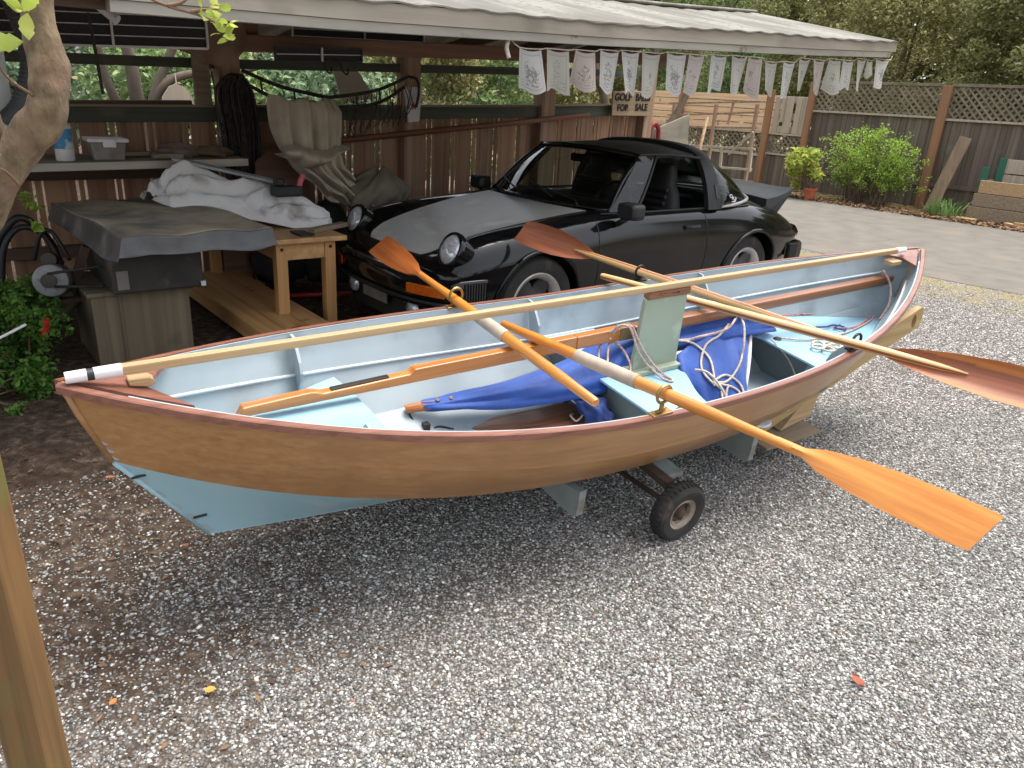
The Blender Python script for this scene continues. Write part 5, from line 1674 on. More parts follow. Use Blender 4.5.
# white canvas heap over the bench and the saw's far side
def heap(u, v):
    c = spline([(1.27, 5.36, .93), (1.50, 5.40, 1.01), (1.85, 5.34, .92), (2.12, 5.22, .86), (2.40, 5.08, .69)], 12)
    f = u * (len(c) - 1); i = min(int(f), len(c) - 2); p = c[i].lerp(c[i+1], f - i)
    hw = interp(u, [0, .1, .4, .7, .92, 1], [.05, .36, .46, .42, .25, .06]); hh = interp(u, [0, .12, .35, .6, .85, 1], [.02, .16, .22, .18, .10, .01])
    q = 2*v - 1
    z = hh * (1 - abs(q) ** 2.6)
    wr = .022 * math.sin(19*u + 5*v + 2*math.sin(6*v)) * (.4 + .6*v) + .018 * math.sin(31*v - 12*u + 3*math.sin(5*u)) + .006*math.sin(44*u - 21*v) + .022*math.sin(13*v + 2.5*u + 1.3*math.sin(4*u))*(1 - .5*u) + .006*(1 - abs(math.sin(27*u + 9*v + 2*math.sin(11*v))))**3 + .008*(1 - abs(math.sin(16*v - 21*u + 1.5*math.sin(17*u))))**4
    ze = lerp(.83, .655, min(1, u*1.4)); rise = interp(u, [0, .05, .15, 1], [0, .6, 1, 1])
    return Vector((p.x + .06*math.sin(5*v)*(u < .1), p.y + q*hw*.66, ze + (p.z - ze) * rise * (1 - abs(q) ** 2.4) + wr * min(1, 3*(1 - abs(q)))))
M['canvas_white'] = mat('canvas_white', (226, 224, 222), (212, 210, 208), rough=.85, scale=4, spots=(166, 160, 154), spot_scale=4, bump=.6, bscale=11)
mb = MB(); mb.grid(heap, 161, 101)
o = build('canvas_sheet', mb, M['canvas_white'], fr=SHED, smooth=True)
tag(o, 'crumpled white canvas sheet heaped on the work bench beside the table saw', 'canvas')
mb = MB(); mb.hexa([Vector(p) for p in ((1.45, 5.42, 1.06), (2.10, 5.12, .92), (2.14, 5.24, .92), (1.49, 5.6, 1.06), (1.45, 5.42, 1.08), (2.10, 5.12, .94), (2.14, 5.24, .94), (1.49, 5.6, 1.08))])
o = build('grey_panel', mb, mat('grey_panel', (150, 152, 156), (132, 134, 138), rough=.6, scale=5), fr=SHED, bevel=.004)
tag(o, 'long flat grey panel lying on top of the white canvas', 'panel')
pl = thing('power_plane', 'black hand planer with a pink grip on the white canvas', 'planer', (2.08, 5.1, .86), SHED)
mb = MB(); mb.box((1.98, 5.02, .86), (2.18, 5.12, .93)); mb.box((2.0, 5.03, .932), (2.06, 5.11, .98)); build('body', mb, M['trim'], pl, bevel=.012)
mb = MB(); mb.tube([(2.16, 5.06, .90), (2.18, 5.06, .96), (2.20, 5.05, 1.005)], .02, 10); build('grip', mb, plain('pink', (196, 92, 110), .5), pl, smooth=True, autos=40)
mb = MB(); mb.bar((2.12, 4.78, .668), (2.45, 4.95, .668), .06, .03); tag(build('wood_strip', mb, M['plank_grey'], fr=SHED, bevel=.003), 'grey wooden strip lying on the end of the pine bench', 'strip')
mb = MB(); mb.box((2.0, 4.68, .652), (2.1, 4.86, .662)); tag(build('scraper', mb, M['trim'], fr=SHED, bevel=.002), 'small flat black scraper lying on the pine bench top', 'scraper')

# ---- cloth, ropes and hammock hung along the shed wall
M['tarp'] = mat('tarp', (186, 174, 154), (156, 145, 126), rough=.9, scale=4, bump=.5, bscale=12, spots=(182, 172, 152), spot_scale=3)
M['tarp_dark'] = mat('tarp_dark', (120, 114, 98), (96, 90, 76), rough=.9, scale=5, bump=.2, bscale=16)
ROWS = [(2.20, 2.70, 1.50), (2.20, 2.78, 1.40), (2.22, 2.78, 1.27), (2.26, 2.76, 1.13), (2.36, 2.78, 1.0), (2.48, 2.88, .90), (2.56, 2.98, .82), (2.62, 3.08, .76), (2.66, 3.14, .72)]
def tarp(u, v):
    f = v * (len(ROWS) - 1); i = min(int(f), len(ROWS) - 2); t = f - i
    a = [lerp(ROWS[i][k], ROWS[i+1][k], t) for k in range(3)]
    s = lerp(a[0], a[1], u)
    fold = .05 * math.sin(u*24 + 2.5*math.sin(v*4)) + .022*math.sin(u*51 + v*8)
    d = 5.62 - .12 * math.sin(math.pi*u) - .05*v + fold * (.45 + .55 * v)
    return Vector((s, d, a[2] + .012*math.sin(u*17 + v*20) + (-.03 * math.sin(math.pi*u) if v < .02 else 0)))
mb = MB(); mb.grid(tarp, 71, 51)
o = build('hung_tarp', mb, M['tarp'], fr=SHED, smooth=True); tag(o, 'pale brown canvas tarp hanging in long folds over the hammock in the shed', 'tarp')
o.modifiers.new('thick', 'SOLIDIFY').thickness = .005
def tarp2(u, v):
    s = 2.22 + .5*u - .06*v; z = 1.15 + .02*math.sin(8*u) - .09*math.sin(math.pi*u)**.7 * v
    return Vector((s, 5.45 - .12*math.sin(math.pi*v) + .02*math.sin(u*23), z - .04*v))
mb = MB(); mb.grid(tarp2, 31, 13); o = build('tarp_fold', mb, M['tarp'], fr=SHED, smooth=True); tag(o, 'small bunched fold of pale canvas beside the hanging tarp', 'canvas')
def bag(u, v):
    a = 2*math.pi*u
    p = Vector((2.95, 5.5, .74)) + Vector((.0, 0, 0))
    r = math.sin(math.pi * (.08 + .9*v)) ** .7
    w = 1 + .14*math.sin(5*a + 4*v) + .08*math.sin(11*a - 7*v)
    return p + Vector((math.cos(a)*.27*r*w + .1*v, math.sin(a)*.17*r*w, .34*v - .10 + .03*math.sin(3*a)))
mb = MB(); mb.grid(bag, 64, 25, wrapu=True); o = build('bundled_tarp', mb, M['tarp_dark'], fr=SHED, smooth=True); tag(o, 'olive grey tarp bundled in a heap at the foot of the hanging canvas', 'tarp')
# hammock straps
hm = thing('hammock', 'black rope hammock slung between two shed posts', 'hammock', (3, 5.9, 1.4), SHED)
M['black_rope'] = mat('black_rope', (70, 62, 56), (46, 42, 40), rough=.9, scale=30)
for (A, B_, C) in (((2.2, 6.1, 1.66), (2.42, 5.9, 1.56), (2.72, 5.7, 1.50)), ((2.2, 6.1, 1.58), (2.40, 5.9, 1.46), (2.7, 5.7, 1.38))):
    mb = MB(); mb.tube(spline([A, B_, C], 6), .014, 8); build('strap', mb, M['black_rope'], hm, smooth=True)
for (A, B_, C) in (((2.72, 5.72, 1.50), (3.2, 5.85, 1.57), (3.66, 6.1, 1.70)), ((2.72, 5.72, 1.42), (3.2, 5.85, 1.47), (3.62, 6.1, 1.61))):
    mb = MB(); mb.tube(spline([A, B_, C], 6), .014, 8); build('strap', mb, M['black_rope'], hm, smooth=True)
for s, d, z in ((2.3, 6.0, 1.61), (2.5, 5.85, 1.535), (3.0, 5.8, 1.535), (3.25, 5.87, 1.575), (3.45, 5.97, 1.63)):
    mb = MB(); mb.tube([(s, d, z), (s + .01, d, z - .09)], .008, 6); build('tie', mb, M['black_rope'], hm, smooth=True)
mb = MB()
rs = np.random.default_rng(8)
for k in range(26):
    s0 = 2.95 + .62 * k / 26
    mb.tube(spline([(s0, 5.85, 1.50 + .13*k/26), (s0 + rs.uniform(-.06, .06), 5.83, 1.40 + .1*k/26), (s0 + rs.uniform(-.12, .05), 5.85, 1.22 + .15*k/26 + rs.uniform(-.05, .05))], 4), .004, 5)
build('net', mb, M['black_rope'], hm, smooth=True)
mb = MB(); mb.tube(spline([(3.66, 6.1, 1.70), (3.72, 6.05, 1.68), (3.74, 6.05, 1.58), (3.72, 6.06, 1.45)], 6), .012, 8); build('tail_end', mb, M['black_rope'], hm, smooth=True)
# hanks of black rope on the left post
rc = thing('rope_hank', 'thick hank of black rope and cable hanging on the shed post', 'rope', (2.12, 6.1, .8), SHED)
for k in range(22):
    dx = rs.uniform(-.09, .09); zz = rs.uniform(.72, 1.0); dd = rs.uniform(-.05, .05)
    pts = [(2.13 + dx*.5, 6.10 + dd, 1.62), (2.10 + dx - .05, 6.07 + dd, 1.5), (2.08 + dx*1.1, 6.07 + dd, 1.2), (2.10 + dx, 6.08 + dd, zz), (2.17 + dx, 6.06 + dd, zz - .03), (2.21 + dx*.8, 6.07 + dd, 1.2), (2.20 + dx*.6, 6.08 + dd, 1.5), (2.14 + dx*.5, 6.10 + dd, 1.63)]
    mb = MB(); mb.tube(spline(pts, 5), .010, 6); build('rope_turn', mb, M['black_rope'], rc, smooth=True)
# white tag board with a red star, cream triangle panel
sb = thing('star_board', 'narrow white board with a red star hanging on the shed post', 'board', (3.72, 6.1, 1.3), SHED)
mb = MB(); mb.prism([(3.64, 6.12, 1.60), (3.66, 6.12, 1.62), (3.80, 6.12, 1.62), (3.82, 6.12, 1.60), (3.79, 6.12, 1.33), (3.68, 6.12, 1.32)], (0, .02, 0)); build('panel', mb, M['white_tape'], sb, bevel=.002)
mb = MB(); mb.prism([(3.733 + (.038 if k % 2 == 0 else .015)*math.sin(k*math.pi/5), 6.1145, 1.46 + (.038 if k % 2 == 0 else .015)*math.cos(k*math.pi/5)) for k in range(10)], (0, .004, 0)); build('star', mb, plain('red', (170, 30, 34), .5), sb)
mb = MB(); mb.prism([(3.08, 6.42, 1.80), (3.28, 6.42, 1.80), (3.52, 6.42, 1.50), (3.18, 6.42, 1.46)], (0, .015, 0))
o = build('cream_panel', mb, mat('cream', (206, 198, 180), (190, 180, 160), rough=.7, scale=4), fr=SHED, bevel=.002); tag(o, 'cream coloured tapering panel leaning behind the hammock', 'panel')
# stored things under the roof
def screen(name, s0, s1, d, z00, z01, z10, z11, bars, label):
    t_ = thing(name, label, 'screen', ((s0+s1)/2, d, z00), SHED)
    mb = MB(); mb.hexa([Vector(p) for p in ((s0, d, z00), (s1, d, z10), (s1, d + .012, z10), (s0, d + .012, z00), (s0, d, z01), (s1, d, z11), (s1, d + .012, z11), (s0, d + .012, z01))]); build('mesh_panel', mb, mat('mesh', (36, 36, 36), (46, 45, 43), rough=.8, scale=60), t_)
    mb = MB()
    for a, c in (((s0, z00), (s1, z10)), ((s0, z01), (s1, z11)), ((s0, z00), (s0, z01)), ((s1, z10), (s1, z11))): mb.bar((a[0], d - .006, a[1]), (c[0], d - .006, c[1]), .012, .016, upv=(0, 1, 0))
    build('frame', mb, M['silver'] if bars > 2 else M['dark_metal'], t_)
    mb = MB()
    for k in range(1, bars):
        f = k / bars; mb.bar((s0, d - .005, lerp(z00, z01, f)), (s1, d - .005, lerp(z10, z11, f)), .005, .006, upv=(0, 1, 0))
    mb.bar((lerp(s0, s1, .52), d - .012, lerp(z00, z10, .52)), (lerp(s0, s1, .52), d - .012, lerp(z01, z11, .52)), .012, .012, upv=(0, 1, 0))
    build('bar', mb, M['silver'], t_)
screen('window_screen', .5, 1.54, 4.8, 1.69, 1.90, 1.745, 1.96, 4, 'large dark window screen with thin metal bars hung under the roof at the left')
screen('window_screen', 1.96, 2.55, 4.85, 1.71, 1.79, 1.745, 1.825, 2, 'small dark window screen hung under the roof above the hanging tarp')
screen('window_screen', 2.4, 3.5, 5.6, 1.86, 2.0, 1.90, 2.06, 3, 'dark slatted screen high under the roof behind the red tie beam')
def hide(u, v):
    return Vector((1.42 + .42*u - .05*v*(1-u) , 4.95 + .05*math.sin(u*7 + v*3) + .03*math.sin(u*15), 2.0 - (.34 * math.sin(math.pi*(.15 + .7*u)) ** .6) * v - .01*math.sin(u*22)))
mb = MB(); mb.grid(hide, 25, 15); o = build('brown_hide', mb, mat('hide', (128, 104, 84), (104, 82, 66), rough=.85, scale=5), fr=SHED, smooth=True); tag(o, 'brown sheet of leather or paper hanging from the shed roof beside the screen', 'sheet'); o.modifiers.new('t', 'SOLIDIFY').thickness = .006
mb = MB(); mb.box((1.60, 5.2, 1.78), (2.0, 5.25, 2.0)); o = build('brown_box_board', mb, M['red_beam'], fr=SHED); tag(o, 'plain brown board fixed under the roof behind the hanging sheet', 'board')
rope([(.90, 4.6, 1.86), (.91, 4.6, 1.7), (.92, 4.6, 1.48)], .008, M['black_rope'], 'hanging_strap', 'thin black strap hanging straight down near the tree trunk', 'strap', fr=SHED)
rope([(1.67, 5.2, 1.68), (1.69, 5.2, 1.55), (1.70, 5.2, 1.35)], .006, M['black_rope'], 'hanging_chain', 'thin black chain hanging below the brown sheet', 'chain', fr=SHED)
mb = MB(); mb.tube([(.80, 4.2, 1.90), (.86, 4.15, 1.86), (.92, 4.1, 1.81)], [.014, .016, .024], 12); o = build('work_lamp', mb, M['white_tape'], fr=SHED, smooth=True, autos=40); tag(o, 'small white tube lamp hanging from the eave beside the tree trunk', 'lamp')
mb = MB()
for s, z in ((2.3, 1.80), (2.42, 1.80)): mb.tube(spline([(s, 4.9, z), (s, 4.88, z - .1), (s + .03, 4.86, z - .14), (s + .05, 4.88, z - .1)], 5), .006, 6)
o = build('iron_hook', mb, M['dark_metal'], fr=SHED, smooth=True); tag(o, 'pair of iron hooks hanging under the roof at the first post', 'hook')
# sign -------------------------------------------------------------
sg = thing('board_sign', 'rough wooden sign reading GOLF BALLS FOR SALE on the shed wall', 'sign', (6.61, 6.18, 1.46), SHED)
ZS = .055
mb = MB(); mb.hexa([Vector(p) for p in ((6.30, 6.165, 1.455), (6.93, 6.165, 1.47), (6.93, 6.19, 1.47), (6.30, 6.19, 1.455), (6.29, 6.165, 1.705), (6.91, 6.165, 1.735), (6.91, 6.19, 1.735), (6.29, 6.19, 1.705))])
build('panel', mb, wood('sign_wood', (168, 146, 118), (142, 120, 94), 0, rough=.85, grain=8), sg, bevel=.003)
def text_mesh(txt, size, s, d, z, m, parent, name='lettering', rz=0.0, sx=1.0, fr_rot=None, extr=.002):
    cu = bpy.data.curves.new('t', 'FONT'); cu.body = txt; cu.size = size; cu.extrude = extr; cu.align_x = 'CENTER'; cu.align_y = 'CENTER'; cu.offset = .0035
    ob = bpy.data.objects.new('t', cu); COL.objects.link(ob)
    bpy.context.view_layer.update()
    me = bpy.data.meshes.new_from_object(ob.evaluated_get(bpy.context.evaluated_depsgraph_get()))
    Mt = fr_rot or (Matrix.Translation((s, d, z)) @ Matrix.Rotation(rz, 4, 'Y') @ Matrix.Rotation(math.pi/2, 4, 'X'))
    Mt = Mt @ Matrix.Diagonal((sx, 1, 1, 1))
    mb = MB(); mb.add([Mt @ v.co for v in me.vertices], [list(p.vertices) for p in me.polygons])
    bpy.data.objects.remove(ob, do_unlink=True)
    return build(name, mb, m, parent)
inkb = plain('black_ink', (30, 26, 24), .8)
text_mesh('GOLF', .105, 6.45, 6.161, 1.65, inkb, sg, rz=-.03); text_mesh('BALLS', .105, 6.77, 6.161, 1.66, inkb, sg, rz=-.03, sx=.85)
text_mesh('FOR', .095, 6.46, 6.161, 1.54, inkb, sg, rz=-.03); text_mesh('SALE', .10, 6.76, 6.161, 1.555, inkb, sg, rz=-.03, sx=.95)
# prayer flags ------------------------------------------------------
def flag_material(name, base, ink_c, seed, dens):
    m, t, b = _new(name)
    N, L = t.nodes, t.links
    uv = N.new('ShaderNodeUVMap')
    sp = N.new('ShaderNodeSeparateXYZ'); L.new(uv.outputs[0], sp.inputs[0])
    def mt(op, a, c=None):
        x = N.new('ShaderNodeMath'); x.operation = op
        for i, v_ in enumerate((a, c)):
            if v_ is None: continue
            if isinstance(v_, (int, float)): x.inputs[i].default_value = v_
            else: L.new(v_, x.inputs[i])
        return x.outputs[0]
    ax = mt('ABSOLUTE', mt('SUBTRACT', sp.outputs[0], .5)); ay = mt('ABSOLUTE', mt('SUBTRACT', sp.outputs[1], .5))
    edge = mt('MAXIMUM', ax, ay)
    frm = mt('MULTIPLY', mt('GREATER_THAN', edge, .385), mt('LESS_THAN', edge, .42))
    oi = N.new('ShaderNodeObjectInfo')
    cx = N.new('ShaderNodeCombineXYZ'); L.new(sp.outputs[0], cx.inputs[0]); L.new(mt('MULTIPLY', sp.outputs[1], 1.5), cx.inputs[1]); L.new(mt('MULTIPLY', oi.outputs['Random'], 40.0), cx.inputs[2])
    n1 = N.new('ShaderNodeTexNoise'); n1.inputs['Scale'].default_value = 9; n1.inputs['Detail'].default_value = 5; n1.inputs['Distortion'].default_value = 1.2; L.new(cx.outputs[0], n1.inputs['Vector'])
    n2 = N.new('ShaderNodeTexNoise'); n2.inputs['Scale'].default_value = 2.2; L.new(cx.outputs[0], n2.inputs['Vector'])
    rad = mt('ADD', mt('MULTIPLY', ax, ax), mt('MULTIPLY', mt('MULTIPLY', ay, ay), .7))
    mid = mt('SUBTRACT', dens, mt('MULTIPLY', rad, 2.4))
    blot = mt('GREATER_THAN', mt('ADD', mt('SUBTRACT', n1.outputs['Fac'], .5), mt('MULTIPLY', mt('SUBTRACT', n2.outputs['Fac'], .5), .5)), mt('SUBTRACT', .16, mid))
    lines = mt('MULTIPLY', mt('MULTIPLY', mt('GREATER_THAN', mt('SINE', mt('MULTIPLY', sp.outputs[1], 80.0)), .5), mt('LESS_THAN', sp.outputs[1], .26)), mt('GREATER_THAN', n1.outputs['Fac'], .5))
    inside = mt('LESS_THAN', edge, .37)
    ink_ = mt('MINIMUM', mt('ADD', mt('MULTIPLY', mt('MAXIMUM', blot, lines), inside), mt('MULTIPLY', frm, mt('MULTIPLY', n1.outputs['Fac'], .8))), 1.0)
    mx = N.new('ShaderNodeMix'); mx.data_type = 'RGBA'
    L.new(mt('MULTIPLY', ink_, .55), mx.inputs['Factor']); mx.inputs['A'].default_value = lin(base); mx.inputs['B'].default_value = lin(ink_c)
    L.new(mx.outputs['Result'], b.inputs['Base Color']); b.inputs['Roughness'].default_value = .9
    tr = N.new('ShaderNodeBsdfTranslucent'); L.new(mx.outputs['Result'], tr.inputs['Color'])
    ms_ = N.new('ShaderNodeMixShader'); ms_.inputs[0].default_value = .45
    L.new(b.outputs[0], ms_.inputs[1]); L.new(tr.outputs[0], ms_.inputs[2]); L.new(ms_.outputs[0], N['Material Output'].inputs['Surface'])
    return m
FM = [flag_material('flag_a', (206, 204, 198), (66, 68, 74), 1, .2), flag_material('flag_b', (192, 190, 178), (90, 90, 86), 2, .13), flag_material('flag_c', (200, 188, 180), (104, 90, 86), 3, .15)]
FLAGS = [(2.67, 2.82, 1.825), (2.86, 3.02, 1.835), (3.07, 3.22, 1.845), (3.26, 3.41, 1.86), (3.43, 3.58, 1.87), (3.61, 3.77, 1.875), (3.83, 4.01, 1.89), (4.04, 4.19, 1.895), (4.26, 4.42, 1.91), (4.48, 4.64, 1.92), (4.66, 4.82, 1.925),
         (4.86, 5.0, 1.91), (5.08, 5.22, 1.925), (5.27, 5.41, 1.96), (5.46, 5.61, 1.965), (5.67, 5.83, 1.985), (5.87, 6.02, 1.99), (6.08, 6.21, 2.015), (6.23, 6.31, 2.015), (6.37, 6.58, 2.035)]
pf = thing('prayer_flag_string', 'string of twenty small white printed prayer flags hanging under the shed eave', 'flags', (4.6, 3.33, 1.6), SHED)
cord = [(2.60, 3.33, 1.87)]
for a, c, z in FLAGS: cord += [(a, 3.33, z + .002), (c, 3.33, z + .005)]
cord.append((6.62, 3.33, 2.075))
mb = MB(); mb.tube(spline(cord, 3), .003, 5); build('cord', mb, M['rope'], pf, smooth=True)
rs = np.random.default_rng(12)
for i, (a, c, z) in enumerate(FLAGS):
    h = .222 + rs.uniform(-.022, .018)
    if i == 18: h = .12
    if i == 11: h = .2
    sk, tw, ph, bow = rs.uniform(-.03, .034), rs.uniform(-.03, .03), rs.uniform(0, 6), rs.uniform(.008, .035)
    nu, nv = 9, 13
    vs, fs = [], []
    for p in range(nu):
        for q in range(nv):
            u, v = p/(nu-1), q/(nv-1)
            s = a + (c - a) * (u * (1 - .08*v) + .04*v) + sk * v
            d = 3.33 + bow * math.sin(u*4.2 + ph) * v + tw * v * (u - .5) * 2
            vs.append(Vector((s, d, z - h * v - .012*math.sin(math.pi*u)*(1 - v) + (.014*math.sin(u*6 + ph) + .03*(u - .5)*math.sin(ph*3))*v)))
    fs = [(p*nv + q, (p+1)*nv + q, (p+1)*nv + q + 1, p*nv + q + 1) for p in range(nu-1) for q in range(nv-1)]
    mb = MB(); mb.add(vs, fs)
    o = build('flag', mb, FM[[0, 1, 2, 0, 0, 1, 0, 2, 0, 1, 2, 1, 0, 1, 2, 1, 0, 1, 1, 0][i]], pf, smooth=True)
    uvl = o.data.uv_layers.new(name='UVMap')
    for lp in o.data.loops:
        k = lp.vertex_index; uvl.data[lp.index].uv = ((k // nv)/(nu-1), 1 - (k % nv)/(nv-1))
mb = MB(); mb.tube(spline([(2.60, 3.33, 1.87), (2.585, 3.33, 1.82), (2.60, 3.325, 1.77)], 5), .012, 6); build('knot', mb, M['rope'], pf, smooth=True)
# cart, pole and slender items at the open end
mb = MB(); mb.tube([(7.16, 6.5, .0), (7.15, 6.5, 1.9)], .018, 10); o = build('white_post', mb, M['fascia'], fr=SHED, smooth=True); tag(o, 'thin white metal post at the open end of the shed beside the sign', 'post')
ct = thing('hand_cart', 'upright hand cart with a pale panel and a red tube handle behind the car', 'cart', (8.0, 6.8, 0), SHED)
mb = MB(); mb.prism([(7.75, 6.9, .5), (7.88, 6.9, 1.30), (8.55, 6.9, 1.50), (8.62, 6.9, .5)], (0, .03, 0)); build('panel', mb, M['fascia'], ct, bevel=.004)
mb = MB(); mb.tube(spline([(7.70, 6.85, .4), (7.72, 6.85, 1.2), (7.78, 6.85, 1.36), (7.86, 6.85, 1.33), (7.90, 6.85, 1.2), (7.92, 6.85, .5)], 6), .03, 10); build('handle', mb, plain('red_tube', (140, 34, 34), .4), ct, smooth=True)
mb = MB(); mb.tube([(8.6, 6.8, .3), (8.8, 6.8, 1.48)], .022, 8); build('strut', mb, M['pale_pine'], ct, smooth=True)
mb = MB(); mb.lathe([(.10, -.03), (.15, -.035), (.16, 0), (.15, .035), (.10, .03), (0, .03)], Matrix.Translation((7.9, 6.8, .16)) @ Matrix.Rotation(math.pi/2, 4, 'X'), 24); build('wheel', mb, M['tyre'], ct, smooth=True, autos=40)
# red and orange clamps on the floor under the bench
mb = MB(); mb.tube([(2.12, 5.5, .045), (2.7, 5.3, .05)], .018, 8); o = build('pipe_clamp', mb, plain('clamp_red', (176, 60, 36), .5), fr=SHED, smooth=True); tag(o, 'orange red pipe clamp lying on the floor behind the bench legs', 'clamp')
lump('dark_sack', (2.35, 5.95, .22), (.22, .16, .3), M['dark_cloth'], 'dark full sack standing behind the pine bench', 'sack', 31)
lump('black_bag', (2.72, 5.75, .3), (.20, .15, .42), M['dark_cloth'], 'tall black bag standing below the bundled tarp', 'bag', 33)
mb = MB(); mb.box((1.92, 6.0, .0), (2.1, 6.2, .38)); o = build('brown_crate', mb, M['red_beam'], fr=SHED, bevel=.006); tag(o, 'small brown crate against the wall seen under the bench', 'crate')
mb = MB(); mb.prism([(2.2, 5.95, .80), (2.62, 5.95, .80), (2.62, 5.95, 1.08), (2.3, 5.95, 1.08), (2.2, 5.95, 1.0)], (0, .02, 0)); o = build('brown_board', mb, M['red_beam'], fr=SHED); tag(o, 'reddish brown board leaning on the wall below the hanging tarp', 'board')

# ------------------------------------------------------------------ fences on the right (frame SHED, planes of constant x)
M['fence_grey'] = wood('fence_grey', (118, 105, 92), (86, 76, 66), 2, rough=.9, grain=6, island=.25, bump=.3, spots=(104, 98, 84), spot_scale=2.5)
M['fence_brown'] = wood('fence_brown', (156, 114, 82), (126, 92, 68), 2, rough=.8, grain=7, bump=.2)
M['lattice'] = mat('lattice', (134, 122, 104), (110, 100, 84), rough=.9, scale=8, island=.15)
M['new_wood'] = wood('new_wood', (228, 196, 160), (204, 164, 126), 1, rough=.7, grain=7, island=.1, spots=(150, 104, 70), spot_scale=5, spot_lo=.66, spot_hi=.7)
M['pale_board'] = wood('pale_board', (186, 172, 152), (160, 146, 128), 2, rough=.8, grain=7, island=.1)
rs = np.random.default_rng(44)
def boards_v(mb, s, d0, d1, z0, z1, w=.14, gap=.006, th=.02):
    d = d0
    while d < d1 - .01:
        e = min(d + w * rs.uniform(.9, 1.08), d1)
        o = rs.uniform(0, .012)
        mb.box((s + o, d, z0), (s + o + th, e - gap, z1 - rs.uniform(0, .008)))
        d = e
def lattice(mb, s, d0, d1, z0, z1, step=.13, w=.036):
    H = z1 - z0
    for sgn, off in ((1, 0), (-1, .011)):
        k = d0 - H
        while k < d1 + H:
            # clip the slat to the rectangle
            a = [k, z0] if sgn > 0 else [k, z1]
            pts = []
            t0, t1 = 0.0, H
            lo_t = max(0, d0 - k); hi_t = min(H, d1 - k)
            if hi_t - lo_t > .03:
                p = (k + lo_t, z0 + lo_t if sgn > 0 else z1 - lo_t); q = (k + hi_t, z0 + hi_t if sgn > 0 else z1 - hi_t)
                mb.bar((s + off, p[0], p[1]), (s + off, q[0], q[1]), .009, w, upv=(0, 1, .001))
            k += step
def lattice_bar_fix(): pass
def fence(s, d0, d1, zr, ztop, label, posts, wd=.14, name='lattice_fence'):
    t = thing(name, label, 'fence', (s, (d0 + d1)/2, 0), SHED)
    mb = MB(); boards_v(mb, s + .01, d0, d1, .02, zr - .04, wd); build('boards', mb, M['fence_grey'], t)
    mb = MB(); mb.box((s - .04, d0, zr - .04), (s + .05, d1, zr)); build('cap_rail', mb, M['pale_board'], t, bevel=.004)
    mb = MB(); mb.box((s - .02, d0, .42), (s + .008, d1, .50)); build('low_rail', mb, M['fence_grey'], t)
    mb = MB(); lattice(mb, s + .01, d0, d1, zr + .002, ztop); build('lattice', mb, M['lattice'], t)
    mb = MB(); mb.box((s - .02, d0, ztop), (s + .04, d1, ztop + .05)); build('top_rail', mb, M['lattice'], t, bevel=.003)
    for p, m, wp in posts:
        mb = MB(); mb.box((s - .09, p - wp/2, -.05), (s - .005 - .002, p + wp/2, ztop + .02)); build('post', mb, m, t, bevel=.006)
FS = 15.6
fence(FS, 6.72, 9.3, 1.69, 2.22, 'weathered board fence with a lattice top behind the green shrub', [(9.36, M['fence_brown'], .14)])
fence(FS + .02, 1.0, 6.6, 1.665, 2.22, 'weathered board fence with a lattice top behind the wooden planter', [(6.65, M['fence_brown'], .16), (4.2, M['fence_grey'], .1)], wd=.17)
# gate like bay with a pale patched panel
t = thing('fence_gate', 'narrow fence bay with a pale slatted panel above a lattice between two brown posts', 'gate', (FS, 9.85, 0), SHED)
mb = MB(); boards_v(mb, FS + .02, 9.45, 10.3, .02, .70, .15); build('boards', mb, M['fence_grey'], t)
mb = MB(); lattice(mb, FS + .02, 9.45, 10.3, .74, 1.13); build('lattice', mb, M['lattice'], t)
mb = MB(); mb.box((FS - .02, 9.44, .70), (FS + .04, 10.31, .738)); mb.box((FS - .02, 9.44, 1.132), (FS + .04, 10.31, 1.17)); build('rail', mb, M['pale_board'], t, bevel=.003)
mb = MB()
for d in (9.46, 9.60, 9.86, 10.12): mb.box((FS - .005, d, 1.175), (FS + .02, d + .13, 1.93))
mb.box((FS - .028, 9.78, 1.18), (FS - .007, 9.90, 1.94)); mb.box((FS - .030, 9.98, 1.40), (FS - .007, 10.06, 1.93))
for z in (1.18, 1.45, 1.80): mb.box((FS + .022, 9.46, z), (FS + .04, 10.25, z + .14))
build('slatted_panel', mb, M['pale_board'], t, bevel=.003)
for d in (10.36,):
    mb = MB(); mb.box((FS - .09, d - .075, -.05), (FS - .006, d + .075, 2.06)); build('post', mb, M['fence_brown'], t, bevel=.006)
# new wood fence farther left
t = thing('new_fence', 'fence with new pale horizontal boards over a lattice behind the rusty frames', 'fence', (16.2, 12.5, 0), SHED)
mb = MB()
for k in range(5): mb.box((16.2 + .003*(k % 2), 10.48, 1.17 + .162*k), (16.225 + .003*(k % 2), 15.2, 1.316 + .162*k))
build('boards', mb, M['new_wood'], t, bevel=.003)
mb = MB(); lattice(mb, 16.2, 10.48, 15.2, .66, 1.12); build('lattice', mb, M['lattice'], t)
mb = MB(); mb.box((16.17, 10.48, 1.122), (16.25, 15.2, 1.165)); mb.box((16.17, 10.48, .60), (16.25, 15.2, .656)); build('rail', mb, M['pale_board'], t)
mb = MB(); boards_v(mb, 16.2, 10.48, 15.2, .02, .598, .16); build('low_boards', mb, M['fence_grey'], t)
for d in (13.35, 15.2):
    mb = MB(); mb.box((16.1, d - .07, -.05), (16.165, d + .07, 2.0)); build('post', mb, M['fence_brown'], t)
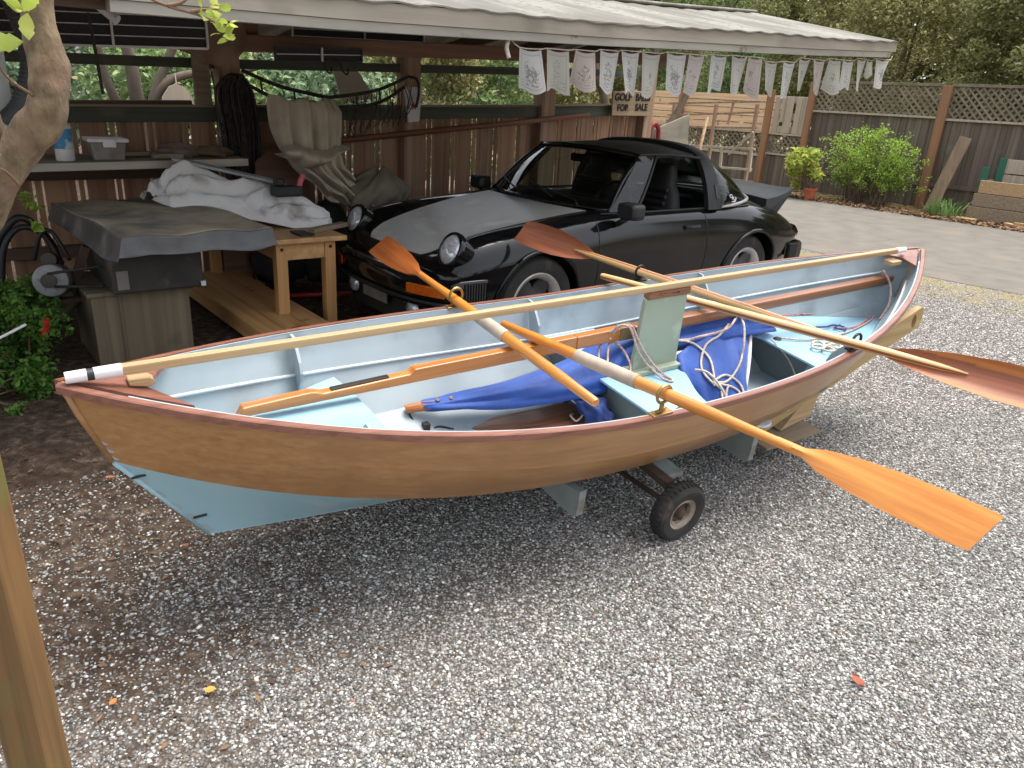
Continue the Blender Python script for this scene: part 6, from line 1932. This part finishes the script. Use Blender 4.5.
# rusty frames standing before it
rk = thing('metal_rack', 'rusty grey metal frame rack standing before the new wood fence', 'rack', (11, 8.6, 0), SHED)
mb = MB()
for d in (7.55, 8.35, 9.25): mb.bar((11, d, -.02), (11 , d, 1.70 - .04*(d - 7.5)), .05, .05, upv=(0, 1, 0))
for z0, z1 in ((1.74, 1.64), (1.58, 1.44), (1.34, 1.25)): mb.bar((11.03, 7.5, z0), (11.03, 9.4, z1), .03, .03)
mb.bar((11.05, 8.1, 1.36), (11.05, 8.05, 1.70), .035, .03, upv=(0, 1, 0))
build('frame', mb, M['post_wood'], rk, bevel=.003)
mb = MB()
for z0, z1 in ((1.02, .95), (.70, .62)): mb.bar((10.9, 7.4, z0), (10.9, 9.3, z1), .05, .035)
for d in (7.42, 8.0, 8.7): mb.bar((10.88, d, .66), (10.88, d + .02, 1.0), .04, .04, upv=(0, 1, 0))
mb.bar((10.85, 7.45, 1.28), (10.85, 7.85, .90), .03, .03)
build('tray', mb, M['pale_board'], rk, bevel=.003)
mb = MB(); mb.bar((10.95, 8.9, 1.06), (10.95, 9.35, 1.03), .2, .04); mb.bar((10.95, 9.0, .9), (10.95, 9.5, 1.02), .1, .05); build('dark_item', mb, M['dark_metal'], rk)
# leaning plank
mb = MB(); mb.bar((15.2, 6.30, -.01), (15.42, 6.06, 1.36), .22, .035, upv=(-1, 0, 0))
tag(build('leaning_plank', mb, wood('lean', (150, 128, 104), (124, 104, 84), 2, rough=.85, grain=6), fr=SHED, bevel=.004), 'weathered wide plank leaning against the brown fence post', 'plank')
# planter
pb = thing('planter_box', 'raised wooden planter box with stepped pale boards and green corner straps', 'planter', (15, 4.0, 0), SHED)
for k in range(3):
    mb = MB(); mb.box((14.80 + .03*k, 1.2, .02 + .225*k), (14.84 + .03*k, 5.50 - .04*k, .235 + .225*k)); build('board', mb, M['plank_grey'] if k < 2 else M['pale_pine'], pb, bevel=.005)
for k in range(2):
    mb = MB(); mb.box((15.36, 1.2, .55 + .26*k), (15.40, 5.38, .79 + .26*k)); build('board', mb, M['pale_board'], pb, bevel=.005)
for k in range(3):
    mb = MB(); mb.box((14.86 + .03*k, 5.42 - .02*k, .02 + .225*k), (15.38, 5.46 - .02*k, .235 + .225*k)); build('board', mb, M['plank_grey'], pb, bevel=.005)
M['green_strap'] = plain('green_strap', (40, 104, 84), .6)
for s, d in ((15.33, 5.26), (15.33, 4.72), (14.93, 5.36)):
    mb = MB(); mb.box((s, d, .45), (s + .025, d + .11, 1.06 if s > 15 else .9)); build('strap', mb, M['green_strap'], pb, bevel=.003)
mb = MB(); mb.grid(lambda u, v: Vector((14.90 + .44*u, 1.2 + 4.1*v, .60 + .05*math.sin(9*v + 5*u) + .03*math.sin(23*v))), 12, 60); build('soil', mb, mat('soil', (78, 58, 44), (60, 44, 34), rough=.95, scale=14, bump=.5), pb, smooth=True)
mb = MB(); mb.box((14.5, 5.25, .0), (14.75, 5.62, .045)); tag(build('wood_scrap', mb, M['pale_pine'], fr=SHED, bevel=.003), 'flat pale wood scrap on the ground at the planter corner', 'wood')
mb = MB(); mb.bar((14.4, 4.3, .03), (14.55, 4.75, .05), .12, .04); mb.bar((14.45, 4.2, .09), (14.5, 4.6, .08), .08, .035); tag(build('scrap_pile', mb, M['pale_pine'], fr=SHED, bevel=.003), 'small pile of pale split wood lying in front of the planter', 'wood')

# ------------------------------------------------------------------ leaves
def leaf_verts(P, size, rs, aspect=.5, upbias=.35, fold=.15, T=None):
    n = len(P)
    nrm = rs.normal(0, 1, (n, 3)); nrm[:, 2] = np.abs(nrm[:, 2]) + upbias
    nrm /= np.linalg.norm(nrm, axis=1)[:, None]
    t = rs.normal(0, 1, (n, 3)) if T is None else T
    t -= nrm * (t * nrm).sum(1)[:, None]
    t /= np.linalg.norm(t, axis=1)[:, None] + 1e-9
    b = np.cross(nrm, t)
    L = (size * rs.uniform(.6, 1.35, n))[:, None]; W = L * aspect
    v = np.stack([P - t*L*.5, P + b*W*.5 + nrm*L*fold - t*L*.05, P + t*L*.5 - nrm*L*fold*.5, P - b*W*.5 + nrm*L*fold - t*L*.05], 1)
    return v
LEAF_F = [(0, 1, 2), (0, 2, 3)]
def crown_pts(rs, c, r, nb, n, br):
    """leaf positions in clumps: nb clumps spread through an ellipsoid, leaves near each clump's outside"""
    d = rs.normal(0, 1, (nb, 3)); d /= np.linalg.norm(d, axis=1)[:, None]
    q = d * (rs.uniform(.25, 1, nb) ** .5)[:, None] * np.array(r) + np.array(c)
    R_ = br * rs.uniform(.55, 1.25, nb)
    k = rs.choice(nb, n, p=R_**2 / (R_**2).sum())
    e = rs.normal(0, 1, (n, 3)); e /= np.linalg.norm(e, axis=1)[:, None]
    rad = R_[k] * rs.uniform(.15, 1, n) ** .45 * rs.uniform(.85, 1.2, n)
    p = q[k] + e * rad[:, None] * np.array([1, 1, .8])
    return p, q
M['leaf_olive'] = leafmat('leaf_olive', (98, 102, 62), (164, 164, 110))
M['leaf_olive2'] = leafmat('leaf_olive2', (112, 112, 68), (184, 180, 126))
M['leaf_mid'] = leafmat('leaf_mid', (98, 126, 78), (166, 184, 124))
M['leaf_bluegreen'] = leafmat('leaf_bluegreen', (100, 130, 100), (170, 190, 150))
M['leaf_bright'] = leafmat('leaf_bright', (116, 156, 52), (180, 204, 96), .5)
M['leaf_yellow'] = leafmat('leaf_yellow', (146, 166, 66), (200, 202, 112), .5)
M['leaf_bush'] = leafmat('leaf_bush', (62, 104, 42), (110, 148, 62))
M['bark'] = mat('bark', (124, 106, 86), (88, 74, 60), rough=.9, scale=9, stretch=(1, 1, .3), bump=.6, bscale=24, spots=(140, 130, 104), spot_scale=4)
M['bark_grey'] = mat('bark_grey', (112, 100, 86), (86, 76, 66), rough=.9, scale=9, stretch=(1, 1, .3), bump=.5, bscale=24)
def limbs(mb, base, height, r0, targets, rs, lean=(0, 0)):
    top = Vector(base) + Vector((lean[0], lean[1], height))
    ax = spline([Vector(base), Vector(base).lerp(top, .5) + Vector((rs.normal(0, .06)*height*.3, rs.normal(0, .06)*height*.3, 0)), top], 6)
    mb.tube(ax, list(np.linspace(r0, r0*.45, len(ax))), 9)
    for q in targets:
        f = rs.uniform(.35, .95); i = int(f * (len(ax) - 1)); a = ax[i]; q = Vector(q)
        mid = a.lerp(q, .5) + Vector((rs.normal(0, .1), rs.normal(0, .1), .12)) * (q - a).length * .5
        pts = spline([a, mid, q], 4)
        mb.tube(pts, list(np.linspace(r0 * (.5 - .25*f), r0*.06, len(pts))), 6)
def tree(label, s, d, c, r, nb, n, br, size, lm, seed, trunk_h=None, r0=.14, bark='bark', cat='tree', name='tree', group=None, aspect=.5, lean=(0, 0), nl=10):
    rs = np.random.default_rng(seed)
    t = thing(name, label, cat, (s, d, 0), SHED, group)
    p, q = crown_pts(rs, c, r, nb, n, br)
    p = p[p[:, 2] > .03]
    scatter_mesh('crown', leaf_verts(p, size, rs, aspect), LEAF_F, 4, lm, parent=t)
    mb = MB(); limbs(mb, (s, d, -.1), trunk_h or c[2], r0, q[:nl], rs, lean)
    build('trunk', mb, M[bark], t, smooth=True, autos=60)
    return t
# trees over the right hand fence
TR = [
 ('dark olive tree hanging over the fence at the far right edge', 18.5, 3.0, (18.3, 2.8, 3.3), (2.2, 2.2, 2.4), M['leaf_olive']),
 ('dark olive tree rising straight behind the planter and the leaning plank', 18.0, 6.2, (17.8, 6.0, 3.2), (1.9, 2.1, 2.3), M['leaf_olive']),
 ('dark olive tree rising behind the shrub and the right end of the shed roof', 18.8, 9.2, (18.6, 9.0, 3.3), (2.1, 2.1, 2.4), M['leaf_olive2']),
 ('olive tree behind the gate bay and the last prayer flags', 20.0, 12.3, (20, 12.2, 3.9), (2.2, 2.2, 2.2), M['leaf_olive']),
 ('lighter green tree behind the new wood fence', 20.5, 16.0, (20.5, 16, 3.6), (2.4, 2.4, 2.4), M['leaf_mid']),
 ('tall dark tree far behind the fence at the right', 25, 6.0, (25, 6, 5.2), (3.6, 4.0, 3.2), M['leaf_olive']),
 ('tall olive tree far behind the fence above the roof end', 26, 13.0, (26, 13, 5.4), (3.6, 4.0, 3.2), M['leaf_olive2']),
 ('tall dark tree farthest to the right behind the fence', 24, -.5, (24, -.5, 4.8), (3.4, 3.6, 3.0), M['leaf_olive']),
 ('pale leaved tree standing above the middle of the shed roof', 22, 20.5, (22, 20.5, 4.6), (3.0, 3.0, 3.0), M['leaf_olive2']),
 ('mid green tree standing behind the left part of the shed roof', 17, 22.0, (17, 22, 4.4), (3.0, 3.0, 3.0), M['leaf_mid']),
]
for i, (lab, s, d, c, r, lm) in enumerate(TR):
    big = i in (5, 6, 7, 8, 9)
    tree(lab, s, d, c, r, 50 if big else 56, 17000 if big else 26000, .85 if big else .58, .18 if big else .105, lm, 100 + i, r0=.2 if big else .13, group='trees behind the fence', nl=5)
rs2 = np.random.default_rng(9)
n = 46000
D_ = rs2.uniform(-14, 34, n); S_ = 31 - .25*np.abs(D_ - 8) + rs2.normal(0, 1.0, n); Z_ = rs2.uniform(0, 1, n) ** .8 * (8.5 + 1.2*np.sin(D_*.9) + .8*np.sin(D_*2.3))
scatter_mesh('far_wood', leaf_verts(np.stack([S_, D_, Z_], 1), .42, rs2, .6), LEAF_F, 4, M['leaf_olive'], fr=SHED, kind='stuff', label='dark olive wood far behind the fence filling the background', cat='wood')
# greenery behind the shed, seen through the opening
BK = [
 ('blue green bush seen through the shed opening beside the tree trunk', .2, 9.2, (.2, 9.2, 1.3), (1.1, .9, 1.2), M['leaf_bluegreen'], .10),
 ('pale green bush behind the hanging grey plaque', 2.7, 9.6, (2.7, 9.6, 1.25), (1.0, .8, 1.1), M['leaf_mid'], .09),
 ('blue green conifer like bush behind the hammock', 4.3, 10.0, (4.3, 10, 1.4), (1.2, .9, 1.3), M['leaf_bluegreen'], .10),
 ('olive bush with yellowish leaves behind the star board', 6.0, 10.0, (6.1, 10, 1.45), (1.2, .9, 1.3), M['leaf_olive2'], .09),
 ('green bush behind the first prayer flags', 7.7, 10.4, (7.7, 10.4, 1.4), (1.2, .9, 1.3), M['leaf_mid'], .10),
 ('olive bush behind the wooden sign', 9.6, 11.0, (9.7, 11, 1.3), (1.2, 1.0, 1.2), M['leaf_olive2'], .10),
]
for i, (lab, s, d, c, r, lm, size) in enumerate(BK):
    tree(lab, s, d, c, r, 30, 9000, .36, size, lm, 200 + i, r0=.05, trunk_h=c[2], cat='bush', name='bush', group='bushes behind the shed', bark='bark_grey')
BH = [(-2, 14, M['leaf_mid']), (2, 15, M['leaf_bluegreen']), (6, 15.5, M['leaf_olive2']), (10, 16, M['leaf_mid'])]
for i, (s, d, lm) in enumerate(BH):
    tree(['mid green tree far behind the left end of the shed', 'blue green tree far behind the hanging plaque', 'olive tree far behind the hammock and the star board', 'mid green tree far behind the wooden sign'][i], s, d, (s, d, 2.4), (2.4, 1.6, 2.3), 44, 12000, .7, .15, lm, 300 + i, r0=.14, group='trees behind the shed')
# bare many-stemmed tree with a hanging plaque
t = thing('bare_tree', 'grey many stemmed tree with thick bare limbs behind the shed wall', 'tree', (2.0, 8.2, 0), SHED)
mb = MB()
for pts, r in (([(2.0, 8.2, -.1), (1.98, 8.2, .9), (1.92, 8.15, 1.35), (1.88, 8.1, 1.75), (1.8, 8.1, 2.4)], .085), ([(1.98, 8.2, .7), (1.8, 8.2, 1.2), (1.66, 8.15, 1.6), (1.6, 8.1, 2.2)], .055),
               ([(2.0, 8.2, .9), (2.06, 8.15, 1.35), (2.2, 8.1, 1.7), (2.5, 8.0, 2.3)], .06), ([(2.0, 8.2, 1.2), (2.15, 8.1, 1.5), (2.4, 8.05, 1.62), (2.8, 8.0, 1.66), (3.3, 8, 1.8)], .05)):
    p = spline(pts, 6); mb.tube(p, list(np.linspace(r, r*.55, len(p))), 10)
build('trunk', mb, M['bark_grey'], t, smooth=True)
mb = MB(); mb.prism([(2.08, 8.0, 1.22), (2.11, 8.0, 1.40), (2.18, 8.0, 1.50), (2.25, 8.0, 1.525), (2.32, 8.0, 1.50), (2.39, 8.0, 1.40), (2.42, 8.0, 1.22)], (0, .02, 0)); mb.tube([(2.25, 8.01, 1.52), (2.25, 8.03, 1.62)], .006, 6)
tag(build('plaque', mb, M['pale_board'], fr=SHED), 'grey round topped wooden plaque hanging from a bare limb behind the shed', 'plaque')
# slender trunks by the open end of the shed
SL = [([(7.55, 7.4, -.1), (7.5, 7.4, 1.2), (7.40, 7.4, 1.62), (7.2, 7.4, 1.95), (7.0, 7.4, 2.5)], .07, 'leaning slender trunk behind the shed rail left of the sign'),
      ([(8.2, 7.5, -.1), (8.25, 7.5, 1.1), (8.35, 7.5, 1.5), (8.40, 7.5, 1.8), (8.35, 7.5, 2.6)], .08, 'dark crooked trunk just right of the wooden sign'),
      ([(8.5, 7.3, -.1), (8.55, 7.3, 1.15), (8.75, 7.3, 1.5), (9.0, 7.3, 1.95), (9.1, 7.3, 2.7)], .06, 'pale curving trunk rising behind the hand cart')]
for i, (pts, r, lab) in enumerate(SL):
    t = thing('slender_tree', lab, 'tree', pts[0], SHED, 'slender trees by the shed end')
    p = spline(pts, 6); mb = MB(); mb.tube(p, list(np.linspace(r, r*.6, len(p))), 10)
    top = Vector(pts[-1])
    for k in range(5): mb.tube(spline([top - Vector((0, 0, .3)), top + Vector((rs.normal(0, .3), rs.normal(0, .3), .3)), top + Vector((rs.normal(0, .7), rs.normal(0, .6), .7))], 4), list(np.linspace(r*.4, .008, 9)), 6)
    build('trunk', mb, M['bark'] if i != 1 else M['bark_grey'], t, smooth=True)
    rs2 = np.random.default_rng(400 + i)
    p, q = crown_pts(rs2, tuple(top + Vector((0, .2, .8))), (1.0, .8, .6), 16, 3500, .34)
    scatter_mesh('crown', leaf_verts(p, .085, rs2), LEAF_F, 4, M['leaf_mid'], parent=t)
# shrub at the fence, potted plant, iris clumps
def shrub(label, name, blobs, n, size, lm, seed, cat='shrub', aspect=.55, fr=SHED, stems=14, zbase=0.0):
    rs = np.random.default_rng(seed)
    c0 = np.mean([b[0] for b in blobs], axis=0)
    t = thing(name, label, cat, (c0[0], c0[1], zbase), fr)
    Ps = []
    for c, r, k in blobs:
        p, q = crown_pts(rs, c, r, int(38*k) + 6, int(n*k), min(r) * .36); Ps.append(p)
    p = np.concatenate(Ps); p = p[p[:, 2] > zbase + .01]
    scatter_mesh('foliage', leaf_verts(p, size, rs, aspect), LEAF_F, 4, lm, parent=t)
    mb = MB()
    for k in range(stems):
        c, r, _ = blobs[rs.integers(len(blobs))]
        top = Vector(c) + Vector(rs.normal(0, .45, 3) * np.array(r)); top.z = max(top.z, zbase + .12)
        b0 = Vector((c0[0] + rs.normal(0, .12), c[1]*.6 + c0[1]*.4 + rs.normal(0, .08), zbase - .03))
        mb.tube(spline([b0, b0.lerp(top, .5) + Vector((0, 0, .08)), top], 4), list(np.linspace(.011, .003, 9)), 5)
    if stems: build('stem', mb, M['bark'], t, smooth=True)
    return t
rs2 = np.random.default_rng(51)
fs_ = thing('fence_shrub', 'bright green loose leafy shrub growing against the weathered fence', 'shrub', (14.85, 7.4, 0), SHED)
LP, mb = [], MB()
for k in range(150):
    d0 = rs2.uniform(6.7, 8.2); b0 = Vector((14.9 + rs2.normal(0, .1), d0*.55 + 7.4*.45, -.03))
    h = rs2.uniform(.25, 1.0) ** .8 * (1.5 - .45*abs(d0 - 7.5) / .8)
    top = Vector((14.85 + rs2.normal(0, .22), d0 + rs2.normal(0, .25), h))
    pts = spline([b0, b0.lerp(top, .5) + Vector((0, 0, .10)), top, top + Vector((rs2.normal(0, .06), rs2.normal(0, .10), rs2.uniform(-.10, .04)))], 6)
    mb.tube(pts, list(np.linspace(.007, .002, len(pts))), 5)
    for q in range(46):
        f = rs2.uniform(.3, 1) * (len(pts) - 1); i = min(int(f), len(pts) - 2); p = pts[i].lerp(pts[i+1], f - i)
        LP.append(np.array(p) + rs2.normal(0, .045, 3))
LP = np.array(LP); LP = LP[LP[:, 2] > .02]
scatter_mesh('foliage', leaf_verts(LP, .05, rs2, .55), LEAF_F, 4, M['leaf_bright'], parent=fs_)
build('stem', mb, M['bark'], fs_, smooth=True)
pp = thing('potted_plant', 'terracotta pot with a broad leaved pale green plant beside the fence shrub', 'plant', (14.2, 8.2, 0), SHED)
mb = MB(); mb.lathe([(0, 0), (.085, 0), (.115, .19), (.128, .19), (.13, .235), (.112, .235), (.105, .2), (0, .2)], Matrix.Translation((14.15, 8.18, .0)), 28)
build('pot', mb, mat('terracotta', (176, 96, 64), (156, 82, 54), rough=.8, scale=8), pp, smooth=True, autos=40)
rs2 = np.random.default_rng(61)
p, q = crown_pts(rs2, (14.2, 8.5, .62), (.25, .42, .40), 20, 620, .13)
scatter_mesh('foliage', leaf_verts(p, .17, rs2, .42), LEAF_F, 4, M['leaf_yellow'], parent=pp)
mb = MB()
for k in range(16): mb.tube(spline([Vector((14.15, 8.18, .19)), Vector((14.15 + rs2.normal(0, .06), 8.22 + rs2.normal(0, .1), .4)), Vector(q[k])], 4), list(np.linspace(.009, .003, 9)), 5)
build('stem', mb, M['bark'], pp, smooth=True)
def iris(label, c, n, seed):
    rs2 = np.random.default_rng(seed); mb = MB()
    for k in range(n):
        b = Vector(c) + Vector((rs2.normal(0, .06), rs2.normal(0, .1), -.01)); a = rs2.uniform(0, 6.28); L_ = rs2.uniform(.22, .42); ln = rs2.uniform(.05, .2)
        d = Vector((math.cos(a), math.sin(a), 0)); sd = d.cross(Vector((0, 0, 1))) * .016
        pts = [b, b + Vector((0, 0, L_*.5)) + d*ln*.25, b + Vector((0, 0, L_*.85)) + d*ln*.8, b + Vector((0, 0, L_*.9)) + d*ln*1.3]
        vs = []
        for i, q in enumerate(pts): vs += [q - sd * (1 - i/3.05), q + sd * (1 - i/3.05)]
        mb.add(vs, [(2*i, 2*i+1, 2*i+3, 2*i+2) for i in range(3)])
    o = build('iris_clump', mb, leafmat('iris', (88, 130, 66), (136, 164, 98)), fr=SHED); tag(o, label, 'plant', 'strap leaved clumps by the planter')
iris('clump of strap leaved green plants nearest the leaning plank', (14.6, 5.98, 0), 34, 71)
iris('clump of strap leaved green plants nearest the planter corner', (14.55, 5.68, 0), 46, 72)
# leaf litter along the fence foot
n = 2600; rs2 = np.random.default_rng(81)
P_ = np.stack([14.05 + np.abs(rs2.normal(0, .45, n)), rs2.uniform(2, 11, n), np.full(n, .012) + rs2.uniform(0, .02, n)], 1)
scatter_mesh('leaf_litter', leaf_verts(P_, .085, rs2, .5, upbias=2.5), LEAF_F, 4, leafmat('litter', (84, 60, 44), (150, 112, 80), .1), fr=SHED, kind='stuff', label='brown dry leaves scattered along the foot of the fence', cat='leaf litter')

# ------------------------------------------------------------------ foreground: tree, post, bush and weeds (world frame)
M['bark_near'] = mat('bark_near', (136, 118, 92), (98, 82, 62), rough=.9, scale=26, detail=8, stretch=(1, 1, .4), bump=1.0, bscale=60, spots=(120, 98, 78), spot_scale=14, spot_lo=.5, spot_hi=.66)
ft = thing('near_tree', 'knobbly brown tree trunk with new yellow green leaves at the left edge', 'tree', (-1.8, 1.95, -.2))
def trunk(path, radii, seed, n=28, steps=10, amp=.07):
    P = spline(path, steps); r_ = np.interp(np.linspace(0, 1, len(P)), np.linspace(0, 1, len(radii)), radii)
    rs3 = np.random.default_rng(seed); ph = rs3.uniform(0, 6, 8)
    mb = MB(); vs = []
    for i, p in enumerate(P):
        t_ = (P[min(i+1, len(P)-1)] - P[max(i-1, 0)]).normalized(); a_ = t_.cross(Vector((0, 1, .1))).normalized(); b2 = t_.cross(a_)
        for k in range(n):
            a = 2*math.pi*k/n
            f = 1 + amp * (math.sin(2*a + i*.35 + ph[0]) + .7*math.sin(3*a - i*.6 + ph[1]) + .5*math.sin(7*a + ph[2] + .3*i) * .5 + .4*math.sin(i*1.3 + ph[3]))
            vs.append(p + (a_*math.cos(a) + b2*math.sin(a)) * r_[i] * f)
    fs = [(i*n + k, i*n + (k+1) % n, (i+1)*n + (k+1) % n, (i+1)*n + k) for i in range(len(P)-1) for k in range(n)]
    fs += [tuple(range(n)), tuple((len(P)-1)*n + k for k in range(n))]
    return mb.add(vs, fs)
build('trunk', trunk([(-1.82, 1.95, -.25), (-1.80, 1.97, .4), (-1.68, 2.0, .85), (-1.53, 2.0, 1.10), (-1.42, 2.0, 1.24), (-1.325, 2.0, 1.37), (-1.230, 2.0, 1.48), (-1.205, 2.0, 1.58), (-1.213, 2.0, 1.70), (-1.195, 2.0, 1.85), (-1.17, 2.02, 2.2)], [.06, .056, .052, .048, .046, .044, .049, .044, .038, .038, .036], 3), M['bark_near'], ft, smooth=True)
build('limb', trunk([(-1.45, 2.01, 1.20), (-1.38, 2.0, 1.42), (-1.42, 1.98, 1.55), (-1.60, 1.95, 1.8)], [.045, .03, .028, .024], 5, n=18), M['bark_near'], ft, smooth=True)
twm = mat('twig', (128, 100, 76), (110, 84, 64), rough=.8)
for pts in ([(-1.17, 2.0, 2.1), (-1.0, 1.9, 1.85), (-.86, 1.82, 1.75), (-.80, 1.8, 1.725), (-.74, 1.8, 1.712), (-.70, 1.8, 1.698), (-.678, 1.8, 1.690)], [(-.80, 1.8, 1.725), (-.765, 1.8, 1.735), (-.74, 1.8, 1.76)], [(-1.22, 2.0, 1.5), (-1.24, 1.9, 1.55), (-1.22, 1.82, 1.6)], [(-1.30, 1.95, 1.3), (-1.28, 1.88, 1.34), (-1.25, 1.8, 1.36)], [(-.75, 1.8, 1.715), (-.72, 1.8, 1.722), (-.69, 1.8, 1.724)]):
    p = spline(pts, 5); twig = MB(); twig.tube(p, list(np.linspace(.0052, .0016, len(p))), 6)
    build('twig', twig, twm, ft, smooth=True)
def leaf_cluster(c, n, L_, seed, lm, up=(0, 0, 1)):
    rs3 = np.random.default_rng(seed); mb = MB()
    for k in range(n):
        d = Vector((rs3.normal(0, 1), rs3.normal(0, .7), rs3.normal(.3, .7))).normalized()
        nm = d.orthogonal().normalized(); nm = Matrix.Rotation(rs3.uniform(0, 6.28), 3, d) @ nm; sd = d.cross(nm)
        l = L_ * rs3.uniform(.65, 1.2); b0 = Vector(c) + Vector(rs3.normal(0, .008, 3))
        prof = [(0, .02), (.2, .26), (.4, .36), (.55, .30), (.62, .36), (.8, .2), (1, .0)]
        vs = []
        for x, w_ in prof:
            m_ = b0 + d*l*x + nm*l*(.12*math.sin(math.pi*x)); vs += [m_ - sd*l*w_*.8 + nm*l*.06, m_, m_ + sd*l*w_*.8 + nm*l*.06]
        mb.add(vs, [(3*i + j, 3*i + 3 + j, 3*i + 4 + j, 3*i + 1 + j) for i in range(6) for j in range(2)])
    build('leaf_cluster', mb, lm, ft, smooth=True)
for i, (c, n, L_) in enumerate((((-.678, 1.8, 1.688), 9, .03), ((-.665, 1.8, 1.672), 7, .028), ((-.69, 1.8, 1.722), 7, .028), ((-.72, 1.8, 1.714), 5, .025), ((-.745, 1.8, 1.758), 4, .02))): leaf_cluster(c, n, L_, 500 + i, M['leaf_yellow'])
for i, (c, n, L_) in enumerate((((-1.235, 1.8, 1.64), 5, .08), ((-1.245, 1.8, 1.585), 4, .075), ((-1.15, 1.85, 1.70), 5, .05), ((-1.255, 1.8, 1.41), 4, .06), ((-1.265, 1.8, 1.34), 5, .07), ((-1.10, 1.9, 1.775), 5, .05))): leaf_cluster(c, n, L_, 520 + i, M['leaf_yellow'])
# mossy timber post leaning at the lower left
mb = MB()
A, B_ = Vector((-.803, .97, 1.15)), Vector((-.765, .95, -.22))
M_ = axis_frame(B_, A, (0, -1, 0)); L_ = (A - B_).length
mb.box((0, -.036, -.03), (L_, .036, .03), M=M_)
o = build('timber_post', mb, wood('mossy', (120, 88, 50), (92, 68, 36), 2, rough=.75, grain=16, spots=(98, 92, 44), spot_scale=7, spot_lo=.5, spot_hi=.68), bevel=.006)
tag(o, 'mossy brown timber post standing at the lower left corner', 'post')
shrub('low green leafy bush growing beside the table saw at the left edge', 'low_bush', [((-2.80, 3.72, .16), (.36, .4, .30), 1.0), ((-2.60, 3.5, .04), (.24, .26, .16), .6), ((-3.0, 3.9, .28), (.4, .35, .25), .6)], 4600, .036, M['leaf_bush'], 91, fr=WORLD, stems=26, zbase=-.12)
shrub('small sprig of green leaves beside the tree trunk above the motor', 'leafy_sprig', [((-2.60, 3.95, .93), (.06, .06, .05), .6), ((-2.60, 3.98, .80), (.04, .04, .06), .3)], 46, .05, M['leaf_bright'], 92, fr=WORLD, stems=0, zbase=.62)
lump('mossy_stone', (-2.78, 4.2, .26), (.16, .12, .12), mat('moss', (104, 112, 70), (86, 78, 62), rough=.95, scale=9, bump=.4), 'mossy lump below the electric motor', 'stone', 41, fr=WORLD)
for i, (x, y, r, lab) in enumerate(((-2.13, 3.55, .11, 'reddish brick stone half buried at the edge of the bush'), (-1.95, 3.75, .09, 'small reddish stone beside the table saw base'))):
    lump('red_stone', (x, y, float(ground_z(x, y)) + .01), (r*1.3, r, r*.5), mat('brick', (122, 84, 70), (98, 66, 56), rough=.95, scale=9, bump=.4), lab, 'stone', 45 + i, fr=WORLD, group='reddish stones by the bush', n=2)
lump('dark_bag', (-2.33, 4.45, .12), (.28, .2, .2), M['dark_cloth'], 'dark sagging bag on the ground under the motor', 'bag', 47, fr=WORLD)
mb = MB(); mb.tube([(-2.49, 3.72, .27), (-2.47, 3.72, .32), (-2.46, 3.72, .36)], [.016, .019, .018], 12); o = build('red_cup', mb, plain('red_cup', (190, 44, 34), .4), smooth=True, autos=40); tag(o, 'bright red plastic cap in the bush below the motor', 'cap')
mb = MB(); mb.tube([(-2.66, 3.3, .26), (-2.42, 3.5, .40)], .007, 8); o = build('white_rod', mb, M['white_tape'], smooth=True); tag(o, 'thin white rod sticking out of the bush at the left edge', 'rod')
# left edge items under the roof
gh = thing('ribbed_hose', 'grey ribbed hose hanging beside the tree trunk at the top left', 'hose', (.5, 4.0, 1.4), SHED)
mb = MB()
pts = spline([(.50, 4.0, 1.85), (.53, 4.0, 1.72), (.53, 4.0, 1.58), (.47, 4.0, 1.43), (.40, 4.0, 1.36)], 26)
mb.tube(pts, [.038 + .005*(i % 3 == 0) for i in range(len(pts))], 14); build('tube', mb, M['rubber'], gh, smooth=True)
mb = MB(); mb.box((.25, 4.1, 1.30), (.455, 4.12, 1.68)); o = build('wired_pane', mb, mat('pane', (184, 186, 184), (166, 168, 166), rough=.3, scale=4), fr=SHED); tag(o, 'pale wired glass pane leaning behind the ribbed hose', 'pane')
# dry leaves on the gravel
for i, (x, y, c, L_, lab) in enumerate(((-.896, 1.794, (196, 154, 74), .04, 'yellow dry leaf on the gravel at the lower left'), (1.226, 1.977, (150, 78, 58), .055, 'red brown dry leaf on the clean gravel at the lower right'), (-1.719, 2.88, (180, 110, 60), .04, 'small orange dry leaf on the bare earth near the bow'), (-1.265, 2.512, (160, 96, 74), .03, 'small reddish dry leaf on the gravel just in front of the bow'), (-1.144, 1.71, (180, 116, 62), .03, 'small orange dry leaf on the gravel beside the timber post'))):
    z = float(ground_z(x, y)) + .014
    mb = MB(); a = i*1.9; d = Vector((math.cos(a), math.sin(a), .1)); sd = Vector((-math.sin(a), math.cos(a), .15))
    p = Vector((x, y, z)); vs = []
    for k, (t_, w_) in enumerate(((0, .02), (.25, .28), (.5, .34), (.75, .22), (1, .01))):
        vs += [p + d*L_*t_ - sd*L_*w_ + Vector((0, 0, .008)), p + d*L_*t_ + Vector((0, 0, .006*math.sin(3*t_))), p + d*L_*t_ + sd*L_*w_ + Vector((0, 0, .006))]
    mb.add(vs, [(3*q + j, 3*q + 3 + j, 3*q + 4 + j, 3*q + 1 + j) for q in range(4) for j in range(2)])
    o = build('dry_leaf', mb, mat('dry%d' % i, c, tuple(q*.85 for q in c), rough=.8, scale=30), smooth=True); tag(o, lab, 'leaf', 'dry leaves on the gravel')
